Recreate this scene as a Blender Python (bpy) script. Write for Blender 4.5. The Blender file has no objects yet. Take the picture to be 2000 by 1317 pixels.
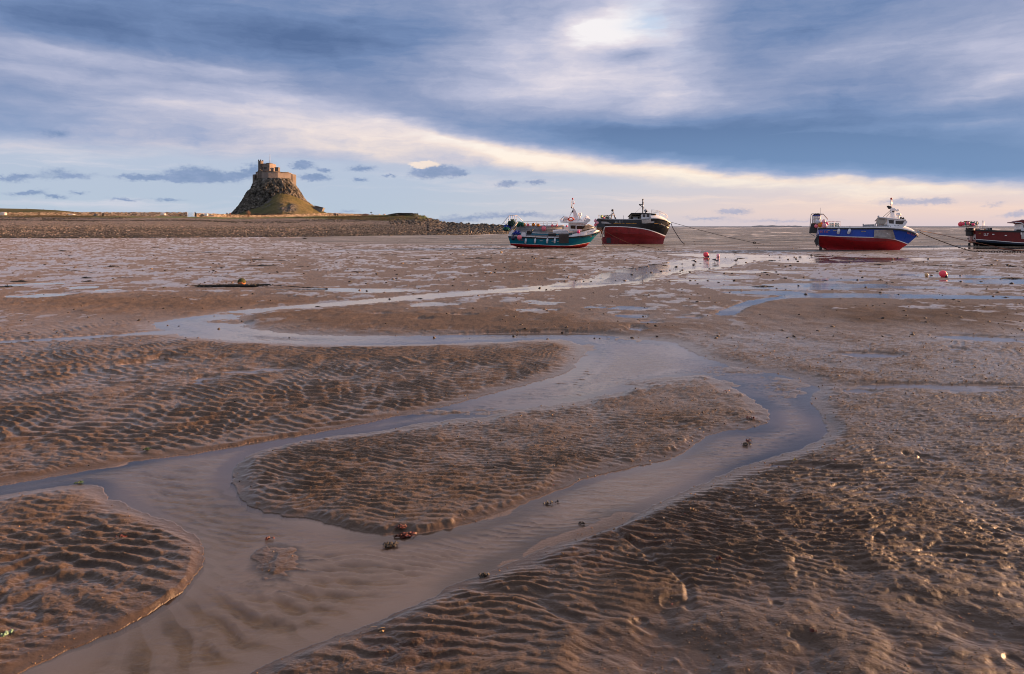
import bpy, bmesh, math, random
import numpy as np
from mathutils import Vector, Matrix
from mathutils.bvhtree import BVHTree

# ------------------------------------------------------------------ camera
F = 1333.333          # focal length in photo pixels (24 mm on 36 mm, photo 2000 px wide)
H = 2.2               # eye height above the mud
CX, HY = 1000.0, 442.0
scene = bpy.context.scene
col = scene.collection
cam_d = bpy.data.cameras.new("camera")
cam = bpy.data.objects.new("camera", cam_d)
col.objects.link(cam)
cam.location = (0, 0, H)
cam.rotation_euler = (math.radians(90), 0, 0)
cam_d.lens = 24.0
cam_d.sensor_width = 36.0
cam_d.shift_y = -(658.5 - HY) / 2000.0
cam_d.clip_start = 0.05
cam_d.clip_end = 40000
scene.camera = cam
scene.view_settings.view_transform = 'Standard'
scene.view_settings.look = 'None'
scene.view_settings.gamma = 1
scene.view_settings.exposure = 1.2
scene.cycles.max_bounces = 6
scene.cycles.transparent_max_bounces = 12
scene.cycles.sample_clamp_indirect = 6
scene.cycles.pixel_filter_type = 'BLACKMAN_HARRIS'
scene.cycles.filter_width = 1.0

def unproj(px, py, z=0.0):
    Y = F * (H - z) / (py - HY)
    return ((px - CX) / F * Y, Y, z)

# ------------------------------------------------------------------ sun
SUN_AZ = math.radians(16)      # from +X (right) towards +Y (away)
SUN_EL = math.radians(9.5)
sdir = Vector((math.cos(SUN_EL) * math.cos(SUN_AZ), math.cos(SUN_EL) * math.sin(SUN_AZ), math.sin(SUN_EL)))
sl = bpy.data.lights.new("sun", 'SUN')
sl.energy = 5.0
sl.angle = math.radians(0.55)
sl.color = (1.0, 0.54, 0.27)
so = bpy.data.objects.new("sun", sl)
so.rotation_euler = sdir.to_track_quat('Z', 'Y').to_euler()
so.location = (60, 20, 40)
col.objects.link(so)

# ------------------------------------------------------------------ node helper
class NT:
    def __init__(s, tree):
        s.t = tree; s.n = tree.nodes; s.l = tree.links
    def new(s, typ, **kw):
        n = s.n.new(typ)
        for k, v in kw.items(): setattr(n, k, v)
        return n
    def put(s, sock, v):
        if isinstance(v, bpy.types.NodeSocket): s.l.new(v, sock)
        elif v is not None: sock.default_value = v
    def math(s, op, a, b=None, c=None, clamp=False):
        n = s.new('ShaderNodeMath', operation=op); n.use_clamp = clamp
        s.put(n.inputs[0], a)
        if b is not None: s.put(n.inputs[1], b)
        if c is not None: s.put(n.inputs[2], c)
        return n.outputs[0]
    def vmath(s, op, a, b=None, scale=None):
        n = s.new('ShaderNodeVectorMath', operation=op)
        s.put(n.inputs[0], a)
        if b is not None: s.put(n.inputs[1], b)
        if scale is not None: s.put(n.inputs[3], scale)
        return n.outputs[0]
    def noise(s, vec, scale, detail=4, rough=0.55, dist=0.0):
        n = s.new('ShaderNodeTexNoise')
        s.put(n.inputs['Vector'], vec)
        n.inputs['Scale'].default_value = scale
        n.inputs['Detail'].default_value = detail
        n.inputs['Roughness'].default_value = rough
        n.inputs['Distortion'].default_value = dist
        return n
    def mapping(s, vec, loc=(0,0,0), rot=(0,0,0), scale=(1,1,1), typ='POINT'):
        n = s.new('ShaderNodeMapping', vector_type=typ)
        s.put(n.inputs[0], vec)
        n.inputs['Location'].default_value = loc
        n.inputs['Rotation'].default_value = rot
        n.inputs['Scale'].default_value = scale
        return n.outputs[0]
    def mix(s, fac, a, b, typ='RGBA', blend='MIX'):
        n = s.new('ShaderNodeMix', data_type=typ)
        if typ == 'RGBA': n.blend_type = blend
        i = {'RGBA': (6, 7, 2), 'FLOAT': (2, 3, 0)}[typ]
        s.put(n.inputs[0], fac); 
        for k, v in ((i[0], a), (i[1], b)):
            if typ == 'RGBA' and isinstance(v, tuple) and len(v) == 3: v = v + (1,)
            s.put(n.inputs[k], v)
        return n.outputs[i[2]]
    def ramp(s, fac, stops, interp='LINEAR'):
        n = s.new('ShaderNodeValToRGB')
        cr = n.color_ramp; cr.interpolation = interp
        while len(cr.elements) > 1: cr.elements.remove(cr.elements[-1])
        first = True
        for p, c in stops:
            if isinstance(c, (int, float)): c = (c, c, c)
            if first: e = cr.elements[0]; e.position = p; first = False
            else: e = cr.elements.new(p)
            e.color = tuple(c) + (1,)
        s.put(n.inputs[0], fac)
        return n.outputs[0]
    def maprange(s, v, a, b, c=0.0, d=1.0, smooth=True):
        n = s.new('ShaderNodeMapRange')
        n.interpolation_type = 'SMOOTHSTEP' if smooth else 'LINEAR'
        s.put(n.inputs[0], v)
        for i, x in zip((1, 2, 3, 4), (a, b, c, d)): n.inputs[i].default_value = x
        return n.outputs[0]

def srgb(r, g, b):
    f = lambda c: (c / 255) / 12.92 if c / 255 <= 0.04045 else ((c / 255 + 0.055) / 1.055) ** 2.4
    return (f(r), f(g), f(b))

# ------------------------------------------------------------------ sky
world = bpy.data.worlds.new("World")
scene.world = world
world.use_nodes = True
wt = world.node_tree
wt.nodes.clear()
N = NT(wt)
STR = 0.12
sky = N.new('ShaderNodeTexSky', sky_type='NISHITA')
sky.sun_disc = False
sky.sun_elevation = SUN_EL
sky.sun_rotation = math.atan2(sdir.x, sdir.y)
sky.air_density = 1.2
sky.dust_density = 1.5
tc = N.new('ShaderNodeTexCoord')
d = tc.outputs['Generated']
sep = N.new('ShaderNodeSeparateXYZ'); N.put(sep.inputs[0], d)
dx, dy, dz = sep.outputs
az = N.math('ARCTAN2', dx, dy)
el = N.math('ARCSINE', dz)
cv = N.new('ShaderNodeCombineXYZ'); N.put(cv.inputs[0], az); N.put(cv.inputs[1], el)
ae = cv.outputs[0]
# warp of the sky plane: long streaks and small curls
w1 = N.noise(N.mapping(ae, scale=(3.0, 10.0, 1)), 1.0, 5, 0.6)
w2 = N.noise(N.mapping(ae, scale=(14, 42, 1), loc=(5, 3, 0)), 1.0, 4, 0.6)
wv = N.vmath('ADD', N.vmath('MULTIPLY', N.vmath('SUBTRACT', w1.outputs['Color'], (0.5, 0.5, 0.5)), (0.16, 0.045, 0)),
             N.vmath('MULTIPLY', N.vmath('SUBTRACT', w2.outputs['Color'], (0.5, 0.5, 0.5)), (0.05, 0.014, 0)))
aw = N.vmath('ADD', ae, wv)
aw_s = N.vmath('ADD', ae, N.vmath('SCALE', wv, scale=0.45))

def px_ae(px, py):
    a = math.atan((px - CX) / F)
    return a, math.atan((HY - py) / F * math.cos(a))

def blob(vec, px, py, rx, ry, rot=0):
    a, e = px_ae(px, py)
    m = N.mapping(vec, loc=(a, e, 0), rot=(0, 0, math.radians(-rot)), scale=(rx / F, ry / F, 1.0), typ='TEXTURE')
    g = N.new('ShaderNodeTexGradient', gradient_type='QUADRATIC_SPHERE')
    N.put(g.inputs[0], m)
    return g.outputs['Fac']

def blobsum(vec, items, base=0.0):
    acc = base
    for (px, py, rx, ry, rot, w) in items:
        acc = N.math('MULTIPLY_ADD', blob(vec, px, py, rx, ry, rot), w, acc)
    return acc

# --- brightness of the high cloud deck (0 = dark slate blue, 1 = bright cream)
T = blobsum(aw, [
    (150, 40, 900, 130, 0, -0.36), (620, 70, 560, 150, 10, -0.30), (60, 185, 420, 60, 4, -0.22), (-150, 250, 420, 90, 0, -0.22),
    (120, 98, 420, 34, 2, 0.30), (440, 128, 260, 26, 3, 0.26),
    (330, 205, 760, 100, 8, 0.30), (650, 240, 520, 110, 14, 0.26),(40, 290, 480, 50, 4, 0.30), (330, 285, 480, 70, 8, 0.22), (700,300,520,60,10,0.26),
    (860, 270, 520, 40, 14, 0.35), (1060, 318, 620, 48, 8, 0.42), (1420, 348, 620, 46, 6, 0.62), (1800, 378, 600, 44, 4, 0.62),
    (800, 40, 420, 160, 10, -0.14), (880, 165, 420, 60, 8, 0.12), (1080, 165, 400, 120, 6, 0.38), (1000, 90, 340, 140, -20, 0.26),
    (1210, 60, 260, 130, -12, 0.62), (1300, 90, 190, 150, 0, 0.30), (1310, 185, 220, 70, 0, 0.30), (1215, 104, 150, 30, -6, -0.36), (1180, 40, 160, 60, -20, 0.22),
    (1560, 80, 480, 280, 10, -0.20), (1250, 262, 620, 60, 6, -0.40), (1650, 250, 820, 120, 2, -0.28), (1700, 300, 800, 85, 4, -0.36), (1480, 290, 520, 70, 5, -0.24), (1980, 320, 420, 80, 0, -0.28), (1500, 265, 460, 16, 2, 0.14), (1250, 238, 300, 14, 5, 0.12), (1850, 240, 420, 18, -2, 0.12),
    (1640, 95, 420, 70, -18, 0.20), (1900, 85, 330, 60, 4, 0.26), (2000, 140, 320, 60, -5, 0.32), (1560, 180, 600, 50, -4, 0.10), (1700, 20, 500, 70, 0, -0.10), (1950, 182, 300, 18, -3, 0.2),
], 0.42)
# streak detail
s1 = N.noise(N.mapping(aw, rot=(0, 0, math.radians(-5)), scale=(2.2, 26, 1)), 1.0, 6, 0.62)
s2 = N.noise(N.mapping(aw, rot=(0, 0, math.radians(6)), scale=(5.0, 60, 1), loc=(3, 8, 0)), 1.0, 5, 0.6)
s3 = N.noise(N.mapping(aw, scale=(6.5, 15, 1), loc=(1, 9, 0)), 1.0, 9, 0.62)
T = N.math('MULTIPLY_ADD', N.math('SUBTRACT', s1.outputs[0], 0.5), 0.34, T)
T = N.math('MULTIPLY_ADD', N.math('SUBTRACT', s2.outputs[0], 0.5), 0.22, T)
T = N.math('MULTIPLY_ADD', N.math('SUBTRACT', s3.outputs[0], 0.5), 0.50, T)
s4 = N.noise(N.mapping(aw, rot=(0, 0, math.radians(-14)), scale=(16, 44, 1), loc=(7, 2, 0)), 1.0, 7, 0.66)
T = N.math('MULTIPLY_ADD', N.math('SUBTRACT', s4.outputs[0], 0.5), 0.20, T)
ccool = N.ramp(T, [(0.0, srgb(88, 112, 154)), (0.22, srgb(114, 137, 178)), (0.45, srgb(149, 161, 193)), (0.66, srgb(184, 188, 212)), (0.86, srgb(222, 216, 226)), (1.0, srgb(244, 240, 242))])
cwarm = N.ramp(T, [(0.0, srgb(116, 146, 186)), (0.3, srgb(132, 158, 196)), (0.5, srgb(160, 174, 205)), (0.68, srgb(206, 202, 212)), (0.86, srgb(248, 228, 212)), (1.0, srgb(255, 240, 222))])
lowf = N.maprange(el, 0.20, 0.06)
deck = N.mix(lowf, ccool, cwarm)
# blue hole in the bright opening
hole = N.math('MULTIPLY', blob(aw, 1280, 40, 120, 60, 40), 1.3, clamp=True)
hole = N.math('MULTIPLY', hole, N.maprange(s3.outputs[0], 0.35, 0.6))
deck = N.mix(N.math('MULTIPLY', hole, 0.7), deck, srgb(182, 208, 236) + (1,))
# clear band under the deck
warmside = N.maprange(az, -0.25, 0.55)
clear_l = N.ramp(N.math('DIVIDE', el, 0.25), [(0.0, srgb(190, 199, 212)), (0.10, srgb(182, 197, 214)), (0.3, srgb(182, 195, 215)), (0.55, srgb(190, 197, 217)), (1.0, srgb(165, 182, 214))])
clear_r = N.ramp(N.math('DIVIDE', el, 0.25), [(0.0, srgb(218, 200, 204)), (0.08, srgb(236, 210, 200)), (0.25, srgb(214, 208, 214)), (0.5, srgb(180, 196, 220)), (1.0, srgb(150, 175, 215))])
clear = N.mix(warmside, clear_l, clear_r)
# thin warm cirrus in the clear band
ci = N.math('MULTIPLY', N.maprange(N.math('ADD', s1.outputs[0], N.math('MULTIPLY', s2.outputs[0], 0.6)), 0.78, 1.05), 0.75)
ci = N.math('MULTIPLY', ci, N.maprange(el, 0.0, 0.035))
clear = N.mix(ci, clear, N.mix(warmside, srgb(216, 214, 224) + (1,), srgb(255, 226, 204) + (1,)))
# lower edge of the deck as a function of azimuth: sum of a ramp and noise
edge_e = N.ramp(N.maprange(az, -0.70, 0.70, 0, 1, smooth=False),
    [(0.0, 0.104), (0.25, 0.098), (0.40, 0.088), (0.5, 0.080), (0.62, 0.070), (0.75, 0.054), (0.88, 0.042), (1.0, 0.036)])
e_n = N.math('ADD', el, N.math('MULTIPLY', N.math('SUBTRACT', s1.outputs[0], 0.5), 0.05))
e_n = N.math('MULTIPLY_ADD', N.math('SUBTRACT', w2.outputs[0], 0.5), 0.02, e_n)
cov = N.maprange(N.math('SUBTRACT', e_n, edge_e), -0.016, 0.014)
skyc = N.mix(cov, clear, deck)

# --- small dark cumulus low in the sky
cn = N.noise(N.mapping(ae, scale=(40, 75, 1), loc=(2, 7, 0)), 1.0, 7, 0.68)
cn2 = N.noise(N.mapping(ae, scale=(150, 240, 1), loc=(9, 1, 0)), 1.0, 4, 0.6)
cw = N.vmath('ADD', ae, N.vmath('ADD', N.vmath('MULTIPLY', N.vmath('SUBTRACT', cn.outputs['Color'], (0.5, 0.5, 0.5)), (0.045, 0.017, 0)),
     N.vmath('MULTIPLY', N.vmath('SUBTRACT', cn2.outputs['Color'], (0.5, 0.5, 0.5)), (0.014, 0.007, 0))))
cum = blobsum(cw, [
    (368, 341, 72, 27, -4, 1.9), (440, 347, 105, 20, -4, 1.6), (498, 330, 60, 20, -16, 1.4), (265, 346, 56, 13, -3, 1.5), (315, 350, 76, 10, 0, 1.0),
    (592, 322, 42, 15, 0, 1.9), (612, 347, 60, 12, 3, 1.8), (632, 333, 36, 9, 0, 1.4), (705, 330, 52, 12, -2, 1.6), (703, 352, 34, 9, 0, 1.4), (760, 346, 30, 8, 0, 1.1),
    (845, 336, 78, 24, -5, 2.2), (893, 336, 40, 16, 0, 2.0), (995, 360, 48, 13, 0, 1.6), (1047, 357, 34, 13, 0, 1.7),
    (35, 347, 54, 13, -6, 1.6), (52, 376, 60, 9, -6, 1.4), (150, 345, 76, 13, -4, 1.05), (110, 335, 60, 18, 0, 0.75), (110, 260, 66, 17, -5, 0.9),
    (245, 390, 44, 9, 0, 1.2), (100, 383, 40, 8, 0, 1.1), (152, 377, 26, 8, 0, 1.0), (325, 392, 52, 9, 0, 1.0),
    (1430, 413, 66, 13, 0, 1.5), (1380, 426, 100, 8, 0, 1.0), (1760, 395, 90, 15, 0, 1.3), (1830, 393, 50, 14, 0, 1.3), (1990, 420, 60, 13, -5, 1.4), (1940, 400, 40, 10, 0, 0.8),
    (930, 425, 170, 14, -2, 1.0), (850, 432, 130, 11, 0, 0.7), (680, 414, 60, 8, 0, 0.8), (1020, 418, 130, 12, 0, 0.9), (1530, 432, 260, 10, 0, 0.8), (1100, 425, 160, 12, 0, 0.6)], 0.0)
cum = N.math('MULTIPLY', cum, N.math('MULTIPLY_ADD', cn2.outputs[0], 1.0, 0.5))
cmask = N.maprange(cum, 0.12, 1.0)
ccol = N.mix(warmside, srgb(112, 138, 178) + (1,), srgb(164, 170, 196) + (1,))
ccol = N.mix(N.maprange(cn.outputs[0], 0.35, 0.7), ccol, N.mix(warmside, srgb(134, 154, 192) + (1,), srgb(188, 186, 206) + (1,)))
skyc = N.mix(N.math('MULTIPLY', cmask, 0.78), skyc, ccol)
# bright lens-shaped cloud
lens = N.maprange(blob(cw, 830, 322, 60, 13, -1), 0.1, 0.5)
skyc = N.mix(N.math('MULTIPLY', lens, 0.8), skyc, srgb(252, 232, 214) + (1,))

# --- the part of the sky the photograph cannot show: nishita with broken cloud, brighter round the sun
front = N.maprange(N.math('ABSOLUTE', az), 0.75, 1.35, 1.0, 0.0)
front = N.math('MULTIPLY', front, N.maprange(el, 0.325, 0.43, 1.0, 0.0))
on = N.noise(N.mapping(d, scale=(1.2, 1.2, 3.0)), 2.0, 5, 0.6)
other = N.mix(N.maprange(on.outputs[0], 0.40, 0.66), N.vmath('SCALE', sky.outputs[0], scale=STR * 1.0), srgb(205, 208, 226) + (1,))
other = N.mix(0.45, other, srgb(180, 188, 220) + (1,))
other = N.mix(N.math('MULTIPLY', N.maprange(dy, -0.2, 0.4), 0.75), other, srgb(226, 206, 208) + (1,))
sund = N.vmath('DOT_PRODUCT', d, tuple(sdir)) if False else None
other = N.vmath('SCALE', other, scale=N.maprange(dy, -0.1, 0.5, 0.95, 1.0))
dp = N.new('ShaderNodeVectorMath', operation='DOT_PRODUCT'); N.put(dp.inputs[0], d); dp.inputs[1].default_value = tuple(sdir)
glow = N.math('POWER', N.math('MAXIMUM', dp.outputs['Value'], 0.0), 24.0)
gl = N.vmath('SCALE', (1.0, 0.62, 0.36), scale=N.math('MULTIPLY', glow, 2.2))
total = N.mix(front, other, skyc)
total = N.vmath('ADD', total, gl)
# below the horizon
total = N.mix(N.maprange(el, -0.02, -0.001), srgb(90, 80, 74) + (1,), total)
SKYGAIN = 0.443
bg = N.new('ShaderNodeBackground')
N.put(bg.inputs[0], N.vmath('SCALE', total, scale=SKYGAIN / STR))
bg.inputs[1].default_value = STR
out = N.new('ShaderNodeOutputWorld')
wt.links.new(bg.outputs[0], out.inputs[0])
world.cycles.sampling_method = 'MANUAL'
world.cycles.sample_map_resolution = 512
# ------------------------------------------------------------------ numpy noise
rng = np.random.RandomState(7)
_TAB = rng.rand(4, 256, 256).astype(np.float32)
def vnoise(x, y, k=0):
    t = _TAB[k % 4]
    xi = np.floor(x); yi = np.floor(y)
    fx = (x - xi).astype(np.float32); fy = (y - yi).astype(np.float32)
    xi = xi.astype(np.int64) & 255; yi = yi.astype(np.int64) & 255
    x1 = (xi + 1) & 255; y1 = (yi + 1) & 255
    fx = fx * fx * fx * (fx * (fx * 6 - 15) + 10); fy = fy * fy * fy * (fy * (fy * 6 - 15) + 10)
    a = t[xi, yi]; b = t[x1, yi]; c = t[xi, y1]; e = t[x1, y1]
    return ((a + (b - a) * fx) + ((c + (e - c) * fx) - (a + (b - a) * fx)) * fy) * 2 - 1
def fbm(x, y, oct=4, gain=0.5, k=0):
    s = np.zeros(np.broadcast(x, y).shape, np.float32); a = 1.0; n = 0
    ca, sa = math.cos(0.7), math.sin(0.7)
    for i in range(oct):
        s += a * vnoise(x + 17.3 * i + 5 * k, y - 9.1 * i + 11 * k, k + i); n += a
        x, y = (x * ca - y * sa) * 2.03, (x * sa + y * ca) * 2.03
        a *= gain
    return s / n
def sstep(a, b, x):
    t = np.clip((x - a) / (b - a), 0, 1); return t * t * (3 - 2 * t)

def sdf_poly(X, Y, pts):
    """signed distance, negative inside"""
    P = np.array(pts, np.float32); n = len(P)
    d2 = np.full(X.shape, 1e12, np.float32); ins = np.zeros(X.shape, bool)
    for i in range(n):
        ax, ay = P[i]; bx, by = P[(i + 1) % n]
        ex, ey = bx - ax, by - ay
        wx, wy = X - ax, Y - ay
        t = np.clip((wx * ex + wy * ey) / max(ex * ex + ey * ey, 1e-9), 0, 1)
        qx, qy = wx - ex * t, wy - ey * t
        d2 = np.minimum(d2, qx * qx + qy * qy)
        c = ((ay <= Y) & (by > Y)) | ((by <= Y) & (ay > Y))
        if abs(ey) > 1e-9:
            ins ^= c & (wx < ex * (wy / ey))
    d = np.sqrt(d2)
    return np.where(ins, -d, d)
def sdf_line(X, Y, pts):
    P = np.array(pts, np.float32)
    d2 = np.full(X.shape, 1e12, np.float32)
    for i in range(len(P) - 1):
        ax, ay = P[i]; bx, by = P[i + 1]
        ex, ey = bx - ax, by - ay
        wx, wy = X - ax, Y - ay
        t = np.clip((wx * ex + wy * ey) / max(ex * ex + ey * ey, 1e-9), 0, 1)
        qx, qy = wx - ex * t, wy - ey * t
        d2 = np.minimum(d2, qx * qx + qy * qy)
    return np.sqrt(d2)
def U(lst): return [unproj(a, b)[:2] for a, b in lst]

def spline(pts, closed=True, sub=4):
    P = [Vector(p) for p in pts]; n = len(P); o = []
    for i in range(n if closed else n - 1):
        p0 = P[(i - 1) % n] if closed or i > 0 else P[i]
        p1 = P[i]; p2 = P[(i + 1) % n]
        p3 = P[(i + 2) % n] if closed or i + 2 < n else p2
        for k in range(sub):
            t = k / sub
            o.append(tuple(0.5 * ((2 * p1) + (p2 - p0) * t + (2 * p0 - 5 * p1 + 4 * p2 - p3) * t * t + (3 * p1 - p0 - 3 * p2 + p3) * t ** 3)))
    if not closed: o.append(tuple(P[-1]))
    return o

STREAM = [(1460, 498), (1330, 508), (1200, 527), (1150, 543), (1060, 556), (940, 565), (850, 571), (760, 579), (640, 589), (540, 597), (450, 605), (390, 615), (335, 621), (300, 626), (294, 632), (312, 643), (360, 653),
  (440, 661), (560, 668), (700, 671), (850, 669), (1000, 663), (1080, 660), (1120, 666), (1140, 680), (1136, 698), (1110, 722), (1060, 740), (990, 757), (900, 781), (800, 805), (700, 823), (600, 842), (540, 851), (440, 869), (300, 889), (180, 911), (90, 926), (0, 941), (-300, 985),
  (-300, 1010), (0, 961), (100, 944), (185, 940), (205, 955), (235, 975), (295, 998), (360, 1025), (397, 1050), (402, 1078), (375, 1130), (320, 1172), (240, 1217), (130, 1262), (0, 1322), (-300, 1500), (-300, 2300), (-100, 2300), (180, 1500), (470, 1313),
  (600, 1250), (760, 1190), (850, 1150), (885, 1133), (960, 1108), (1090, 1052), (1200, 1018), (1300, 965), (1450, 908), (1555, 872), (1612, 838), (1600, 812), (1582, 775), (1590, 750), (1530, 728), (1450, 715), (1380, 697), (1330, 673), (1300, 663), (1240, 658),
  (1150, 649), (1000, 648), (850, 652), (700, 653), (580, 650), (510, 642), (472, 630), (468, 619), (510, 607), (620, 598), (760, 588), (870, 579), (1000, 570), (1150, 559), (1260, 549), (1330, 531), (1460, 514)]
ISLE = [(1352, 731), (1405, 740), (1450, 765), (1500, 802), (1480, 826), (1380, 842), (1345, 868), (1300, 893), (1200, 916), (1100, 945), (1000, 984), (920, 1012), (800, 1032), (735, 1034), (620, 1010), (520, 992), (470, 965), (450, 935), (456, 908), (500, 878), (600, 853), (730, 836), (870, 815), (960, 806), (1000, 795), (1100, 782), (1180, 767), (1280, 744)]
SMALL = [(490, 1075), (515, 1062), (538, 1072), (536, 1088), (520, 1098), (495, 1096)]
BAR = [(470, 1140), (500, 1128), (530, 1142), (520, 1158), (480, 1152)]
SHORE = [(520, 466), (545, 470), (640, 474), (800, 478), (990, 480), (1180, 482), (1330, 486), (1500, 489), (1700, 490), (2000, 491), (2900, 494)]

ZW = -0.035      # level of all standing water

def ground_fields(X, Y):
    px = CX + F * X / Y; py = HY + F * H / Y
    st = spline(U(STREAM), True, 3); isl = spline(U(ISLE), True, 3)
    n1 = fbm(X * 1.6, Y * 1.6, 3, 0.5, 1); n2 = fbm(X * 6, Y * 6, 3, 0.55, 2) + 0.45 * fbm(X * 17, Y * 17, 2, 0.6, 1)
    amp = np.clip(Y / 9, 0.35, 3.0)
    so_ = sdf_poly(X, Y, st) + (n1 * 0.07 + n2 * 0.05) * amp
    si = sdf_poly(X, Y, isl) + (n1 * 0.05 + n2 * 0.05) * amp
    ss = sdf_poly(X, Y, U(SMALL)) + n2 * 0.06
    sb = sdf_poly(X, Y, U(BAR)) + n2 * 0.06
    sd = np.maximum(so_, -si)
    sd = np.maximum(sd, -ss)
    # pools: (px, py, half width px, half height px)
    pools = [(845, 592, 38, 3.2), (742, 611, 13, 1.6), (824, 622, 13, 1.8), (902, 613, 16, 1.6), (1050, 603, 30, 3), (1062, 590, 22, 2), (1040, 586, 10, 1.2), (1240, 640, 12, 3), (1270, 627, 18, 2), (1235, 615, 26, 3), (1345, 617, 20, 2), (1235, 600, 34, 3), (1160, 598, 16, 1.4),
      (285, 707, 26, 3), (320, 698, 20, 2.6), (463, 722, 26, 2.4), (540, 717, 28, 2.6), (440, 698, 14, 1.8), (398, 736, 16, 3), (390, 745, 12, 2), (300, 684, 8, 1), (1700, 691, 44, 4), (1660, 688, 26, 1.6), (1930, 659, 60, 4.5), (1880, 655, 34, 3), (1990, 664, 40, 2), (1865, 680, 14, 2), (1675, 760, 22, 3), (1805, 891, 20, 5), 
      (1850, 752, 120, 3.2), (1760, 748, 60, 1.8), (1980, 757, 90, 2.4), (1560, 905, 26, 2.4), (1630, 912, 20, 2), (60, 577, 40, 2.5), (115, 573, 30, 1.6), (95, 552, 26, 1.4), (25, 556, 14, 1.8), (205, 566, 16, 1.8), (160, 560, 22, 1.8), (1960, 548, 120, 4), (1850, 538, 70, 3.4), (1700, 575, 200, 3.5), (1900, 578, 130, 3.2), (1560, 560, 120, 3), (1500, 570, 70, 2.5), (1640, 555, 90, 2), (1780, 560, 80, 2),
      (1400, 498, 90, 3.5), (1500, 505, 90, 3), (1620, 510, 120, 3), (1750, 505, 120, 2.5), (1420, 540, 60, 2.5), (1380, 547, 40, 2), (1480, 530, 70, 1.8), (1620, 545, 60, 1.6), (1560, 500, 60, 1.5), (720, 566, 60, 2.4), (640, 563, 60, 1.4)]
    sp = np.full(X.shape, 99.0, np.float32)
    for (a, b, w, h) in pools:
        x0, y0, _ = unproj(a, b)
        rx = w / F * y0; ry = h * y0 * y0 / (F * H)
        m = (np.abs(X - x0) < rx * 3 + 1.0) & (np.abs(Y - y0) < ry * 3 + 1.0)
        xs, ys = X[m], Y[m]
        wob = fbm(xs * (0.9 / rx) + a, ys * (0.9 / ry), 3, 0.55, 3) * 0.75
        q = (np.sqrt(((xs - x0) / rx) ** 2 + ((ys - y0) / ry) ** 2) - 1 + wob) * min(rx, ry)
        sp[m] = np.minimum(sp[m], q)
    # rivulets
    riv = [([(-200, 672), (0, 665), (100, 660), (220, 653), (300, 648), (330, 646)], 0.16), ([(1415, 612), (1440, 600), (1478, 586), (1560, 577), (1700, 575), (1900, 579), (2200, 585)], 0.13), ([(1190, 1024), (1215, 1050), (1262, 1078), (1275, 1095), (1320, 1120), (1345, 1150), (1345, 1185)], 0.004),
           ([(1240, 1215), (1300, 1240), (1340, 1290), (1400, 1340)], 0.006), ([(880, 1133), (950, 1150), (1060, 1160)], 0.01), ([(1000, 1150), (1050, 1170), (1100, 1200), (1130, 1210)], 0.008)]
    sr = np.full(X.shape, 99.0, np.float32)
    for pts, w in riv:
        sr = np.minimum(sr, sdf_line(X, Y, spline(U(pts), False, 3)) - w * (1 + 0.6 * n1) + n2 * 0.03 * amp)
    # sea
    sea_pts = U(SHORE) + [(400, 400), (-60, 400)]
    ssea = sdf_poly(X, Y, sea_pts) + fbm(X * 0.12, Y * 0.25, 3, 0.5, 1) * 3.0
    # ---------------------------------------------------------------- regions
    left_B = (so_ > 0) & (py > 655) & (px < 1150) & (py < 960) & (si > 0)
    G = lambda x0, y0, rx, ry: np.exp(-(((px - x0) / rx) ** 2 + ((py - y0) / ry) ** 2))
    near = 1 - sstep(10, 18, Y)
    far = sstep(11, 20, Y)
    # ripples -------------------------------------------------------
    wx = fbm(X * 0.5, Y * 0.5, 3, 0.5, 0); wy = fbm(X * 0.5 + 40, Y * 0.5, 3, 0.5, 1)
    rot = 0.17
    right = sstep(880, 1500, px + (py - 900) * 0.2) * (si > 0)
    lam = 0.155 + 0.045 * sstep(5.5, 9, Y) - 0.035 * right * (1 - sstep(6, 10, Y)) + 0.03 * G(150, 1150, 300, 160) 
    lam = np.where(si < 0, lam * 0.92, lam)
    ph = 0
    a_sum = np.zeros(X.shape, np.float32); b_sum = np.zeros(X.shape, np.float32)
    r2 = np.random.RandomState(3)
    u = Y + rot * X + wy * 0.30 + fbm(X * 1.3, Y * 1.3, 2, 0.5, 3) * 0.10 + fbm(X * 3.4, Y * 3.4, 2, 0.5, 0) * 0.03
    v = X + wx * 0.4
    for i in range(9):
        th = r2.uniform(-0.50, 0.50); k = 2 * math.pi * r2.uniform(0.78, 1.25); p0 = r2.uniform(0, 6.28)
        arg = (u * math.cos(th) + v * math.sin(th)) * k / 0.078 + p0
        a_sum += np.cos(arg); b_sum += np.sin(arg)
    env = np.sqrt(a_sum ** 2 + b_sum ** 2) + 1e-3
    cph = a_sum / env
    # rounded crest, sharp trough with a slight lean
    def saw(bs, as_, up):
        q = np.arctan2(bs, as_) / (2 * math.pi) + 0.5
        return np.where(q < up, sstep(0, 1, q / up), sstep(0, 1, (1 - q) / (1 - up)) ** 0.85)
    rip = saw(b_sum, a_sum, 0.24)
    rip = (rip - 0.5) * np.clip(env / 2.2, 0.25, 1.15)
    # a second set further out with a longer wave length
    a_sum[:] = 0; b_sum[:] = 0
    for i in range(7):
        th = r2.uniform(-0.62, 0.62); k = 2 * math.pi * r2.uniform(0.7, 1.35); p0 = r2.uniform(0, 6.28)
        arg = (u * math.cos(th) + v * math.sin(th)) * k / (0.165 + 0.06 * G(150, 1150, 300, 160)) + p0
        a_sum += np.cos(arg); b_sum += np.sin(arg)
    env = np.sqrt(a_sum ** 2 + b_sum ** 2) + 1e-3
    rip2 = (saw(b_sum, a_sum, 0.24) - 0.5) * np.clip(env / 2.0, 0.2, 1.2)
    del a_sum, b_sum, env, cph
    patch = 0.62 + 0.5 * fbm(X * 0.45, Y * 0.45 + 30, 3, 0.5, 2) + 0.55 * fbm(X * 2.0, Y * 2.6 + 9, 2, 0.5, 1)
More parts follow.
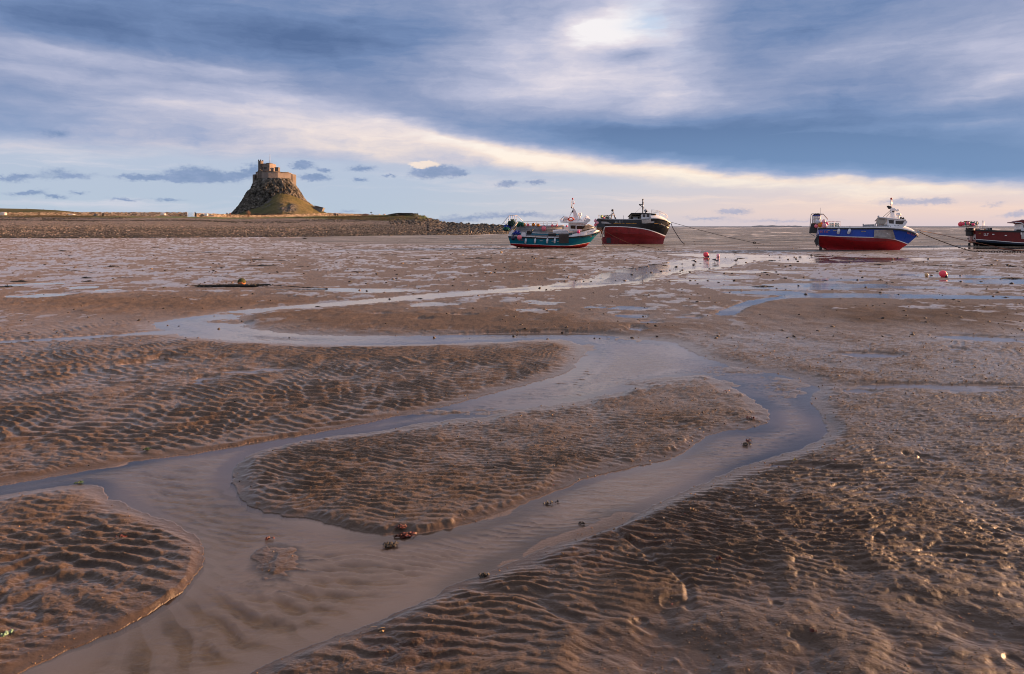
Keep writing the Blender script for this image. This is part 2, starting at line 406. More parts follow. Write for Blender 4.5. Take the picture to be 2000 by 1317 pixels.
    ra = 0.019 * np.clip(patch, 0.15, 1.3) * near
    ra *= 1 - 0.15 * right * (1 - sstep(7, 12, Y))
    w2_ = sstep(5.8, 8.0, Y) * (px < 1150) * (si > 0) + 0.75 * G(150, 1130, 330, 170) * (si > 0)
    w2_ = np.clip(w2_, 0, 1)
    ripple = ra * (rip * (1 - w2_) + 2.1 * rip2 * w2_)
    ripple += (0.007 * fbm(X * 9, Y * 14, 3, 0.6, 2) + 0.005 * fbm(X * 26, Y * 34, 2, 0.6, 1)) * near * (1 + 0.25 * right)
    # lumps: the mid flats, footprints and worm casts, the hummocks on the right
    l1 = fbm(X * 2.4, Y * 2.4, 4, 0.55, 3); l2 = fbm(X * 0.8, Y * 0.8, 3, 0.5, 0)
    ridge = 1 - np.abs(fbm(X * 1.1, Y * 1.6 + 9, 3, 0.5, 1)) * 2.2
    hum = sstep(900, 1350, px + (py - 1100) * 0.9) * sstep(930, 1120, py + (px - 1500) * 0.12) * (si > 0)
    ripple = ripple * (0.25 + 0.75 * sstep(0.0, 0.30, np.abs(sd)))
    lump = 0.016 * l1 * (1 - 0.5 * near) + far * 0.012 * fbm(X * 5, Y * 3.4, 2, 0.6, 2) + 0.010 * l1 * near
    lump += hum * (0.045 * l2 + 0.026 * l1 + 0.016 * np.clip(ridge, 0, 1))
    cellx = fbm(X * 5.5, Y * 5.5, 2, 0.5, 2)
    lump -= hum * 0.016 * sstep(0.55, 0.75, cellx)           # holes
    ripple = ripple * (1 - 0.72 * hum * sstep(1080, 1200, py))
    # far flats
    f1 = fbm(X * 0.42, Y * 0.34, 4, 0.55, 1); f2 = fbm(X * 1.5, Y * 1.2, 4, 0.6, 2)
    dry = 0.55 * G(1050, 520, 130, 30) + 0.9 * G(700, 625, 260, 18) + 0.9 * G(1750, 625, 330, 30) + 0.9 * G(300, 590, 300, 18) + 0.7 * G(1050, 625, 240, 22) + 0.4 * G(1300, 470, 160, 16)
    wetb = 0.8 * G(1650, 540, 420, 26) + 0.75 * G(120, 535, 300, 36) + 0.5 * G(1240, 615, 120, 26) + 0.6 * G(1250, 520, 160, 14) + 0.4 * G(1900, 660, 160, 26) + 0.5*G(1500, 500, 500, 10) + 0.35*G(300,485,700,14)
    base = np.where(Y > 0, -0.012, 0) - far * 0.013 + far * dry * 0.055 - far * wetb * 0.026
    fl = far * (0.022 * f1 + 0.024 * f2)
    # footprints area on the left bank
    fp = G(560, 700, 420, 45) + 0.8*G(120, 740, 240, 50)
    lump += np.clip(fp, 0, 1) * (0.022 * fbm(X * 3.3, Y * 2.6, 3, 0.6, 1)) * (so_ > 0)
    z = base + fl + lump + ripple + 0.012 * l2
    z = z + 0.05 * G(1080, 641, 260, 9) + 0.04 * G(700, 690, 420, 16) * (so_ > 0)
    z_land = z + 0.003 * (1 - far) - 0.03 * np.exp(-(np.minimum(ss, 0.0) / 1.0) ** 2) * (ss < 0.02)
    # ---------------------------------------------------------------- banks
    cut = np.clip(G(500, 850, 420, 60) * (si > 0) * (px < 1000) + 1.0 * G(330, 1170, 140, 110) * (si > 0) + G(400, 632, 110, 16) + 1.0 * G(1000, 645, 320, 12) + 0.5*G(700, 1020, 300, 30), 0, 1)
    bw = (0.30 + 0.20 * n1 + 0.12 * n2) * (1 - 0.8 * cut) * np.clip(Y / 7, 0.5, 2.2)
    e = sstep(0, 1, np.clip(sd, 0, None) / np.maximum(bw, 0.04))
    zb = ZW + 0.004 + (z_land - ZW) * e
    zb = np.where(sd > 0, np.maximum(zb, ZW - 0.02 + 0.03 * e), zb)
    dep = np.clip(-sd, 0, None)
    bottom = ZW - 0.004 - 0.026 * sstep(0, 0.75 * np.clip(Y / 6, 0.6, 3), dep) - 0.04 * G(420, 1000, 150, 90) - 0.035 * G(400, 1200, 330, 100) + 0.9 * ripple * sstep(0.05, 0.4, dep) + 0.022 * np.clip(rip2, -.6, .6) * sstep(0.1, 0.5, dep) * near * (0.4 + G(430, 1040, 200, 120) + G(420, 1200, 330, 120)) + 0.010 * l2
    bottom += 0.022 * np.exp(-(np.clip(sb, 0, None) / 0.16) ** 2)
    bottom += 0.016 * np.exp(-(np.clip(ss, 0, None) / 0.16) ** 2)
    bottom += 0.018 * G(560, 1100, 60, 40) 
    # shoals that almost break the surface
    shoal = 0.9 * G(1330, 745, 120, 9) + 0.8 * G(900, 800, 160, 7) + 0.8 * G(1450, 720, 60, 6) + 0.8 * G(1530, 755, 40, 18) + 0.7 * G(440, 625, 60, 4)
    bottom = bottom + 0.030 * shoal * (0.6 + 0.6 * n2)
    zz = np.where(sd > 0, zb, bottom)
    # pools and rivulets cut the land down
    cutp = sstep(0.10, -0.04, np.minimum(sp, 9) / np.clip(Y / 8, 0.4, 4))
    zz = np.minimum(zz, zz * (1 - cutp) + (ZW - 0.02) * cutp)
    wr = np.where(Y < 7, 0.05 + 0.03 * n1, 0.22); rz = np.where(Y < 7, 0.45 * zz + 0.55 * (ZW + 0.006), ZW - 0.012)
    cutr = sstep(1, 0, (sr / wr))
    zz = np.minimum(zz, zz * (1 - cutr) + rz * cutr)
    # slope into the sea
    zz = np.where(ssea < 0, np.minimum(zz, ZW - 0.01) - np.clip(-ssea, 0, 60) * 0.006, zz)
    zz = np.where(ssea > 0, zz, zz)
    # wetness: low ground is wet, far flats and the right bank shine
    wet = sstep(0.030, -0.030, zz) * 0.75 + 0.05 * far + 0.2 * right + 0.3 * np.clip(wetb, 0, 1) - 0.45 * np.clip(dry, 0, 1) * far
    wet += 0.25 * sstep(0.35, 0.0, sd) * (sd > 0)
    wet = wet * (1 - 0.75 * far) + far * sstep(0.14, 0.32, f2 + 0.5 * f1 + 0.35 * np.clip(wetb, 0, 1) - 0.5 * np.clip(dry, 0, 1) + 0.25 * fbm(X * 4.5, Y * 3, 2, 0.6, 0))
    wet += near * np.clip(-ripple / 0.010, -0.6, 1.0) * (0.22 + 0.25 * right) + near * 0.3 * fbm(X * 1.2, Y * 1.2, 3, 0.6, 0)
    # strand litter: dark red brown weed grit lying along the right bank and in hollows
    lit = np.clip(G(1250, 1080, 330, 60) + G(760, 1260, 260, 60) + 0.6 * G(1600, 1000, 300, 90), 0, 1) * sstep(-0.25, 0.2, fbm(X * 2.2, Y * 2.2, 4, 0.6, 0) + 0.25 * l2) * (sd > 0.03)
    mudk = np.clip(sstep(-0.2, 0.5, right - 0.3 + 0.5 * n1) * (1 - far * 0.6), 0, 1)
    sub = sstep(ZW + 0.004, ZW - 0.012, zz)
    return zz, np.clip(wet, 0, 1), np.clip(lit, 0, 1), px, py, sub, mudk, sstep(0.015, 0.05, ZW - zz) * (0.30 + 0.70 * sstep(0.25, -0.25, rip2 + 0.3 * n2))  # last field: deep bed colour, with ripple shade painted into the troughs

def grid_mesh(name, X, Y, Z, attrs, mat, smooth=True, parent=None):
    r, c = X.shape
    co = np.empty((r * c, 3), np.float32)
    co[:, 0] = X.ravel(); co[:, 1] = Y.ravel(); co[:, 2] = Z.ravel()
    idx = np.arange(r * c, dtype=np.int32).reshape(r, c)
    q = np.stack([idx[:-1, :-1], idx[:-1, 1:], idx[1:, 1:], idx[1:, :-1]], -1).reshape(-1, 4)
    me = bpy.data.meshes.new(name)
    me.vertices.add(r * c); me.vertices.foreach_set('co', co.ravel())
    me.loops.add(q.size); me.loops.foreach_set('vertex_index', q.ravel())
    me.polygons.add(len(q)); me.polygons.foreach_set('loop_start', np.arange(0, q.size, 4, dtype=np.int32))
    me.polygons.foreach_set('loop_total', np.full(len(q), 4, np.int32))
    if smooth: me.polygons.foreach_set('use_smooth', np.ones(len(q), bool))
    for k, v in (attrs or {}).items():
        a = me.attributes.new(k, 'FLOAT', 'POINT'); a.data.foreach_set('value', v.astype(np.float32).ravel())
    me.update(); me.validate()
    if mat: me.materials.append(mat)
    o = bpy.data.objects.new(name, me); col.objects.link(o)
    if parent: o.parent = parent
    return o

def material(name):
    m = bpy.data.materials.new(name); m.use_nodes = True
    m.node_tree.nodes.clear()
    n = NT(m.node_tree)
    o = n.new('ShaderNodeOutputMaterial')
    return m, n, o

# ------------------------------------------------------------------ mud material
mud, n, o = material("wet_sand")
tcn = n.new('ShaderNodeTexCoord'); oc = tcn.outputs['Object']
wetA = n.new('ShaderNodeAttribute', attribute_name='wet').outputs['Fac']
litA = n.new('ShaderNodeAttribute', attribute_name='litter').outputs['Fac']
subA = n.new('ShaderNodeAttribute', attribute_name='submerged').outputs['Fac']
big = n.noise(oc, 0.35, 5, 0.55).outputs[0]
mid = n.noise(oc, 5.0, 5, 0.6).outputs[0]
fine = n.noise(oc, 60.0, 3, 0.7).outputs[0]
grit = n.noise(oc, 190.0, 2, 0.7).outputs[0]
c = n.ramp(big, [(0.3, (0.104, 0.068, 0.043)), (0.55, (0.143, 0.094, 0.061)), (0.75, (0.172, 0.116, 0.077))])
c = n.mix(n.math('MULTIPLY', n.maprange(mid, 0.40, 0.68), 0.6), c, (0.060, 0.040, 0.028))
c = n.mix(n.math('MULTIPLY', n.maprange(fine, 0.45, 0.72), 0.5), c, (0.24, 0.165, 0.11))
c = n.mix(n.math('MULTIPLY', n.maprange(grit, 0.55, 0.30), 0.55), c, (0.030, 0.021, 0.016))
c = n.mix(n.math('MULTIPLY', wetA, 0.55), c, (0.048, 0.034, 0.027))
mudA = n.new('ShaderNodeAttribute', attribute_name='dark_mud').outputs['Fac']
c = n.mix(n.math('MULTIPLY', mudA, 0.6), c, (0.066, 0.046, 0.034))
c = n.mix(n.math('MULTIPLY', subA, 0.92), c, n.mix(n.new('ShaderNodeAttribute', attribute_name='deep_and_trough_shade').outputs['Fac'], (0.60, 0.44, 0.345), n.mix(n.maprange(mid, 0.35, 0.65), (0.44, 0.255, 0.10), (0.24, 0.14, 0.058))))
litn = n.math('MULTIPLY', litA, n.maprange(fine, 0.38, 0.62))
c = n.mix(n.math('MULTIPLY', litn, 0.85), c, (0.045, 0.019, 0.013))
bmp = n.new('ShaderNodeBump'); bmp.inputs['Distance'].default_value = 0.012
n.put(bmp.inputs['Height'], n.math('ADD', fine, n.math('MULTIPLY', grit, 0.5)))
n.put(bmp.inputs['Strength'], n.mix(wetA, 0.9, 0.30, 'FLOAT'))
df = n.new('ShaderNodeBsdfDiffuse'); n.put(df.inputs[0], c); df.inputs['Roughness'].default_value = 0.6; n.put(df.inputs['Normal'], bmp.outputs[0])
gs_ = n.new('ShaderNodeBsdfGlossy'); gs_.inputs[0].default_value = (1, 1, 1, 1); n.put(gs_.inputs['Normal'], bmp.outputs[0])
n.put(gs_.inputs['Roughness'], n.math('ADD', n.mix(wetA, 0.55, 0.33, 'FLOAT'), n.math('MULTIPLY', n.math('SUBTRACT', fine, 0.5), 0.12)))
frn = n.new('ShaderNodeFresnel'); frn.inputs['IOR'].default_value = 1.36; n.put(frn.inputs['Normal'], bmp.outputs[0])
wfac = n.math('MULTIPLY', frn.outputs[0], n.mix(wetA, 0.16, 0.85, 'FLOAT'))
wfac = n.math('MINIMUM', wfac, n.mix(wetA, 0.08, 0.58, 'FLOAT'))
mxs = n.new('ShaderNodeMixShader'); n.put(mxs.inputs[0], wfac); n.l.new(df.outputs[0], mxs.inputs[1]); n.l.new(gs_.outputs[0], mxs.inputs[2])
n.l.new(mxs.outputs[0], o.inputs[0])

# ------------------------------------------------------------------ ground sheet (detail grows towards the viewer)
def rows_cols():
    yy = np.concatenate([[9000, 5000, 3200, 2400, 2000, 1800, 1650, 1560], np.arange(1500, HY + 60, -1.15), np.arange(HY + 60, HY + 22, -0.7), [HY + 20, HY + 18, HY + 15.5]])
    Yr = F * H / (yy - HY)
    uin = np.linspace(-1.02, 1.02, 1816)
    uo = 1.02 + np.linspace(0.02, 1, 24) ** 1.6 * 0.9
    u = np.concatenate([-uo[::-1], uin, uo])
    return Yr, u
Yr, ur = rows_cols()
GX = (ur[None, :] * Yr[:, None]).astype(np.float32); GY = np.repeat(Yr[:, None], len(ur), 1).astype(np.float32)
GZ, wet, lit, GPX, GPY, sub_, mudk_, deep_shade_ = ground_fields(GX, GY)
ground = grid_mesh("ground", GX, GY, GZ, {'wet': wet, 'litter': lit, 'submerged': sub_, 'dark_mud': mudk_, 'deep_and_trough_shade': deep_shade_}, mud)
ground['kind'] = 'structure'

def gz(X, Y):
    """height of the mud under a point"""
    i = np.clip(np.searchsorted(-np.asarray(-Yr[::1]), Y), 0, len(Yr) - 1)
    i = int(np.argmin(np.abs(Yr - Y))); j = int(np.argmin(np.abs(ur - X / Yr[i])))
    return float(GZ[i, j])

# ------------------------------------------------------------------ water
wat, n, o = material("stream_water")
tcn = n.new('ShaderNodeTexCoord'); oc = tcn.outputs['Object']
r1 = n.noise(n.mapping(oc, scale=(1.0, 2.2, 1)), 5.0, 3, 0.5, 0.4).outputs[0]
r2n = n.noise(n.mapping(oc, scale=(1.0, 2.6, 1), rot=(0, 0, 0.5)), 16.0, 3, 0.55).outputs[0]
calm = n.maprange(n.noise(oc, 0.5, 3, 0.5).outputs[0], 0.38, 0.62)
hgt = n.math('ADD', r1, n.math('MULTIPLY', r2n, 0.35))
bmp = n.new('ShaderNodeBump'); bmp.inputs['Distance'].default_value = 0.02
n.put(bmp.inputs['Height'], hgt); spw = n.new('ShaderNodeSeparateXYZ'); n.put(spw.inputs[0], oc)
n.put(bmp.inputs['Strength'], n.math('MULTIPLY', n.mix(calm, 0.16, 0.60, 'FLOAT'), n.math('MULTIPLY', n.maprange(spw.outputs[1], 4.5, 13.0, 1.0, 0.5), n.maprange(n.new('ShaderNodeAttribute', attribute_name='margin').outputs['Fac'], 0.1, 0.8, 1.0, 0.06))))
mg = n.new('ShaderNodeAttribute', attribute_name='margin').outputs['Fac']
fr = n.new('ShaderNodeFresnel'); n.put(fr.inputs['IOR'], n.mix(mg, 1.37, 1.62, 'FLOAT')); n.put(fr.inputs['Normal'], bmp.outputs[0])
tr = n.new('ShaderNodeBsdfTransparent'); tr.inputs[0].default_value = (1.0, 0.965, 0.90, 1)
gl_ = n.new('ShaderNodeBsdfGlossy'); gl_.inputs['Roughness'].default_value = 0.07; gl_.inputs[0].default_value = (1.0, 0.94, 0.915, 1)
n.put(gl_.inputs['Normal'], bmp.outputs[0])
mx = n.new('ShaderNodeMixShader'); n.put(mx.inputs[0], fr.outputs[0]); n.l.new(tr.outputs[0], mx.inputs[1]); n.l.new(gl_.outputs[0], mx.inputs[2])
n.l.new(mx.outputs[0], o.inputs[0])
wy_ = np.concatenate([[9000, 3000, 2000], np.arange(1500, HY + 34, -3.0)]); wr_ = F * H / (wy_ - HY)
wu = np.concatenate([[-1.7, -1.2], np.linspace(-0.86, 0.86, 460), [1.2, 1.7]])
WX = (wu[None, :] * wr_[:, None]).astype(np.float32); WY = np.repeat(wr_[:, None], len(wu), 1).astype(np.float32)
wsd = np.maximum(sdf_poly(WX, WY, spline(U(STREAM), True, 3)), -sdf_poly(WX, WY, spline(U(ISLE), True, 3)))
margin = np.where(wsd > -0.02, 1.0 - 0.6 * sstep(0.15, 0.5, wsd), np.exp(-(wsd / (0.16 * np.clip(WY / 6, .8, 3)) * (1 + 0.6 * fbm(WX * 1.1, WY * 1.1, 3, .5, 2))) ** 2))
strand = np.exp(-((np.mod(-wsd / (0.55 * np.clip(WY / 8, .7, 2.5)) + 0.5 * fbm(WX * 0.5, WY * 0.5, 3, .5, 1), 1.0) - 0.5) / 0.13) ** 2) * sstep(-0.25, 0.2, fbm(WX * 0.35 + 5, WY * 0.35, 3, .5, 0)) * sstep(5.5, 7.5, WY)
margin = np.maximum(margin, 0.9 * strand)
water = grid_mesh("stream_water", WX, WY, np.full(WX.shape, ZW, np.float32), {'margin': margin}, wat)
water['kind'] = 'structure'

# ------------------------------------------------------------------ sea
sea_m, n, o = material("sea_water")
tcn = n.new('ShaderNodeTexCoord'); oc = tcn.outputs['Object']
fo = n.new('ShaderNodeAttribute', attribute_name='foam').outputs['Fac']
sh = n.new('ShaderNodeAttribute', attribute_name='shallow').outputs['Fac']
b1 = n.noise(n.mapping(oc, scale=(0.35, 1.0, 1)), 0.25, 5, 0.6).outputs[0]
b2 = n.noise(n.mapping(oc, scale=(0.3, 1.0, 1)), 2.2, 3, 0.6).outputs[0]
c = n.mix(n.maprange(b1, 0.35, 0.65), (0.165, 0.155, 0.120), (0.235, 0.215, 0.165))
c = n.mix(n.math('MULTIPLY', sh, 0.7), c, (0.175, 0.135, 0.100))
b3 = n.noise(n.mapping(oc, scale=(0.06, 0.55, 1)), 1.0, 5, 0.65).outputs[0]
c = n.mix(n.maprange(b3, 0.56, 0.40), c, (0.095, 0.088, 0.072))
c = n.mix(n.math('MULTIPLY', n.maprange(b3, 0.58, 0.66), 0.7), c, (0.62, 0.53, 0.44))  # cream wave highlights put into the sea colour as streaks
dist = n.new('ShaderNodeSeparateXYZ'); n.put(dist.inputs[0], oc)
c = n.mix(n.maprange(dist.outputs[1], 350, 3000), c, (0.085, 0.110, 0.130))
c = n.mix(fo, c, (0.85, 0.83, 0.80))
bmp = n.new('ShaderNodeBump'); bmp.inputs['Distance'].default_value = 0.30; bmp.inputs['Strength'].default_value = 1.0
n.put(bmp.inputs['Height'], b2)
df = n.new('ShaderNodeBsdfDiffuse'); n.put(df.inputs[0], c)
gs_ = n.new('ShaderNodeBsdfGlossy'); gs_.inputs['Roughness'].default_value = 0.28; n.put(gs_.inputs['Normal'], bmp.outputs[0]); gs_.inputs[0].default_value = (1, 1, 1, 1)
frn = n.new('ShaderNodeFresnel'); frn.inputs['IOR'].default_value = 1.333; n.put(frn.inputs['Normal'], bmp.outputs[0])
wfac = n.math('MINIMUM', n.math('MULTIPLY', frn.outputs[0], 0.55), n.mix(n.maprange(b3, 0.62, 0.36), 0.44, 0.12, 'FLOAT'))
mxs = n.new('ShaderNodeMixShader'); n.put(mxs.inputs[0], n.math('MULTIPLY', wfac, n.math('SUBTRACT', 1.0, fo))); n.l.new(df.outputs[0], mxs.inputs[1]); n.l.new(gs_.outputs[0], mxs.inputs[2])
n.l.new(mxs.outputs[0], o.inputs[0])
yy = np.concatenate([np.arange(56, 4, -0.35), np.arange(4, 0.45, -0.12), [0.3, 0.2, 0.12]])
SY = F * H / yy
su = np.concatenate([np.linspace(-3, -0.9, 12), np.linspace(-0.85, 0.85, 700), np.linspace(0.9, 3, 12)])
SX = (su[None, :] * SY[:, None]).astype(np.float32); SYY = np.repeat(SY[:, None], len(su), 1).astype(np.float32)
ws = sdf_poly(SX, SYY, U(SHORE) + [(30000, 30000), (-30000, 30000)])
amp = 0.30 * sstep(0, 60, -ws)
wv_ = 0.55 * fbm(SX * 0.10, SYY * 0.30, 3, 0.5, 1) + 0.45 * fbm(SX * 0.35, SYY * 0.9, 3, 0.5, 2)
SZ = ZW + 0.006 + amp * wv_ + 0.06 * fbm(SX * 0.12, SYY * 0.8, 3, 0.5, 0) * sstep(0, 12, -ws)
# surf lines out in the bay
foam = np.zeros(SX.shape, np.float32)
for (a0, a1, y, th, k) in [(1470, 1580, 445.0, 0.35, 1), (1500, 1545, 445.6, 0.5, 2), (1480, 1585, 454.3, 0.4, 3), (1330, 1480, 446.2, 0.22, 2), (1790, 2010, 447.8, 0.5, 1), (1750, 2010, 446.2, 0.3, 0), (1320, 1400, 449, 0.25, 0), (1600, 1800, 451, 0.25, 3), (1330, 1560, 451.5, 0.22, 1), (1360, 1500, 457.5, 0.3, 2), (1400, 1580, 461, 0.3, 0), (1800, 1900, 455, 0.3, 2), (1330, 1420, 465, 0.35, 1), (1450, 1580, 468, 0.35, 3), (560, 990, 458.6, 0.25, 2), (1310, 1600, 444.4, 0.15, 0)]:
    PX = CX + F * SX / SYY; PY = HY + F * H / SYY
    m = sstep(a0, a0 + 25, PX) * sstep(a1, a1 - 25, PX) * np.exp(-((PY - y - 0.35 * fbm(PX * 0.03, PX * 0, 2, 0.5, k)) / th) ** 2)
    foam = np.maximum(foam, m * sstep(-0.35, 0.25, fbm(SX * 0.02 * 60 / np.maximum(SYY/60,1), SYY * 0.02, 3, 0.6, k)))
foam = np.maximum(foam, 0.7 * sstep(0.42, 0.66, fbm(SX * 0.11, SYY * 0.22, 4, 0.6, 3)) * sstep(20, 90, -ws))
sea = grid_mesh("sea", SX, SYY, SZ, {'foam': np.clip(foam, 0, 1), 'shallow': sstep(-40, 0, ws)}, sea_m)
# keep only the part beyond the shore line
bm = bmesh.new(); bm.from_mesh(sea.data); bm.verts.ensure_lookup_table()
fl_ = ws.ravel()
bmesh.ops.delete(bm, geom=[v for v in bm.verts if fl_[v.index] > 2.0], context='VERTS')
bm.to_mesh(sea.data); bm.free()
sea['kind'] = 'structure'
# ------------------------------------------------------------------ mesh builder and tagging
class MB:
    def __init__(s): s.v = []; s.f = []; s.m = []; s.sm = []
    def add(s, verts, faces, mat=0, smooth=False):
        b = len(s.v); s.v += [tuple(v) for v in verts]
        for f in faces: s.f.append([b + i for i in f]); s.m.append(mat); s.sm.append(smooth)
    def box(s, c, size, mat=0, rot=None):
        hx, hy, hz = [q / 2 for q in size]
        vs = [Vector((x, y, z)) for x in (-hx, hx) for y in (-hy, hy) for z in (-hz, hz)]
        if rot is not None: vs = [rot @ v for v in vs]
        vs = [v + Vector(c) for v in vs]
        s.add(vs, [(0, 1, 3, 2), (4, 6, 7, 5), (0, 4, 5, 1), (2, 3, 7, 6), (0, 2, 6, 4), (1, 5, 7, 3)], mat)
    def prism(s, A, B, mat=0):
        """two outlines with the same number of points"""
        n = len(A)
        s.add(list(A) + list(B), [list(range(n)), list(range(2 * n - 1, n - 1, -1))] + [[i, i + n, (i + 1) % n + n, (i + 1) % n] for i in range(n)], mat)
    def tube(s, pts, r, mat=0, seg=6, r2=None, caps=True):
        P = [Vector(p) for p in pts]
        n = len(P); rings = []
        for i, p in enumerate(P):
            t = (P[min(i + 1, n - 1)] - P[max(i - 1, 0)])
            if t.length < 1e-9: t = Vector((0, 0, 1))
            t.normalize()
            a = t.orthogonal().normalized() if i == 0 else (rings[-1][1] - t * rings[-1][1].dot(t)).normalized()
            bb = t.cross(a)
            rr = r if r2 is None else r + (r2 - r) * i / max(n - 1, 1)
            rings.append(([p + (a * math.cos(q) + bb * math.sin(q)) * rr for q in [2 * math.pi * k / seg for k in range(seg)]], a))
        vs = [v for R_, _ in rings for v in R_]
        fs = []
        for i in range(n - 1):
            for k in range(seg):
                a_, b_ = i * seg + k, i * seg + (k + 1) % seg
                fs.append((a_, b_, b_ + seg, a_ + seg))
        if caps: fs += [tuple(range(seg - 1, -1, -1)), tuple(range((n - 1) * seg, n * seg))]
        s.add(vs, fs, mat, True)
    def ball(s, c, r, mat=0, nu=14, nv=9, sc=(1, 1, 1), rot=None):
        vs = [Vector((0, 0, 1))]
        for j in range(1, nv):
            th = math.pi * j / nv
            for i in range(nu):
                ph = 2 * math.pi * i / nu
                vs.append(Vector((math.sin(th) * math.cos(ph), math.sin(th) * math.sin(ph), math.cos(th))))
        vs.append(Vector((0, 0, -1)))
        vs = [Vector((v.x * sc[0], v.y * sc[1], v.z * sc[2])) * r for v in vs]
        if rot is not None: vs = [rot @ v for v in vs]
        vs = [v + Vector(c) for v in vs]
        fs = [(0, 1 + i, 1 + (i + 1) % nu) for i in range(nu)]
        for j in range(nv - 2):
            for i in range(nu):
                a_ = 1 + j * nu + i; b_ = 1 + j * nu + (i + 1) % nu
                fs.append((a_, a_ + nu, b_ + nu, b_))
        L_ = len(vs) - 1; o_ = 1 + (nv - 2) * nu
        fs += [(L_, o_ + (i + 1) % nu, o_ + i) for i in range(nu)]
        s.add(vs, fs, mat, True)
    def build(s, name, mats, parent=None, loc=None):
        me = bpy.data.meshes.new(name)
        me.from_pydata(s.v, [], s.f)
        mats = mats if isinstance(mats, (list, tuple)) else [mats]
        for m in mats: me.materials.append(m)
        for p_, mi, sm in zip(me.polygons, s.m, s.sm): p_.material_index = mi; p_.use_smooth = sm
        me.validate(); me.update()
        ob = bpy.data.objects.new(name, me); col.objects.link(ob)
        if parent: ob.parent = parent
        if loc is not None: ob.location = loc
        return ob

def tag(ob, label, cat, group=None, kind=None):
    if label: ob['label'] = label
    if cat: ob['category'] = cat
    if group: ob['group'] = group
    if kind: ob['kind'] = kind
    return ob
def thing(name, label, cat, loc=(0, 0, 0), group=None):
    ob = bpy.data.objects.new(name, None); col.objects.link(ob); ob.location = loc
    ob.empty_display_size = 0.2
    return tag(ob, label, cat, group)

_mats = {}
def paint(name, rgb, rough=0.5, metal=0.0, var=0.25, scale=3.0, dirt=None, dirt_amt=0.4, bump=0.0, spec=0.5):
    """paint / metal / wood with uneven tone, stains and a little relief"""
    if name in _mats: return _mats[name]
    m, n, o = material(name)
    tcn = n.new('ShaderNodeTexCoord'); oc = tcn.outputs['Object']
    a = n.noise(oc, scale, 5, 0.6).outputs[0]
    b = n.noise(n.mapping(oc, scale=(1, 1, 0.25)), scale * 4, 4, 0.65).outputs[0]
    dk = tuple(x * (1 - var) for x in rgb); lt = tuple(min(1, x * (1 + var * 0.6)) for x in rgb)
    c = n.mix(n.maprange(a, 0.3, 0.7), dk, lt)
    if dirt: c = n.mix(n.math('MULTIPLY', n.maprange(b, 0.5, 0.72), dirt_amt), c, dirt)
    p = n.new('ShaderNodeBsdfPrincipled')
    n.put(p.inputs['Base Color'], c); p.inputs['Metallic'].default_value = metal
    n.put(p.inputs['Roughness'], n.math('ADD', n.math('MULTIPLY', b, 0.25), rough - 0.12))
    p.inputs['Specular IOR Level'].default_value = spec
    if bump:
        bm_ = n.new('ShaderNodeBump'); bm_.inputs['Distance'].default_value = bump; bm_.inputs['Strength'].default_value = 0.6
        n.put(bm_.inputs['Height'], b); n.put(p.inputs['Normal'], bm_.outputs[0])
    n.l.new(p.outputs[0], o.inputs[0])
    _mats[name] = m
    return m

# ------------------------------------------------------------------ the shore: shingle bank, turf, walls
def interp(x, tab):
    return np.interp(x, [t[0] for t in tab], [t[1] for t in tab])
BOT = [(-700, 467), (0, 465.5), (300, 464.5), (540, 463), (700, 461), (850, 459.5), (990, 457), (1060, 454.5)]
TOP = [(-700, 421), (0, 421.5), (140, 422), (365, 423), (445, 425), (520, 424.5), (600, 423), (700, 422), (750, 420), (775, 418.5), (812, 419), (828, 422.5), (842, 428), (858, 433), (875, 437.5), (930, 439.5), (990, 442), (1030, 446), (1060, 452)]
TDEP = [(-700, 190), (-160, 222), (0, 234), (365, 262), (800, 265), (840, 250), (880, 230), (1000, 212), (1060, 205)]
bx = np.concatenate([np.linspace(-700, -60, 40), np.linspace(-50, 1060, 900)])
tt = np.linspace(0, 1, 120)
BX = np.repeat(bx[None, :], len(tt), 0); TT = np.repeat(tt[:, None], len(bx), 1)
yb = interp(bx, BOT)[None, :]; yt = interp(bx, TOP)[None, :]
Db = F * H / (yb - HY) * np.ones_like(BX); Dt = interp(bx, TDEP)[None, :] * np.ones_like(BX)
Dt = np.maximum(Dt, Db + 8)
PYY = yb + (yt - yb) * TT
DD = Db + (Dt - Db) * (TT ** 1.15)
BZ = H - (PYY - HY) * DD / F
BXW = (BX - CX) / F * DD
nz = fbm(BXW * 0.35, DD * 0.35, 4, 0.6, 1)
nz2 = fbm(BXW * 1.6, DD * 1.1, 3, 0.6, 2)
knoll = sstep(740, 800, BX)
BZ = BZ + (0.10 * nz + 0.16 * nz2) * sstep(0, 0.06, TT) + knoll * sstep(0.5, 0.9, TT) * 0.35 * nz2
BZ[0] -= 0.25
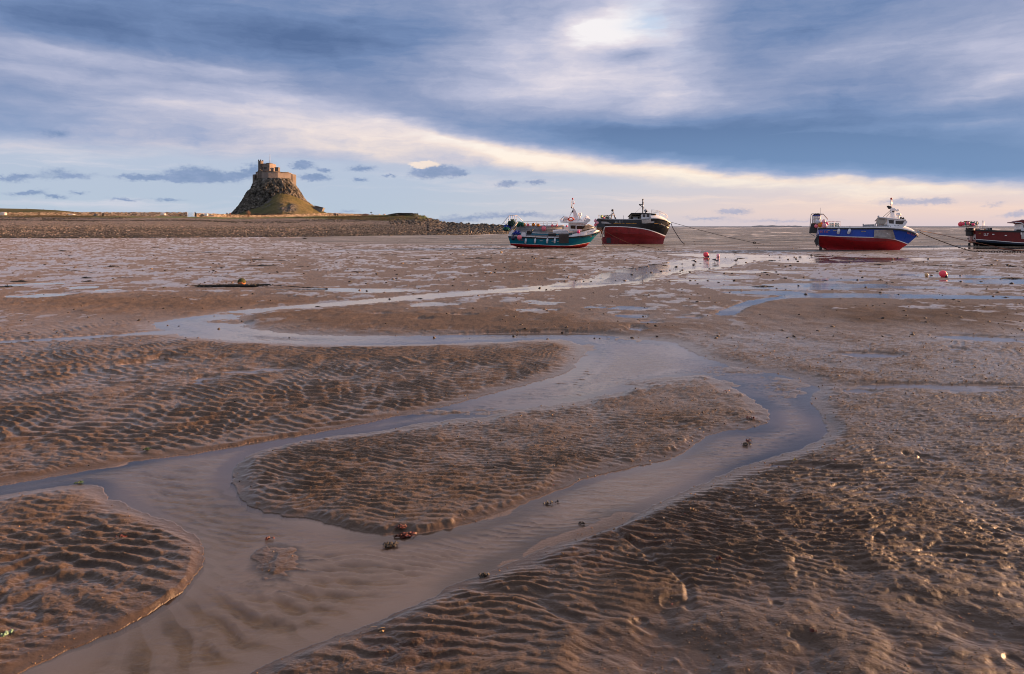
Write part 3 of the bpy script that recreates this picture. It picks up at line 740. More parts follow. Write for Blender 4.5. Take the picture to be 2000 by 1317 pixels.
# attributes: height up the beach decides pebbles, dark weed, wrack lines, turf
grassT = interp(bx, [(-700, 0.98), (0, 0.97), (140, 0.96), (250, 0.93), (480, 0.92), (560, 0.93), (620, 0.88), (700, 0.82), (760, 0.72), (820, 0.70), (838, 0.9), (850, 1.2), (1060, 1.3)])[None, :] * np.ones_like(BX)
gmask = sstep(-0.035, 0.03, TT - grassT + 0.05 * nz + 0.02 * nz2)
weedm = np.clip(np.exp(-(TT / 0.16) ** 2) + 0.85 * sstep(840, 900, BX) + 0.8 * np.exp(-((TT - 0.30) / 0.20) ** 2) * sstep(-0.25, 0.25, nz + 0.3 * nz2) + 0.55 * sstep(560, 760, BX) * sstep(0.62, 0.5, TT), 0, 1)
wrack = np.clip(np.exp(-((TT - 0.80 + 0.03 * nz) / 0.028) ** 2) * (BX < 760) + np.exp(-((TT - 0.90 + 0.03 * nz) / 0.018) ** 2) * (BX < 240) + 0.8 * np.exp(-((TT - 0.73 + 0.04 * nz) / 0.026) ** 2) * sstep(400, 600, BX) * (BX < 830), 0, 1) * sstep(-0.55, -0.1, nz2)
beach_m, n, o = material("shingle_bank")
tcn = n.new('ShaderNodeTexCoord'); oc = tcn.outputs['Object']
ga = n.new('ShaderNodeAttribute', attribute_name='turf').outputs['Fac']
wa = n.new('ShaderNodeAttribute', attribute_name='weed').outputs['Fac']
ra_ = n.new('ShaderNodeAttribute', attribute_name='wrack').outputs['Fac']
vo = n.new('ShaderNodeTexVoronoi'); n.put(vo.inputs['Vector'], oc); vo.inputs['Scale'].default_value = 3.2
sepc = n.new('ShaderNodeSeparateColor'); n.put(sepc.inputs[0], vo.outputs['Color'])
st = n.ramp(sepc.outputs[0], [(0, (0.05, 0.042, 0.036)), (0.35, (0.11, 0.088, 0.07)), (0.7, (0.19, 0.145, 0.11)), (0.93, (0.33, 0.25, 0.18)), (1, (0.5, 0.42, 0.33))])
wd = n.ramp(sepc.outputs[1], [(0, (0.016, 0.015, 0.010)), (0.7, (0.036, 0.032, 0.022)), (1, (0.11, 0.09, 0.06))])
c = n.mix(n.math('MULTIPLY', wa, 0.85), st, wd)
c = n.mix(n.math('MULTIPLY', ra_, 0.9), c, (0.02, 0.013, 0.010))
gn = n.noise(oc, 0.25, 5, 0.6).outputs[0]
gr = n.ramp(gn, [(0.30, (0.20, 0.125, 0.055)), (0.46, (0.15, 0.115, 0.035)), (0.54, (0.085, 0.125, 0.020)), (0.7, (0.065, 0.130, 0.016))])
c = n.mix(ga, c, gr)
p = n.new('ShaderNodeBsdfPrincipled'); n.put(p.inputs['Base Color'], c); p.inputs['Roughness'].default_value = 0.75
bm_ = n.new('ShaderNodeBump'); bm_.inputs['Distance'].default_value = 0.25; n.put(bm_.inputs['Height'], vo.outputs['Distance']); bm_.inputs['Strength'].default_value = 0.8
bm_.invert = True
n.put(p.inputs['Normal'], bm_.outputs[0])
n.l.new(p.outputs[0], o.inputs[0])
beach = grid_mesh("beach", BXW.astype(np.float32), DD.astype(np.float32), BZ.astype(np.float32), {'turf': gmask, 'weed': weedm, 'wrack': wrack}, beach_m)
beach['kind'] = 'structure'
def beach_pt(px, t):
    i = int(np.argmin(np.abs(bx - px))); j = int(round(t * (len(tt) - 1)))
    return Vector((float(BXW[j, i]), float(DD[j, i]), float(BZ[j, i])))

# loose stones lying on the bank: thousands of them, one stuff object
def rock_cloud(name, pos, size, shade, mat, seed=1, flat=0.65):
    r = np.random.RandomState(seed); k = len(pos)
    base = np.array([(1, 0, 0), (-1, 0, 0), (0, 1, 0), (0, -1, 0), (0, 0, 1), (0, 0, -1), (.6, .6, .55), (-.6, .6, .5), (-.6, -.6, .55), (.6, -.6, .5)], np.float32)
    fc = np.array([(0, 6, 4), (6, 2, 4), (2, 7, 4), (7, 1, 4), (1, 8, 4), (8, 3, 4), (3, 9, 4), (9, 0, 4), (0, 2, 6), (2, 1, 7), (1, 3, 8), (3, 0, 9), (2, 0, 5), (1, 2, 5), (3, 1, 5), (0, 3, 5)], np.int32)
    V = base[None] * (1 + r.uniform(-0.30, 0.30, (k, 10, 1))) * np.array([1, 1, flat]) * size[:, None, None]
    sx = r.uniform(0.75, 1.35, (k, 1)); V[:, :, 0] *= sx
    a = r.uniform(0, 6.28, k); ca, sa = np.cos(a)[:, None], np.sin(a)[:, None]
    X = V[:, :, 0] * ca - V[:, :, 1] * sa; Yv = V[:, :, 0] * sa + V[:, :, 1] * ca
    V[:, :, 0] = X; V[:, :, 1] = Yv
    tx, ty = r.uniform(-.4, .4, (k, 1)), r.uniform(-.4, .4, (k, 1))
    V[:, :, 2] += V[:, :, 0] * tx + V[:, :, 1] * ty
    V += pos[:, None, :]
    FC = (fc[None] + (np.arange(k) * 10)[:, None, None]).reshape(-1, 3).astype(np.int32)
    me = bpy.data.meshes.new(name)
    me.vertices.add(k * 10); me.vertices.foreach_set('co', V.astype(np.float32).ravel())
    me.loops.add(FC.size); me.loops.foreach_set('vertex_index', FC.ravel())
    me.polygons.add(len(FC)); me.polygons.foreach_set('loop_start', np.arange(0, FC.size, 3, dtype=np.int32)); me.polygons.foreach_set('loop_total', np.full(len(FC), 3, np.int32))
    at = me.attributes.new('shade', 'FLOAT', 'POINT'); at.data.foreach_set('value', np.repeat(shade, 10).astype(np.float32))
    me.update(); me.validate(); me.materials.append(mat)
    ob = bpy.data.objects.new(name, me); col.objects.link(ob)
    ob['kind'] = 'stuff'
    return ob
stone_m, n, o = material("beach_stone")
sa_ = n.new('ShaderNodeAttribute', attribute_name='shade').outputs['Fac']
tcn = n.new('ShaderNodeTexCoord')
c = n.ramp(sa_, [(0, (0.018, 0.017, 0.013)), (0.22, (0.05, 0.045, 0.035)), (0.40, (0.15, 0.112, 0.083)), (0.70, (0.27, 0.20, 0.145)), (0.90, (0.42, 0.31, 0.215)), (1, (0.60, 0.52, 0.42))])
c = n.mix(n.math('MULTIPLY', n.noise(tcn.outputs['Object'], 9, 4, 0.6).outputs[0], 0.3), c, (0.03, 0.026, 0.02))
p = n.new('ShaderNodeBsdfPrincipled'); n.put(p.inputs['Base Color'], c); p.inputs['Roughness'].default_value = 0.6
n.l.new(p.outputs[0], o.inputs[0])
r = np.random.RandomState(11)
K = 36000
rpx = r.uniform(-120, 1010, K); rt = r.uniform(0, 1, K) ** 1.35 * 0.97
ii = np.searchsorted(bx, rpx).clip(1, len(bx) - 1); jj = (rt * (len(tt) - 1)).astype(int)
keep = gmask[jj, ii] < 0.4
ii, jj = ii[keep], jj[keep]
pos = np.stack([BXW[jj, ii], DD[jj, ii], BZ[jj, ii]], -1)
pos[:, 0] += r.uniform(-.1, .1, len(pos)); pos[:, 1] += r.uniform(-0.5, 0.5, len(pos))
size = r.uniform(0.09, 0.25, len(pos)) * (1 - 0.6 * sstep(0.4, 0.75, rt[keep])) * (1 + 0.35 * sstep(800, 900, bx[ii]))
wsh = weedm[jj, ii]
shade = np.clip(r.beta(0.8, 2.2, len(pos)) * 1.25 * (1 - 0.90 * wsh * (r.rand(len(pos)) < 0.85)) * (1 - 0.7 * wrack[jj, ii]) + 0.02, 0, 1)
shade = np.where(r.rand(len(pos)) < 0.11 * (1 - 0.6 * wsh), r.uniform(0.62, 1.0, len(pos)), shade)
shingle = rock_cloud("shingle", pos, size, shade, stone_m, 2)
# strand lines of dark wrack
K = 5200
rpx = r.uniform(-120, 835, K); lane = r.choice([0.795, 0.80, 0.90, 0.73], K); rt = lane + 0.012 * r.randn(K) + 0.03 * np.sin(rpx * 0.02 + lane * 9)
okk = (fbm(rpx * 0.03, lane * 40, 3, 0.6, 2) > -0.12) & ~((lane > .85) & (rpx > 260)) & ~((lane < .75) & (rpx < 420)); rpx, rt = rpx[okk], rt[okk]
ii = np.searchsorted(bx, rpx).clip(1, len(bx) - 1); jj = (rt * (len(tt) - 1)).astype(int).clip(0, len(tt) - 1)
pos = np.stack([BXW[jj, ii] + r.uniform(-.3, .3, len(ii)), DD[jj, ii] + r.uniform(-.5, .5, len(ii)), BZ[jj, ii] + 0.05], -1)
rock_cloud("strand_wrack", pos, r.uniform(0.10, 0.30, len(pos)), r.rand(len(pos)) * 0.10, stone_m, 12, 0.45)
# boulders of the rocky spit and of the bank end: bigger, darker
K = 2600
rpx = np.concatenate([r.uniform(835, 1015, K), r.uniform(760, 880, 500)]); rt = np.concatenate([r.uniform(0.25, 1.0, K), r.uniform(0.55, 1.0, 500)])
ii = np.searchsorted(bx, rpx).clip(1, len(bx) - 1); jj = (rt * (len(tt) - 1)).astype(int)
kk = ~((gmask[jj, ii] > 0.5) & (r.rand(len(ii)) < 0.8)); ii, jj = ii[kk], jj[kk]
pos = np.stack([BXW[jj, ii], DD[jj, ii], BZ[jj, ii] + 0.05], -1)
size = r.uniform(0.2, 0.62, len(pos)); shade = np.clip(r.beta(0.8, 7.0, len(pos)) * 0.7 + 0.25 * (bx[ii] < 870) * r.rand(len(pos)), 0, 1)
boulders = rock_cloud("shore_boulders", pos, size, shade, stone_m, 5, 0.75)

# land behind the bank, mostly hidden, carries wall, castle hill and the low rise on the left
turf_m, n, o = material("rough_turf")
tcn = n.new('ShaderNodeTexCoord'); oc = tcn.outputs['Object']
g1 = n.noise(oc, 0.06, 6, 0.65).outputs[0]; g2 = n.noise(oc, 0.9, 5, 0.7).outputs[0]
c = n.ramp(g1, [(0.30, (0.045, 0.060, 0.020)), (0.45, (0.090, 0.088, 0.030)), (0.58, (0.15, 0.120, 0.050)), (0.72, (0.19, 0.140, 0.065))])
c = n.mix(n.math('MULTIPLY', n.maprange(g2, 0.38, 0.68), 0.6), c, (0.045, 0.045, 0.020))
p = n.new('ShaderNodeBsdfPrincipled'); n.put(p.inputs['Base Color'], c); p.inputs['Roughness'].default_value = 0.9
p.inputs['Specular IOR Level'].default_value = 0.15
bm_ = n.new('ShaderNodeBump'); bm_.inputs['Distance'].default_value = 0.8; n.put(bm_.inputs['Height'], g2); n.put(p.inputs['Normal'], bm_.outputs[0])
n.l.new(p.outputs[0], o.inputs[0])
mx_ = np.linspace(-900, 830, 200); md = np.concatenate([np.linspace(255, 300, 8), np.linspace(310, 620, 22)])
MX = np.repeat(mx_[None], len(md), 0); MD = np.repeat(md[:, None], len(mx_), 1)
topz = H - (interp(mx_, TOP) - HY) * interp(mx_, TDEP) / F
MZ = topz[None] - 0.45 - 0.5 * sstep(255, 275, MD) * 0 + 0.15 * fbm(MX * 0.05, MD * 0.05, 3, 0.5, 1) - 0.002 * (MD - 255)
rise = interp(mx_, [(-900, 416), (-60, 407), (0, 407.5), (60, 408.6), (110, 411), (150, 414.5), (190, 420), (830, 440)])[None]
zr = H - (rise - HY) * 480 / F
MZ = MZ + np.maximum(zr - MZ, 0) * np.exp(-((MD - 480) / 70) ** 2)
meadow = grid_mesh("meadow", ((MX - CX) / F * MD).astype(np.float32), MD.astype(np.float32), MZ.astype(np.float32), None, turf_m)
meadow['kind'] = 'structure'

# ------------------------------------------------------------------ dry-stone wall, built of real courses
wall_m = paint("dry_stone", (0.29, 0.235, 0.18), 0.8, 0, 0.6, 1.6, (0.10, 0.08, 0.06), 0.7)
wall_ms = [wall_m, paint('dry_stone_dark', (0.13, 0.105, 0.08), 0.85, 0, 0.4, 2), paint('dry_stone_pale', (0.38, 0.32, 0.25), 0.8, 0, 0.3, 2), paint('dry_stone_brown', (0.21, 0.155, 0.11), 0.85, 0, 0.4, 2)]
def stone_wall(name, pts, thick, label, seed, sx=0.55, hstone=0.30):
    """pts: (px, py_top, py_base, depth)"""
    r = random.Random(seed); mb = MB()
    for (a, b) in zip(pts[:-1], pts[1:]):
        def W(q):
            X = (q[0] - CX) / F * q[3]; return Vector((X, q[3], 0)), H - (q[1] - HY) * q[3] / F, H - (q[2] - HY) * q[3] / F - 0.4
        (A, at, ab), (B, bt, bb) = W(a), W(b)
        Ln = (B - A).length; dirv = (B - A) / Ln; nrm = Vector((dirv.y, -dirv.x, 0))
        rot = Matrix((dirv, -nrm, Vector((0, 0, 1)))).transposed()
        s_ = 0
        while s_ < Ln:
            w_ = min(r.uniform(0.7, 1.5) * sx, Ln - s_ + 0.02)
            k_ = (s_ + w_ / 2) / Ln
            z0 = ab + (bb - ab) * k_; z1 = at + (bt - at) * k_ + r.uniform(-0.14, 0.12)
            z = z0
            while z < z1 - 0.04:
                h_ = min(r.uniform(0.7, 1.3) * hstone, z1 - z)
                cpos = A + dirv * (s_ + w_ / 2) + nrm * r.uniform(-0.035, 0.035) + Vector((0, 0, z + h_ / 2))
                mb.box(cpos, (w_ * 0.97, thick, h_ * 0.95), r.choice((0, 0, 1, 2, 3)), rot)
                z += h_
            s_ += w_
    ob = mb.build(name, wall_ms)
    return tag(ob, label, 'wall')
stone_wall("stone_wall", [(-160, 414.5, 421.5, 228), (0, 415.2, 421.5, 243), (140, 414.8, 422, 256), (250, 414.7, 422.6, 266), (365.3, 414.9, 423.0, 276)], 0.6, "long pale dry-stone field wall behind the beach left of the white gate", 3)
stone_wall("stone_wall", [(383, 416.4, 423.6, 268), (420, 417.8, 424.6, 274), (446, 418.8, 425.4, 279), (500, 420.2, 426, 287), (560, 419.0, 425.6, 296), (600, 417.6, 424.6, 303), (640, 416.2, 423.6, 311), (700, 418.0, 424.0, 321), (738, 419.6, 424.2, 326), (764, 420.4, 424.2, 330)], 0.6, "stone wall running below the castle hill right of the white gate", 4)
dk = paint("dark_wall_stone", (0.06, 0.052, 0.042), 0.85, 0, 0.4, 1.5)
mb = MB(); r_ = random.Random(9)
for i in range(64):
    px = 488 + i * 1.32; dep = 330; X = (px - CX) / F * dep
    zt = H - (417.6 + 0.5 * math.sin(i * 0.4) - HY) * dep / F
    mb.box((X, dep, zt - 1.2), (0.36, 0.6, 2.4 + r_.uniform(-.2, .2)), 0)
tag(mb.build("field_wall", dk), "low dark field wall at the foot of the grassy castle slope", "wall")

# ------------------------------------------------------------------ castle crag
DC = 400.0
def cw_(px, py, dep=DC): return Vector(((px - CX) / F * dep, dep, H - (py - HY) * dep / F))
rock_m, n, o = material("crag_rock")
tcn = n.new('ShaderNodeTexCoord'); oc = tcn.outputs['Object']
v1 = n.noise(n.mapping(oc, scale=(1, 1, 0.45)), 0.55, 6, 0.7).outputs[0]
v2 = n.noise(oc, 0.22, 5, 0.65).outputs[0]
v3 = n.noise(oc, 1.4, 4, 0.7).outputs[0]
geo = n.new('ShaderNodeNewGeometry'); sg = n.new('ShaderNodeSeparateXYZ'); n.put(sg.inputs[0], geo.outputs['Normal'])
c = n.ramp(v1, [(0.36, (0.020, 0.019, 0.018)), (0.48, (0.085, 0.075, 0.060)), (0.58, (0.165, 0.145, 0.120)), (0.72, (0.36, 0.34, 0.31))])
c = n.mix(n.math('MULTIPLY', n.maprange(v3, 0.57, 0.68), 0.6), c, (0.40, 0.38, 0.35))
gmix = n.math('MULTIPLY', n.maprange(n.math('ADD', n.math('MULTIPLY', sg.outputs[2], 0.75), n.math('MULTIPLY', v2, 0.6)), 0.78, 0.94), 0.6)
c = n.mix(gmix, c, n.ramp(v3, [(0.35, (0.045, 0.046, 0.022)), (0.65, (0.12, 0.095, 0.050))]))
p = n.new('ShaderNodeBsdfPrincipled'); n.put(p.inputs['Base Color'], c); p.inputs['Roughness'].default_value = 0.85
p.inputs['Specular IOR Level'].default_value = 0.25
bm_ = n.new('ShaderNodeBump'); bm_.inputs['Distance'].default_value = 0.8; bm_.inputs['Strength'].default_value = 0.9; n.put(bm_.inputs['Height'], n.math('ADD', v1, n.math('MULTIPLY', v3, 0.5))); n.put(p.inputs['Normal'], bm_.outputs[0])
n.l.new(p.outputs[0], o.inputs[0])
LEFT = [(349, 500), (352, 498), (358, 494), (366, 491), (370, 488.5), (375, 484), (385, 479), (392, 474), (400, 470), (405, 465.5), (412, 459), (424, 452)]
RIGHT = [(349, 568), (352, 570), (356, 573), (362, 578), (368, 583), (375, 587.5), (385, 593), (392, 598), (398, 606), (404, 614), (412, 626), (424, 640)]
lev = np.linspace(424, 349, 170); ang = np.linspace(0, 2 * math.pi, 481)
LV = np.repeat(lev[:, None], len(ang), 1); AN = np.repeat(ang[None], len(lev), 0)
lx = interp(lev, LEFT); rx = interp(lev, RIGHT)
cxl = (lx + rx) / 2; hw = (rx - lx) / 2 * DC / F
rad = hw[:, None] * np.ones_like(AN)
CXW = ((cxl - CX) / F * DC)[:, None]
ZL = (H - (lev - HY) * DC / F)[:, None] * np.ones_like(AN)
ux, uy = np.cos(AN), -np.sin(AN)
bxx = CXW + rad * ux; DF = (0.62 + 0.23 * np.clip((LV - 350) / 22, 0, 1))
byy = DC + rad * DF * uy
# vertical buttresses, ledges and broken rock
sarc = AN * 12
nn = fbm(bxx * 0.22 + 31, byy * 0.22 + ZL * 0.05, 4, 0.6, 1) * 1.5 + fbm(bxx * 0.7 + byy * 0.5, ZL * 0.30 + byy * 0.4, 4, 0.6, 2) * 1.1 + fbm(bxx * 1.9 - byy, ZL * 1.2 + byy, 3, 0.6, 3) * 0.45
nn += 1.0 * np.abs(fbm(bxx * 0.5 + byy * 0.8, ZL * 0.12, 3, 0.6, 0)) - 1.6 * np.exp(-(fbm(bxx * 0.45 + 9, byy * 0.45 + ZL * 0.10, 3, 0.55, 2) / 0.05) ** 2) + 0.25 * fbm(bxx * 3.3, ZL * 2.1 + byy * 3, 2, 0.6, 1)
edge = np.abs(ux) ** 6
rr = rad + (nn - 0.5) * (1 - 0.45 * edge) * (0.5 + 0.5 * np.clip((LV - 350) / 15, 0, 1)) - 0.3
crag = grid_mesh("crag", (CXW + rr * ux).astype(np.float32), (DC + rr * DF * uy).astype(np.float32), (ZL + 0.35 * fbm(bxx, byy + ZL, 3, 0.6, 1)).astype(np.float32), None, rock_m, smooth=False)
crag['kind'] = 'structure'
# cap so the top is closed
mbc = MB(); k_ = len(ang) - 1
ring = [Vector((float(CXW[-1, 0] + rr[-1, i] * ux[-1, i]), float(DC + rr[-1, i] * 0.62 * uy[-1, i]), float(ZL[-1, 0]) - 0.1)) for i in range(0, k_, 6)]
mbc.add(ring, [list(range(len(ring)))])
cap = mbc.build("crag_top", rock_m); cap.parent = crag

# grassy apron in front of the crag
APT = [(425, 424.5), (440, 420.5), (455, 414), (466, 408.5), (478, 404), (495, 401), (508, 398), (520, 391), (530, 383), (540, 378.5), (552, 377.5), (566, 380.5), (582, 386.5), (596, 393.5), (608, 400), (618, 406), (626, 412), (634, 418), (650, 424.5)]
ax_ = np.linspace(425, 650, 240); at_ = np.linspace(0, 1, 60)
yt_ = interp(ax_, APT); AX = np.repeat(ax_[None], len(at_), 0); AT = np.repeat(at_[:, None], len(ax_), 1)
lxx = interp(yt_, [(q[0], q[1]) for q in sorted(LEFT)]); rxx = interp(yt_, [(q[0], q[1]) for q in sorted(RIGHT)])
hw_ = (rxx - lxx) / 2; ce = (rxx + lxx) / 2
q_ = np.clip((ax_ - ce) / hw_, -1, 1)
dtop = DC - np.sqrt(1 - q_ ** 2) * hw_ * 0.85 * DC / F + 1.6
dbot = 352 + 30 * np.abs((ax_ - 545) / 105) ** 2
dtop = np.maximum(dtop, dbot + 3)
AD = dtop[None] + (dbot - dtop)[None] * AT
AY = yt_[None] + (426.5 - yt_)[None] * (AT ** 0.85)
AZ = H - (AY - HY) * AD / F
AXW = (AX - CX) / F * AD
outc = np.clip(sstep(538, 552, AX) * sstep(590, 570, AX) * sstep(0.30, 0.42, AT) * sstep(0.85, 0.62, AT) * sstep(-0.35, 0.25, fbm(AXW * 0.12, AD * 0.12, 3, 0.6, 1) + 0.3), 0, 1)
AZ = AZ + 0.35 * fbm(AXW * 0.2, AD * 0.2, 4, 0.6, 2) * sstep(0, 0.1, AT) + outc * (0.8 + 1.0 * fbm(AXW * 0.6, AD * 0.6, 3, 0.6, 3)) + 0.5 * np.exp(-((AT - 0.33) / 0.05) ** 2) * (AX > 530)
apr_m, n, o = material("hill_turf")
tcn = n.new('ShaderNodeTexCoord'); oc = tcn.outputs['Object']
oa = n.new('ShaderNodeAttribute', attribute_name='outcrop').outputs['Fac']; ye = n.new('ShaderNodeAttribute', attribute_name='dry').outputs['Fac']
g1 = n.noise(oc, 0.13, 6, 0.65).outputs[0]; g2 = n.noise(n.mapping(oc, scale=(1, 1, 2)), 0.8, 5, 0.7).outputs[0]
c = n.ramp(g1, [(0.30, (0.055, 0.060, 0.026)), (0.5, (0.085, 0.085, 0.034)), (0.7, (0.12, 0.105, 0.048))])
cy = n.ramp(g1, [(0.32, (0.070, 0.072, 0.026)), (0.5, (0.135, 0.110, 0.045)), (0.68, (0.19, 0.145, 0.065))])
c = n.mix(ye, c, cy)
c = n.mix(n.math('MULTIPLY', n.maprange(g2, 0.45, 0.7), 0.55), c, (0.05, 0.045, 0.022))
c = n.mix(oa, c, n.ramp(g2, [(0.35, (0.035, 0.033, 0.030)), (0.55, (0.12, 0.11, 0.10)), (0.68, (0.32, 0.30, 0.27))]))
p = n.new('ShaderNodeBsdfPrincipled'); n.put(p.inputs['Base Color'], c); p.inputs['Roughness'].default_value = 0.9; p.inputs['Specular IOR Level'].default_value = 0.15
bm_ = n.new('ShaderNodeBump'); bm_.inputs['Distance'].default_value = 0.7; n.put(bm_.inputs['Height'], g2); n.put(p.inputs['Normal'], bm_.outputs[0])
n.l.new(p.outputs[0], o.inputs[0])
lil = sstep(500, 470, AX) * 0
outl = np.clip(sstep(500, 515, AX) * sstep(535, 525, AX) * sstep(0.45, 0.2, AT) * sstep(-0.2, 0.3, fbm(AXW * 0.3, AD * 0.3, 3, 0.6, 2)), 0, 1)
dryA = sstep(522, 545, AX) * (1 - 0.4 * sstep(0.7, 1, AT))
apron = grid_mesh("hillside", AXW.astype(np.float32), AD.astype(np.float32), AZ.astype(np.float32), {'outcrop': np.clip(outc + outl, 0, 1), 'dry': dryA}, apr_m)
apron['kind'] = 'structure'
# grey stone ramp on the right flank
gs = paint("grey_ramp_stone", (0.17, 0.155, 0.14), 0.85, 0, 0.35, 1.2)
mb = MB()
A_ = [cw_(615, 402.5, 398), cw_(631, 406.5, 396), cw_(628, 414, 394), cw_(617, 418, 394), cw_(611, 412, 396)]
B_ = [v + Vector((0, 4, 0)) for v in A_]
mb.prism(A_, B_, 0)
mb.box(cw_(623, 404.4, 396.5) , (5.2, 0.7, 0.5), 0, Matrix.Rotation(math.radians(13), 3, 'Y'))
tag(mb.build("ramp_wall", gs), "grey stone ramp wall on the right flank of the castle hill", "wall")
mb = MB(); r_ = random.Random(3)
ringp = []
for i in range(14):
    a = i / 13; px = 626 + 24 * a; py = 411 + 13 * a ** 0.9 - 2.0 * math.sin(a * 3.1)
    ringp.append((px, py))
vs = []; fs = []
for (px, py) in ringp:
    vs += [cw_(px, py, 396), cw_(px, py, 404), cw_(px - 2, 426, 384)]
for i in range(13):
    a = i * 3; fs += [(a, a + 3, a + 4, a + 1), (a + 2, a + 5, a + 3, a)]
mb.add(vs, fs, 0, True)
sm_ = mb.build("hill_shoulder", apr_m); sm_['kind'] = 'structure'

# ------------------------------------------------------------------ castle
def stone_mat(name, ca, cb, cc):
    m, n, o = material(name)
    tcn = n.new('ShaderNodeTexCoord'); oc = tcn.outputs['Object']
    br = n.noise(n.mapping(oc, scale=(1, 1, 2.2)), 1.3, 4, 0.7).outputs[0]
    big = n.noise(oc, 0.18, 5, 0.6).outputs[0]
    c = n.mix(n.maprange(big, 0.35, 0.68), ca, cb)
    c = n.mix(n.math('MULTIPLY', n.maprange(br, 0.5, 0.75), 0.65), c, cc)
    c = n.mix(n.math('MULTIPLY', n.maprange(br, 0.5, 0.25), 0.5), c, tuple(x * 0.4 for x in ca))
    p = n.new('ShaderNodeBsdfPrincipled'); n.put(p.inputs['Base Color'], c); p.inputs['Roughness'].default_value = 0.85; p.inputs['Specular IOR Level'].default_value = 0.2
    b = n.new('ShaderNodeBump'); b.inputs['Distance'].default_value = 0.25; n.put(b.inputs['Height'], br); n.put(p.inputs['Normal'], b.outputs[0])
    n.l.new(p.outputs[0], o.inputs[0]); return m
cas_m = stone_mat("castle_stone", (0.25, 0.205, 0.18), (0.33, 0.275, 0.24), (0.16, 0.135, 0.12))
cas_d = stone_mat("castle_dark_and_shade_stone", (0.15, 0.125, 0.11), (0.20, 0.17, 0.145), (0.10, 0.085, 0.075))  # darker castle stone; on the east end it stands in for shade
roof_m = paint("castle_roof_slate", (0.14, 0.10, 0.085), 0.8, 0, 0.3, 1.0)
castle = thing("castle", "small brown stone castle with flagpole on top of the rocky crag", "castle", cw_(532, 352))
CB = castle.location
sc_ = DC / F
def cpoly(name, plan, mat, top, bot, merlon=None):
    """plan: [(px, d)] outline, walls with px in photo columns and d metres towards (-) or away (+)"""
    mb = MB()
    P = [Vector(((px - CX) / F * DC, DC + dd, 0)) for px, dd in plan]
    n_ = len(P)
    tz = [H - (t - HY) * sc_ for t in (top if isinstance(top, list) else [top] * n_)]
    bz_ = H - (bot - HY) * sc_
    A = [Vector((p.x, p.y, z)) - CB for p, z in zip(P, tz)]; B = [Vector((p.x, p.y, bz_)) - CB for p in P]
    mb.add(A + B, [list(range(n_ - 1, -1, -1))] + [[i, (i + 1) % n_, (i + 1) % n_ + n_, i + n_] for i in range(n_)], 0)
    ob = mb.build(name, mat, castle)
    return ob
bw = cpoly("battery_wall", [(493, 9), (494, 2), (500, -1.0), (508, -3.2), (516, -5.0), (531, -5.6), (547, -3.9), (567, 1.4), (568.5, 6), (560, 9), (500, 9)], cas_m, [341, 341, 341, 339, 337, 336.2, 337, 338.2, 340, 340, 341], 366)
cpoly('shaded_east_end', [(567.2, 1.5), (569.5, 1.9), (571.2, 4), (571.2, 7), (567.2, 8)], cas_d, 340, 362)  # east end of the walls, its shade put in with the darker stone
# parapet coping
mb = MB()
def edge_w(px, d, py): return Vector(((px - CX) / F * DC, DC + d, H - (py - HY) * sc_)) - CB
for (a, b) in [((516, -5.06, 336.9), (531, -5.66, 336.1)), ((531, -5.66, 336.1), (547, -3.96, 336.9)), ((547, -3.96, 336.9), (567, 1.36, 338.1))]:
    mb.tube([edge_w(*a), edge_w(*b)], 0.22, 0, 4)
mb.build("coping", cas_d, bw)
cpoly("west_wing", [(496, 2), (508, -2), (508, 6), (496, 8)], cas_d, [341, 331.5, 331.5, 341], 350)
cpoly("west_turret", [(495.5, 3), (501, 1.5), (501, 6), (495.5, 7)], cas_d, 335.2, 345)
cpoly("gable", [(505, 0.5), (509.5, -0.5), (509.5, 4), (505, 4.5)], cas_d, 327.5, 340)
tw = cpoly("stair_tower", [(508.7, -3.6), (513.9, -3.8), (514.4, 0), (509.0, 0.4)], cas_d, 315.6, 349)
for px, d in ((509.3, -3.3), (513.4, -3.5), (513.8, -0.3), (509.5, 0.0)):
    mb = MB(); mb.box(edge_w(px, d, 314.6), (0.5, 0.6, 0.9)); mb.build("merlon", cas_d, tw)
uh = cpoly("upper_house", [(513.6, -2.2), (523.5, -2.8), (525, -3.4), (530.0, -3.0), (533, -0.6), (533.3, 5), (513.6, 6)], cas_m, [321.2, 321.0, 320.3, 320.2, 320.2, 320.2, 321.2], 340)
mb = MB(); mb.tube([edge_w(513.7, -2.3, 321), edge_w(523.5, -2.9, 320.9), edge_w(525, -3.45, 320.2), edge_w(530, -3.05, 320.1), edge_w(533.1, -0.6, 320.1)], 0.2, 0, 4)
mb.build("coping", cas_d, uh)
win_m = paint("castle_window", (0.02, 0.022, 0.028), 0.2)
for px, py, d, w, h in [(520.8, 329.2, -2.72, 0.9, 1.15), (525.4, 329.2, -3.42, 0.6, 0.8), (516.5, 329, -2.45, 0.5, 0.8), (527.6, 333.2, -3.28, 0.5, 0.6), (527.6, 325.5, -3.28, 0.4, 0.5)]:
    mb = MB(); mb.box(edge_w(px, d, py), (w, 0.25, h)); mb.build("window", win_m, uh)
cpoly("curtain_wall", [(513, -5.3), (520, -4.9), (520, -3), (513, -3)], cas_d, [331.5, 336.6, 336.6, 331.5], 350)
cpoly("chimney_block", [(538, -1.2), (544.6, -1.0), (545.1, 1.6), (538.2, 1.6)], cas_d, 328.2, 340)
mb = MB(); mb.box(edge_w(541.5, 0.25, 327.8), (2.3, 3.2, 0.35)); mb.build("chimney_cap", cas_d, castle)
mb = MB(); mb.box(edge_w(557, 2.5, 336.9), (2.3, 1.5, 0.7)); mb.build("parapet_block", cas_d, castle)
pole_m = paint("flagpole_paint", (0.45, 0.43, 0.42), 0.5)
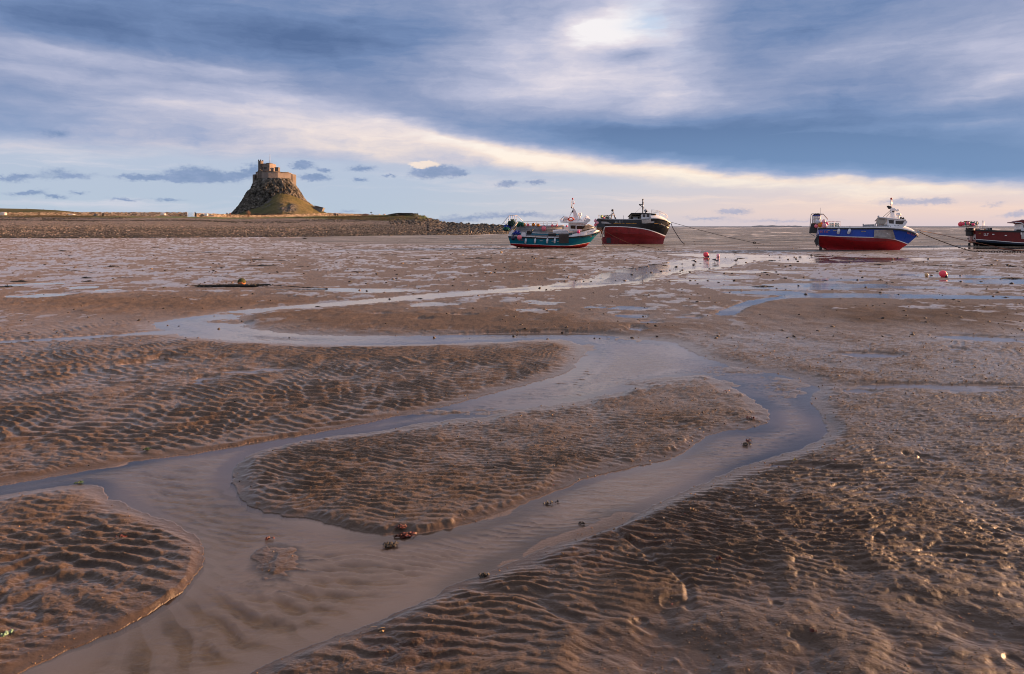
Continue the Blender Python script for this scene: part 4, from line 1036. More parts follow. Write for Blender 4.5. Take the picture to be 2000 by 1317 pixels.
mb = MB(); mb.tube([edge_w(528.8, -1.5, 322), edge_w(529.0, -1.5, 302)], 0.17, 0, 6, 0.10); mb.build("flagpole", pole_m, castle)
for px, py, d in [(501, 350, -1.6), (500, 357, -1.6), ]:
    mb = MB(); mb.box(edge_w(px, d, py), (0.5, 0.6, 0.7)); mb.build("window", win_m, bw)
# tall lower west wall dropping down the crag
cpoly("buttress_wall", [(492.3, 6), (494, -0.5), (501, -3.2), (504, 2), (497, 9)], cas_d, 341.5, 368)

# ------------------------------------------------------------------ far island on the horizon
isl_m = paint("far_island", (0.10, 0.12, 0.14), 0.9, 0, 0.2, 0.02)
mb = MB(); D_ = 5200
for (x0, x1, yy_) in [(1468, 1536, 441.0), (1530, 1566, 441.3)]:
    vs = []; K_ = 26
    for i in range(K_ + 1):
        a = i / K_; px = x0 + (x1 - x0) * a
        hgt_ = (HY - yy_ + 0.25) * (math.sin(a * math.pi) ** 0.35) * (1 + 0.25 * math.sin(a * 17 + x0))
        for dd in (0, 150): vs.append(((px - CX) / F * (D_ + dd), D_ + dd, -1)); vs.append(((px - CX) / F * (D_ + dd), D_ + dd, H + hgt_ * D_ / F))
    fs = []
    for i in range(K_):
        a = i * 4; fs += [(a, a + 4, a + 5, a + 1), (a + 1, a + 5, a + 7, a + 3), (a + 3, a + 7, a + 6, a + 2)]
    mb.add(vs, fs, 0, True)
mb.build("far_island_hills", isl_m)['kind'] = 'structure'
# ------------------------------------------------------------------ boats
white_p = paint("white_paint", (0.82, 0.82, 0.83), 0.4, 0, 0.10, 1.5, (0.42, 0.36, 0.30), 0.25)
grey_p = paint("grey_paint", (0.36, 0.37, 0.39), 0.5, 0, 0.2, 1.5, (0.2, 0.17, 0.15), 0.4)
deck_p = paint("deck_paint", (0.24, 0.245, 0.26), 0.6, 0, 0.2, 1.5, (0.12, 0.10, 0.09), 0.4)
black_p = paint("black_rubber", (0.015, 0.015, 0.017), 0.5, 0, 0.3, 3)
steel_p = paint("galvanised_steel", (0.46, 0.47, 0.48), 0.42, 0.7, 0.25, 4, (0.25, 0.18, 0.13), 0.35)
pipe_p = paint("rail_steel", (0.42, 0.40, 0.39), 0.45, 0.3, 0.2, 4, (0.25, 0.14, 0.08), 0.4)
glass_p = paint("cabin_glass", (0.045, 0.028, 0.018), 0.12, 0, 0.3, 2)
teal_p = paint("teal_paint", (0.0, 0.20, 0.31), 0.33, 0, 0.12, 0.8, (0.005, 0.10, 0.16), 0.35)
red_bottom = paint("red_antifoul", (0.48, 0.014, 0.020), 0.6, 0, 0.25, 0.9, (0.12, 0.02, 0.015), 0.55)
maroon_bottom = paint("maroon_antifoul", (0.27, 0.022, 0.028), 0.65, 0, 0.25, 0.7, (0.075, 0.022, 0.018), 0.65)
navy_p = paint("black_blue_paint", (0.008, 0.011, 0.017), 0.3, 0, 0.3, 0.8, (0.05, 0.05, 0.05), 0.25)
blue_p = paint("royal_blue_paint", (0.012, 0.075, 0.45), 0.3, 0, 0.15, 0.8, (0.006, 0.04, 0.24), 0.4)
dkred_p = paint("dark_red_paint", (0.150, 0.008, 0.010), 0.38, 0, 0.15, 0.8, (0.09, 0.008, 0.010), 0.35)
dkblue_p = paint("dark_blue_band", (0.010, 0.024, 0.050), 0.45, 0, 0.2, 0.8)
brown_p = paint("dark_brown_board", (0.052, 0.040, 0.036), 0.6, 0, 0.25, 2)
wood_p = paint("weathered_wood", (0.13, 0.115, 0.085), 0.7, 0, 0.35, 2.5, (0.05, 0.045, 0.035), 0.6)
beige_p = paint("beige_panel", (0.40, 0.36, 0.31), 0.55, 0, 0.15, 2, (0.22, 0.17, 0.13), 0.4)
redp = paint("signal_red", (0.55, 0.03, 0.03), 0.45)
orange_p = paint("lifebuoy_orange", (0.70, 0.085, 0.035), 0.5)
yellow_p = paint("yellow_paint", (0.62, 0.30, 0.02), 0.5)
pink_t = paint("pink_lettering", (0.55, 0.16, 0.24), 0.5)
dark_t = paint("dark_lettering", (0.05, 0.07, 0.10), 0.5)
net_g = paint("green_net", (0.01, 0.13, 0.10), 0.9, 0, 0.5, 6, (0.005, 0.05, 0.04), 0.6, 0.03)
net_d = paint("dark_net", (0.01, 0.045, 0.035), 0.9, 0, 0.5, 6, (0.005, 0.02, 0.02), 0.6, 0.03)
blue_tub = paint("blue_tub", (0.012, 0.04, 0.32), 0.45, 0, 0.2, 3)
rope_p = paint("dark_rope", (0.035, 0.026, 0.022), 0.8, 0, 0.4, 6)
navy_rope = paint("navy_rope", (0.012, 0.018, 0.045), 0.7, 0, 0.4, 6)
rust_rope = paint("rusty_rope", (0.10, 0.03, 0.02), 0.8, 0, 0.4, 6)

class Boat:
    def __init__(s, name, label, px0, py0, yaw, heel, group='fishing boats aground on the mud'):
        s.O = Vector(unproj(px0, py0, 0.0))
        s.R = Matrix.Rotation(math.radians(yaw), 3, 'Z') @ Matrix.Rotation(math.radians(-heel), 3, 'X')
        s.root = thing(name, label, 'boat', s.O, group)
        s.root.rotation_euler = s.R.to_euler()
        s.M = s.R
    def L(s, px, py, n=0.0):
        """local point with lateral offset n (towards the viewer) that stands where the photograph shows it"""
        u = (px - CX) / F; v = (HY - py) / F
        R, O = s.R, s.O
        # P = O + R*(x,-n,z);  Px - u Py = 0 ; Pz - H - v Py = 0
        a11 = R[0][0] - u * R[1][0]; a12 = R[0][2] - u * R[1][2]
        b1 = -(O.x - n * R[0][1]) + u * (O.y - n * R[1][1])
        a21 = R[2][0] - v * R[1][0]; a22 = R[2][2] - v * R[1][2]
        b2 = -(O.z - n * R[2][1] - H) + v * (O.y - n * R[1][1])
        D_ = a11 * a22 - a12 * a21
        return Vector(((b1 * a22 - a12 * b2) / D_, -n, (a11 * b2 - b1 * a21) / D_))
    def W(s, p): return s.O + s.R @ Vector(p)
    def hull(s, curves, bands, mats, sub=4, ns=44, transom_mat=0, name="hull"):
        """curves bottom to top, each [(px,py,n)...] from stern to bow on the near side"""
        rows = []
        for cv in curves:
            q = [s.L(*p) for p in cv]
            xs = np.array([p.x for p in q]); t = (xs - xs[0]) / (xs[-1] - xs[0])
            ts = np.linspace(0, 1, ns) ; ts = 1 - (1 - ts) ** 1.25
            # smooth the polyline with a monotone resample of a Catmull-Rom spline
            sp = spline([tuple(p) for p in q], False, 8)
            sx = np.array([p[0] for p in sp]); tt_ = (sx - sx[0]) / (sx[-1] - sx[0]); tt_ = np.maximum.accumulate(tt_)
            rows.append(np.stack([np.interp(ts, tt_, [p[k] for p in sp]) for k in range(3)], -1))
        rows = np.array(rows)                        # (ncurve, ns, 3)
        full = []; fb = []
        for i in range(len(rows) - 1):
            p0 = rows[max(i - 1, 0)]; p1 = rows[i]; p2 = rows[i + 1]; p3 = rows[min(i + 2, len(rows) - 1)]
            for k in range(sub):
                t = k / sub
                m1 = (p2 - p0) * 0.25; m2 = (p3 - p1) * 0.25
                full.append((2 * t**3 - 3 * t**2 + 1) * p1 + (t**3 - 2 * t**2 + t) * m1 + (-2 * t**3 + 3 * t**2) * p2 + (t**3 - t**2) * m2)
                fb.append(bands[i])
        full.append(rows[-1])
        full = np.array(full)
        full[:, :, 1] = np.minimum(full[:, :, 1], -0.015)
        s.grid = full; s.rows = rows
        mb = MB(); nr = len(full)
        for side in (1, -1):
            g = full.copy(); g[:, :, 1] *= side
            vs = g.reshape(-1, 3)
            for i in range(nr - 1):
                fs = []
                for j in range(ns - 1):
                    a = i * ns + j
                    q = (a, a + 1, a + ns + 1, a + ns)
                    fs.append(q if side == 1 else q[::-1])
                if i == 0: base = len(mb.v); mb.v += [tuple(v) for v in vs]
                for f in fs: mb.f.append([base + k for k in f]); mb.m.append(fb[i]); mb.sm.append(True)
        st = [full[i, 0] for i in range(nr)]
        tr = [Vector(p) for p in st] + [Vector((p[0], -p[1], p[2])) for p in st[::-1]]
        mb.add([t + Vector((-0.002, 0, 0)) for t in tr], [list(range(len(tr)))[::-1]], transom_mat)
        # keel closing strip
        kb = [Vector(p) for p in full[0]]; kf = [Vector((p[0], -p[1], p[2])) for p in full[0]]
        mb.add(kb + kf, [(i, i + ns, i + ns + 1, i + 1) for i in range(ns - 1)], fb[0])
        s.hullo = mb.build(name, mats, s.root)
        # viewer side surface for projecting lettering and plates
        vs = [tuple(v) for v in full.reshape(-1, 3)]
        fs = [(i * ns + j, i * ns + j + 1, (i + 1) * ns + j + 1, (i + 1) * ns + j) for i in range(nr - 1) for j in range(ns - 1)]
        s.bvh = BVHTree.FromPolygons(vs, fs)
        return s.hullo
    def side(s, px, py, off=0.02, guess=1.4):
        """a point on the near side of the hull under a photo pixel"""
        n = guess
        for _ in range(22):
            p = s.L(px, py, n)
            h = s.bvh.ray_cast(Vector((p.x, -12, p.z)), Vector((0, 1, 0)))
            if h[0] is None: break
            n = 0.5 * n - 0.5 * h[0].y
        p = s.L(px, py, n); return Vector((p.x, -n - off, p.z))
    def strip(s, row, w, t, mat, name, near_only=False, dz=0.0, parent=None):
        """rubbing strake along one hull curve on both sides"""
        for side in (1,) if near_only else (1, -1):
            mb = MB()
            P = [Vector((p[0], (p[1] - t * 0.5) * side, p[2] + dz)) for p in s.rows[row]]
            for i in range(len(P) - 1):
                a, b = P[i], P[i + 1]
                o_ = Vector((0, -t * side, 0)); z_ = Vector((0, 0, w / 2))
                mb.add([a - z_, a + z_, b + z_, b - z_, a - z_ + o_, a + z_ + o_, b + z_ + o_, b - z_ + o_],
                       [(0, 1, 2, 3), (4, 7, 6, 5), (1, 5, 6, 2), (0, 3, 7, 4)], 0, False)
            ob = mb.build(name, mat, parent or s.root)
        return ob
    def deck(s, row, drop, inset, mat, j0=0, j1=None, name="deck"):
        mb = MB(); P = s.rows[row][j0:j1]
        A = [Vector((p[0], min(p[1] + inset, -0.01), p[2] - drop)) for p in P]; B = [Vector((p.x, -p.y, p.z)) for p in A]
        k = len(A); mb.add(A + B, [(i, i + 1, i + 1 + k, i + k) for i in range(k - 1)], 0, False)
        return mb.build(name, mat, s.root)
    def liner(s, row, drop, inset, mat, j0=0, j1=None, name="bulwark_lining"):
        mb = MB(); P = s.rows[row][j0:j1]; k = len(P)
        for sd in (1, -1):
            A = [Vector((p[0], min(p[1] + inset, -0.01) * sd, p[2] - drop)) for p in P]; B = [Vector((p[0], min(p[1] + inset * 0.7, -0.008) * sd, p[2] - 0.01)) for p in P]
            C_ = [Vector((p[0], p[1] * sd, p[2] + 0.002)) for p in P]
            mb.add(A + B + C_, [(i, i + 1, i + 1 + k, i + k) for i in range(k - 1)] + [(k + i, k + i + 1, 2 * k + i + 1, 2 * k + i) for i in range(k - 1)], 0, True)
        return mb.build(name, mat, s.root)
    def block(s, name, pts, n1, n2, mat, parent=None, mats=None):
        """outline given in photo pixels on the plane n1, pushed back to the plane n2"""
        A = [s.L(a, b, n1) for a, b in pts]; B = [Vector((p.x, -n2, p.z)) for p in A]
        mb = MB(); mb.prism(A, B, 0); return mb.build(name, mat, parent or s.root)
    def bar(s, name, pts, r, mat, seg=6, parent=None, r2=None):
        mb = MB(); mb.tube([s.L(*p) for p in pts], r, 0, seg, r2); return mb.build(name, mat, parent or s.root)
    def bars(s, name, lists, r, mat, seg=5, parent=None):
        mb = MB()
        for pts in lists: mb.tube([s.L(*p) for p in pts], r, 0, seg)
        return mb.build(name, mat, parent or s.root)
    def orb(s, name, px, py, n, r, mat, sc=(1, 1, 1), parent=None):
        mb = MB(); mb.ball(s.L(px, py, n), r, 0, 12, 8, sc); return mb.build(name, mat, parent or s.root)
    def plate(s, name, pts, mat, off=0.03, th=0.03, parent=None):
        (ax, ay), (bx_, by_), (cx, cy), (dx_, dy_) = pts; nu, nv = 9, 6; mb = MB(); A = []
        for j in range(nv):
            v = j / (nv - 1)
            for i in range(nu):
                u = i / (nu - 1)
                A.append(s.side((ax * (1 - u) + bx_ * u) * (1 - v) + (dx_ * (1 - u) + cx * u) * v, (ay * (1 - u) + by_ * u) * (1 - v) + (dy_ * (1 - u) + cy * u) * v, off + th))
        k = nu * nv; B = [p + Vector((0, th, 0)) for p in A]
        q = [(j * nu + i, j * nu + i + 1, (j + 1) * nu + i + 1, (j + 1) * nu + i) for j in range(nv - 1) for i in range(nu - 1)]
        rim = list(range(nu)) + [nu * (j + 1) - 1 for j in range(1, nv)] + list(range(nu * nv - 2, nu * (nv - 1) - 1, -1)) + [nu * j for j in range(nv - 2, 0, -1)]
        mb.add(A + B, q + [tuple(k + x for x in f[::-1]) for f in q] + [(rim[i], rim[i] + k, rim[(i + 1) % len(rim)] + k, rim[(i + 1) % len(rim)]) for i in range(len(rim))], 0, False)
        return mb.build(name, mat, parent or s.root)
    def text(s, body, px0, py0, px1, py1, hpx, mat, off=0.03, slant=0.0, plane=None):
        cu = bpy.data.curves.new("lettering", 'FONT'); cu.body = body; cu.size = 1.0; cu.resolution_u = 3; cu.offset = 0.012
        ob = bpy.data.objects.new("lettering_tmp", cu); col.objects.link(ob)
        dg = bpy.context.evaluated_depsgraph_get(); dg.update()
        me = bpy.data.meshes.new_from_object(ob.evaluated_get(dg)); bpy.data.objects.remove(ob); bpy.data.curves.remove(cu)
        xs = [v.co.x for v in me.vertices]; x0, x1 = min(xs), max(xs); ys = [v.co.y for v in me.vertices]; y0, y1 = min(ys), max(ys)
        for v in me.vertices:
            a = (v.co.x - x0) / (x1 - x0); b = (v.co.y - y0) / (y1 - y0)
            px = px0 + (px1 - px0) * a + slant * b * hpx; py = py0 + (py1 - py0) * a - b * hpx
            v.co = s.side(px, py, off) if plane is None else s.L(px, py, plane + off)
        me.materials.append(mat); me.name = "lettering"
        ob = bpy.data.objects.new("lettering", me); col.objects.link(ob); ob.parent = s.root
        return ob

# floats hung on the boats and lying about: body plus moulded eye
def float_mat(name, rgb, rough=0.45): return paint(name, rgb, rough, 0, 0.14, 4, tuple(x * 0.45 + 0.02 for x in rgb), 0.35)
FM = {'red': float_mat("red_float", (0.88, 0.075, 0.115)), 'pink': float_mat("pink_float", (0.88, 0.20, 0.26)), 'palepink': float_mat("pale_pink_float", (0.88, 0.42, 0.52)), 'hot': float_mat("hot_pink_float", (0.90, 0.08, 0.24)),
      'orange': float_mat("orange_float", (0.70, 0.24, 0.015)), 'white': float_mat("white_float", (0.68, 0.70, 0.76)), 'navy': float_mat("navy_float", (0.012, 0.02, 0.06)), 'lime': float_mat("lime_float", (0.55, 0.68, 0.03)), 'green': float_mat("green_float", (0.01, 0.28, 0.19)), 'cream': float_mat("cream_float", (0.55, 0.38, 0.20)), 'yellow': float_mat("yellow_float", (0.62, 0.45, 0.06))}
eye_p = paint("float_eye", (0.012, 0.014, 0.035), 0.5)
def buoy(loc, r, colr, label, group=None, axis=(0, -0.3, -1), eye=None, name='buoy', eye_r=0.42):
    ax = Vector(axis).normalized(); rot = ax.to_track_quat('Z', 'Y').to_matrix()
    t = thing(name, label, 'buoy', loc, group)
    mb = MB(); mb.ball((0, 0, 0), r, 0, 20, 14, (1, 1, 1.07), rot); mb.build('float_body', FM[colr], t)
    mb = MB()
    prof = [(eye_r * 1.0, 0.90), (eye_r * 0.9, 1.06), (eye_r * 0.55, 1.22), (eye_r * 0.5, 1.34)]
    ring = []; seg = 10
    for (rr, zz) in prof: ring += [rot @ Vector((rr * r * math.cos(2 * math.pi * k / seg), rr * r * math.sin(2 * math.pi * k / seg), zz * r)) for k in range(seg)]
    fs = [(i * seg + k, i * seg + (k + 1) % seg, (i + 1) * seg + (k + 1) % seg, (i + 1) * seg + k) for i in range(3) for k in range(seg)] + [tuple(range(3 * seg, 4 * seg))]
    mb.add(ring, fs, 0, True); mb.build('rope_eye', eye or eye_p, t)
    return t
def boat_buoy(b, px, py, n, rpx, colr, label, group=None, axis=(0.1, -0.2, 1)):
    p = b.W(b.L(px, py, n)); return buoy(p, rpx * p.y / F, colr, label, group, axis)
def fender(b, px, py, hpx, wpx, label, group, slant=0.0):
    top = b.side(px + slant * hpx, py - hpx / 2, 0.10); bot = b.side(px - slant * hpx, py + hpx / 2, 0.14)
    bot.y = min(bot.y, top.y) - 0.02; 
    A, B_ = b.W(top), b.W(bot); d_ = (A - B_).normalized(); r = wpx / 2 * A.y / F
    t = thing('fender', label, 'fender', B_, group)
    A = A - B_
    mb = MB(); mb.tube([Vector((0, 0, 0)) - d_ * r * .25, d_ * r * 0.1, d_ * r * .4], r * .5, 0, 10, r); mb.tube([d_ * r * 0.4, A - d_ * r * 0.5], r, 0, 12); mb.tube([A - d_ * r * .5, A - d_ * r * 0.1, A + d_ * r * .2], r, 0, 10, r * .35)
    mb.build('fender_body', FM['white'], t)
    mb = MB(); mb.tube([A, A + Vector((0, 0.03, 0.30))], 0.018, 0, 5); mb.build('lanyard', rope_p, t)
    return t

# ================================================================== teal boat
b = Boat("fishing_boat", "teal fishing boat with white wheelhouse and red bottom, nearest the rocky shore", 1022, 484.3, -2, -8)
SB = [(992.6, 462.5, 1.25), (1022, 463.4, 1.48), (1054, 465.2, 1.55), (1086, 465.6, 1.55), (1115, 464, 1.42), (1143, 461, 0.95), (1159, 457.7, 0.50), (1171, 452.8, 0.03)]
hull = b.hull([
    [(1000, 479.3, 0.05), (1022, 484.1, 0.05), (1080, 484.3, 0.05), (1136, 484.3, 0.04), (1150.5, 475.2, 0.02)],
    [(997.6, 479.0, 0.95), (1022.5, 481.8, 1.15), (1054, 483.1, 1.2), (1090, 483.6, 1.15), (1118, 482.6, 0.8), (1136, 478.8, 0.42), (1152, 474.4, 0.02)],
    [(996.8, 476, 1.12), (1022, 477.2, 1.32), (1043.5, 478.2, 1.38), (1083.4, 480.2, 1.38), (1106.5, 480.6, 1.2), (1122, 479.4, 0.86), (1140, 476.4, 0.40), (1152.7, 473.7, 0.02)],
    [(996.6, 475.3, 1.13), (1022, 476.5, 1.33), (1043.5, 477.5, 1.39), (1083.4, 479.5, 1.39), (1106.5, 479.9, 1.21), (1122, 478.7, 0.87), (1140, 475.6, 0.41), (1153.2, 473.0, 0.02)],
    [(994.5, 469, 1.20), (1022, 470, 1.42), (1054, 471.5, 1.48), (1086, 472.6, 1.48), (1115, 471.5, 1.25), (1140, 468, 0.76), (1156, 465, 0.30), (1162, 463, 0.02)],
    SB], [0, 0, 1, 2, 2], [red_bottom, white_p, teal_p], transom_mat=2)
b.strip(5, 0.13, 0.05, black_p, "rubbing_strake")
# white bulwark that rises to the bow, both sides
BT = [(992.6, 460.9, 1.26), (1022, 461.7, 1.49), (1054, 463.3, 1.56), (1086, 463.6, 1.56), (1110, 461.6, 1.46), (1120, 457.6, 1.36), (1140, 452.6, 1.02), (1155, 448.0, 0.62), (1163, 446.2, 0.40), (1172, 450.6, 0.03)]
def bulwark(b, bottom, top, mat, name="bulwark", th=0.05, ns=50):
    def res(cv):
        q = spline([tuple(b.L(*p)) for p in cv], False, 8); xs = np.maximum.accumulate(np.array([p[0] for p in q])); t = (xs - xs[0]) / (xs[-1] - xs[0]); ts = np.linspace(0, 1, ns)
        return np.stack([np.interp(ts, t, [p[k] for p in q]) for k in range(3)], -1)
    A, B_ = res(bottom), res(top); mb = MB()
    for sd in (1, -1):
        P = [Vector((p[0], p[1] * sd, p[2])) for p in A]; Q = [Vector((p[0], p[1] * sd, p[2])) for p in B_]
        P2 = [Vector((p[0], min(p[1] + th, -0.005) * sd, p[2])) for p in A]; Q2 = [Vector((p[0], min(p[1] + th, -0.005) * sd, p[2])) for p in B_]
        k = ns
        mb.add(P + Q + Q2 + P2, [(i, i + 1, i + 1 + k, i + k) for i in range(k - 1)] + [(k + i, k + i + 1, 2 * k + i + 1, 2 * k + i) for i in range(k - 1)] + [(2 * k + i, 2 * k + i + 1, 3 * k + i + 1, 3 * k + i) for i in range(k - 1)], 0, True)
    return mb.build(name, mat, b.root), B_
bw_, bt_ = bulwark(b, SB, BT, white_p)
b.deck(5, 0.16, 0.05, deck_p)
# foredeck
mb = MB(); P = [Vector((p[0], p[1] + 0.06, p[2] - 0.12)) for p in bt_[34:]]; Q = [Vector((p.x, -p.y, p.z)) for p in P]; k = len(P)
mb.add(P + Q, [(i, i + 1, i + 1 + k, i + k) for i in range(k - 1)], 0); mb.build("foredeck", grey_p, b.root)
# transom bulwark and far side work shelter
b.block("aft_bulwark", [(992.4, 463), (993.5, 457), (1000, 449.5), (1004.5, 450), (999, 458), (998, 463.5)], 1.2, 1.1, white_p)
b.block("far_shelter", [(1007.5, 455), (1007.5, 441.6), (1092, 441.2), (1101, 440.4), (1101, 454.5)], -1.50, -1.58, grey_p)
sh_ = b.bars("shelter_ribs", [[(1009 + 2, y_, -1.46), (1098, y_ - 0.4, -1.46)] for y_ in (444.5, 447.2, 450, 452.4)], 0.035, grey_p)
b.bar("shelter_cap", [(1007.5, 441.4, -1.52), (1092, 441.0, -1.52), (1102, 440.2, -1.52)], 0.06, white_p)
b.bars("guard_rail", [[(1022, 441, -1.5), (1022.5, 433.2, -1.5), (1067.5, 433.4, -1.5), (1068, 441, -1.5)], [(1069.5, 441, -1.5), (1069.6, 433.4, -1.5), (1088.6, 433.2, -1.5), (1089, 441, -1.5)], [(1030, 441, -1.5), (1030, 433.3, -1.5)], [(1048, 441, -1.5), (1048, 433.3, -1.5)], [(1062, 441, -1.5), (1062, 433.3, -1.5)], [(1078, 441, -1.5), (1078, 433.3, -1.5)], [(1022, 437.2, -1.5), (1067, 437.4, -1.5)], [(1070, 437.4, -1.5), (1089, 437.2, -1.5)]], 0.022, pipe_p)
# stern gantry
b.bars("stern_gantry", [[(981.3, 437.2, -0.9), (994.6, 420.6, -0.9), (1009.4, 420.4, -0.9), (1021.6, 432.4, -0.9)], [(981.3, 437.2, -0.9), (994, 437.2, -0.9)], [(994.6, 420.6, -0.9), (994.2, 448, -0.9)], [(1009.4, 420.4, -0.9), (1008.6, 446, -0.9)], [(998.5, 420.6, -0.9), (998.5, 430, -0.9)], [(1002.3, 420.6, -0.9), (1002.3, 430, -0.9)], [(1006, 420.5, -0.9), (1006, 430, -0.9)], [(986.4, 431, -0.9), (986.6, 437.2, -0.9)], [(990.2, 426.2, -0.9), (990.4, 437.2, -0.9)], [(981.6, 437.2, 0.5), (994.6, 421.4, 0.5), (1009.6, 421.0, 0.5)], [(981.3, 437.2, -0.9), (981.6, 437.2, 0.5)], [(994.6, 420.6, -0.9), (994.6, 421.4, 0.5)], [(1009.4, 420.4, -0.9), (1009.6, 421.0, 0.5)]], 0.024, white_p)
b.bars("diagonal_pipe", [[(994.2, 453, 0.9), (1009.6, 434, 0.4)], [(996.4, 453, 0.9), (1011.4, 434.6, 0.4)]], 0.03, pipe_p)
def heap(name, lab, cat, b, px, py, n, w, d_, h, mat, seed, group=None):
    """an irregular pile of netting"""
    rr_ = random.Random(seed); p = b.W(b.L(px, py, n)); sc = p.y / F
    mb = MB()
    for _ in range(16):
        a = rr_.uniform(-1, 1); hh = rr_.uniform(0, 1)
        mb.ball((a * w * sc * .42, rr_.uniform(-1, 1) * d_ * .4, (hh * (1 - abs(a) * .5)) * h * sc * .8), rr_.uniform(.16, .30) * h * sc + 0.05, 0, 7, 5, (rr_.uniform(.8, 1.7), 1, rr_.uniform(.6, 1)), Matrix.Rotation(rr_.uniform(0, 3), 3, 'Y'))
    for _ in range(10):
        x_ = rr_.uniform(-.5, .5) * w * sc; pts = [Vector((x_ + rr_.uniform(-.12, .12), rr_.uniform(-.3, .3) * d_ - .15, h * sc * (1 - q * .33))) for q in range(4)]
        mb.tube(pts, 0.025, 0, 5)
    ob = mb.build(name, mat, None, p); return tag(ob, lab, cat, group)
heap("net_heap", "dark green net heaped up inside the teal boat's stern gantry", "net", b, 1001, 440.5, -0.3, 14, 0.8, 12, net_d, 1)
heap("net_heap", "bright green netting bundled at the after end of the teal boat's shelter rail", "net", b, 1016, 441, -1.3, 12, 0.5, 8, net_g, 2)
heap("net_heap", "small teal net bundle under the blue tubs at the teal boat's stern", "net", b, 989, 448.6, 0.2, 10, 0.6, 5, net_g, 3)
for i, (px, py) in enumerate([(986.5, 443.6), (991.2, 443.8), (996.2, 444.4)]):
    p = b.W(b.L(px, py, 0.1 - 0.25 * i)); mb = MB(); mb.tube([Vector((0, 0, -0.24)), Vector((0, 0, 0)), Vector((0, 0, 0.20))], 0.115, 0, 12); mb.tube([Vector((0, 0, 0.17)), Vector((0, 0, 0.21))], 0.125, 0, 12)
    tag(mb.build("drum", blue_tub, None, p), ["blue plastic drum on the teal boat's stern, outermost of three", "blue plastic drum on the teal boat's stern, between two others", "blue plastic drum on the teal boat's stern, next to the diagonal pipe"][i], "drum", "blue drums on the teal boat")
b.block("black_bin", [(983.4, 446.5), (994, 446.5), (993.6, 451.6), (983.6, 451.6)], 0.3, -0.3, black_p)
# wheelhouse
wh = b.block("wheelhouse", [(1111.8, 451.8), (1111.8, 435.6), (1145.6, 435), (1143.4, 437.6), (1137.6, 447.6), (1135, 451)], 0.95, -0.95, white_p)
b.block("window", [(1114.4, 440.6), (1124.2, 440.8), (1124.0, 447.2), (1114.6, 446.7)], 0.97, 0.94, glass_p, wh)
b.block("window", [(1126.3, 441.3), (1141.2, 441.9), (1138.0, 447.9), (1126.4, 447.7)], 0.97, 0.94, glass_p, wh)
rf = b.block("wheelhouse_roof", [(1094.6, 434.8), (1096, 432.8), (1112, 433.0), (1140, 434.2), (1150, 430.6), (1153, 428.6), (1152.4, 432.4), (1143.5, 438), (1138, 436.6), (1112, 436.4)], 1.18, -1.18, white_p)
vz = b.block("roof_visor", [(1138, 435.4), (1148, 426.6), (1152.6, 427.8), (1153.4, 431.2), (1143, 439.2), (1141, 437.4)], 1.16, -1.16, white_p, rf)
b.block("window", [(1143.4, 438.8), (1144.2, 438.6), (1139, 447.4), (1138.2, 447.6)], 0.9, -0.9, glass_p, wh)
b.block("red_marking", [(1143.2, 437.0), (1146.2, 436.4), (1146.4, 437.4), (1143.6, 438.0)], 1.19, 1.15, pink_t, rf)
b.block("roof_locker", [(1100, 432.8), (1102.6, 424.8), (1109, 424.6), (1108, 432.8)], 0.9, 0.1, white_p, rf)
b.bar("roof_rail", [(1095.4, 431, 1.0), (1096.4, 427.5, 1.0), (1101.4, 422.8, 0.8), (1102.6, 423.6, 0.8), (1099.5, 432, 1.0)], 0.03, pipe_p, 5, rf)
b.bar("roof_rail", [(1140, 432.6, 0.9), (1145.4, 423.6, 0.9)], 0.03, pipe_p, 5, rf)
b.bar("roof_rail", [(1139, 432, -0.6), (1144, 424.4, -0.6)], 0.03, pipe_p, 5, rf)
b.bar("roof_rail", [(1103, 433, 1.05), (1103, 429, 1.05), (1136, 430, 1.05), (1137, 433, 1.05)], 0.03, pipe_p, 5, rf)
ms = b.block("mast", [(1121.4, 432.8), (1119.6, 416.2), (1118.2, 406), (1120.4, 405.6), (1124.4, 412.2), (1129.6, 425), (1131.8, 432.8)], 0.22, -0.22, white_p)
b.bars("mast_pole", [[(1119.2, 406, 0), (1118.4, 389.5, 0)], [(1116.2, 392, 0.25), (1116.4, 404.6, 0.2), (1118.4, 406, 0)], [(1119, 397, 0), (1121, 396.6, 0), (1121, 392.6, 0)]], 0.035, white_p, 6, ms)
b.bar("mast_light", [(1118.4, 390, 0), (1118.4, 387, 0)], 0.07, redp, 8, ms)
b.bar("mast_light", [(1120.9, 399, 0), (1120.9, 397.4, 0)], 0.06, redp, 8, ms)
b.bar("flood_lamp", [(1115.2, 405.6, 0.2), (1117, 405.6, 0.2)], 0.09, black_p, 8, ms)
b.bar("flood_lamp", [(1117, 412.6, 0.25), (1119.4, 413.4, 0.25)], 0.10, black_p, 8, ms)
b.bars("mast_stay", [[(1111.5, 424.5, 0.4), (1117.6, 413.6, 0.1)], [(1114.6, 416, 0.2), (1119, 414.6, 0)]], 0.04, white_p, 5, ms)
mb = MB(); c_ = b.L(1132.6, 419, -0.2); mb.tube([c_ + Vector((0, 0, -0.14)), c_ + Vector((0, 0, 0.13))], 0.21, 0, 14); mb.tube([c_ + Vector((0, 0, 0.13)), c_ + Vector((0, 0, 0.17))], 0.20, 0, 14, 0.1); mb.tube([c_ + Vector((0, 0, -0.14)), c_ + Vector((0, 0, -0.55))], 0.07, 0, 8)
mb.build("radar_dome", white_p, ms)
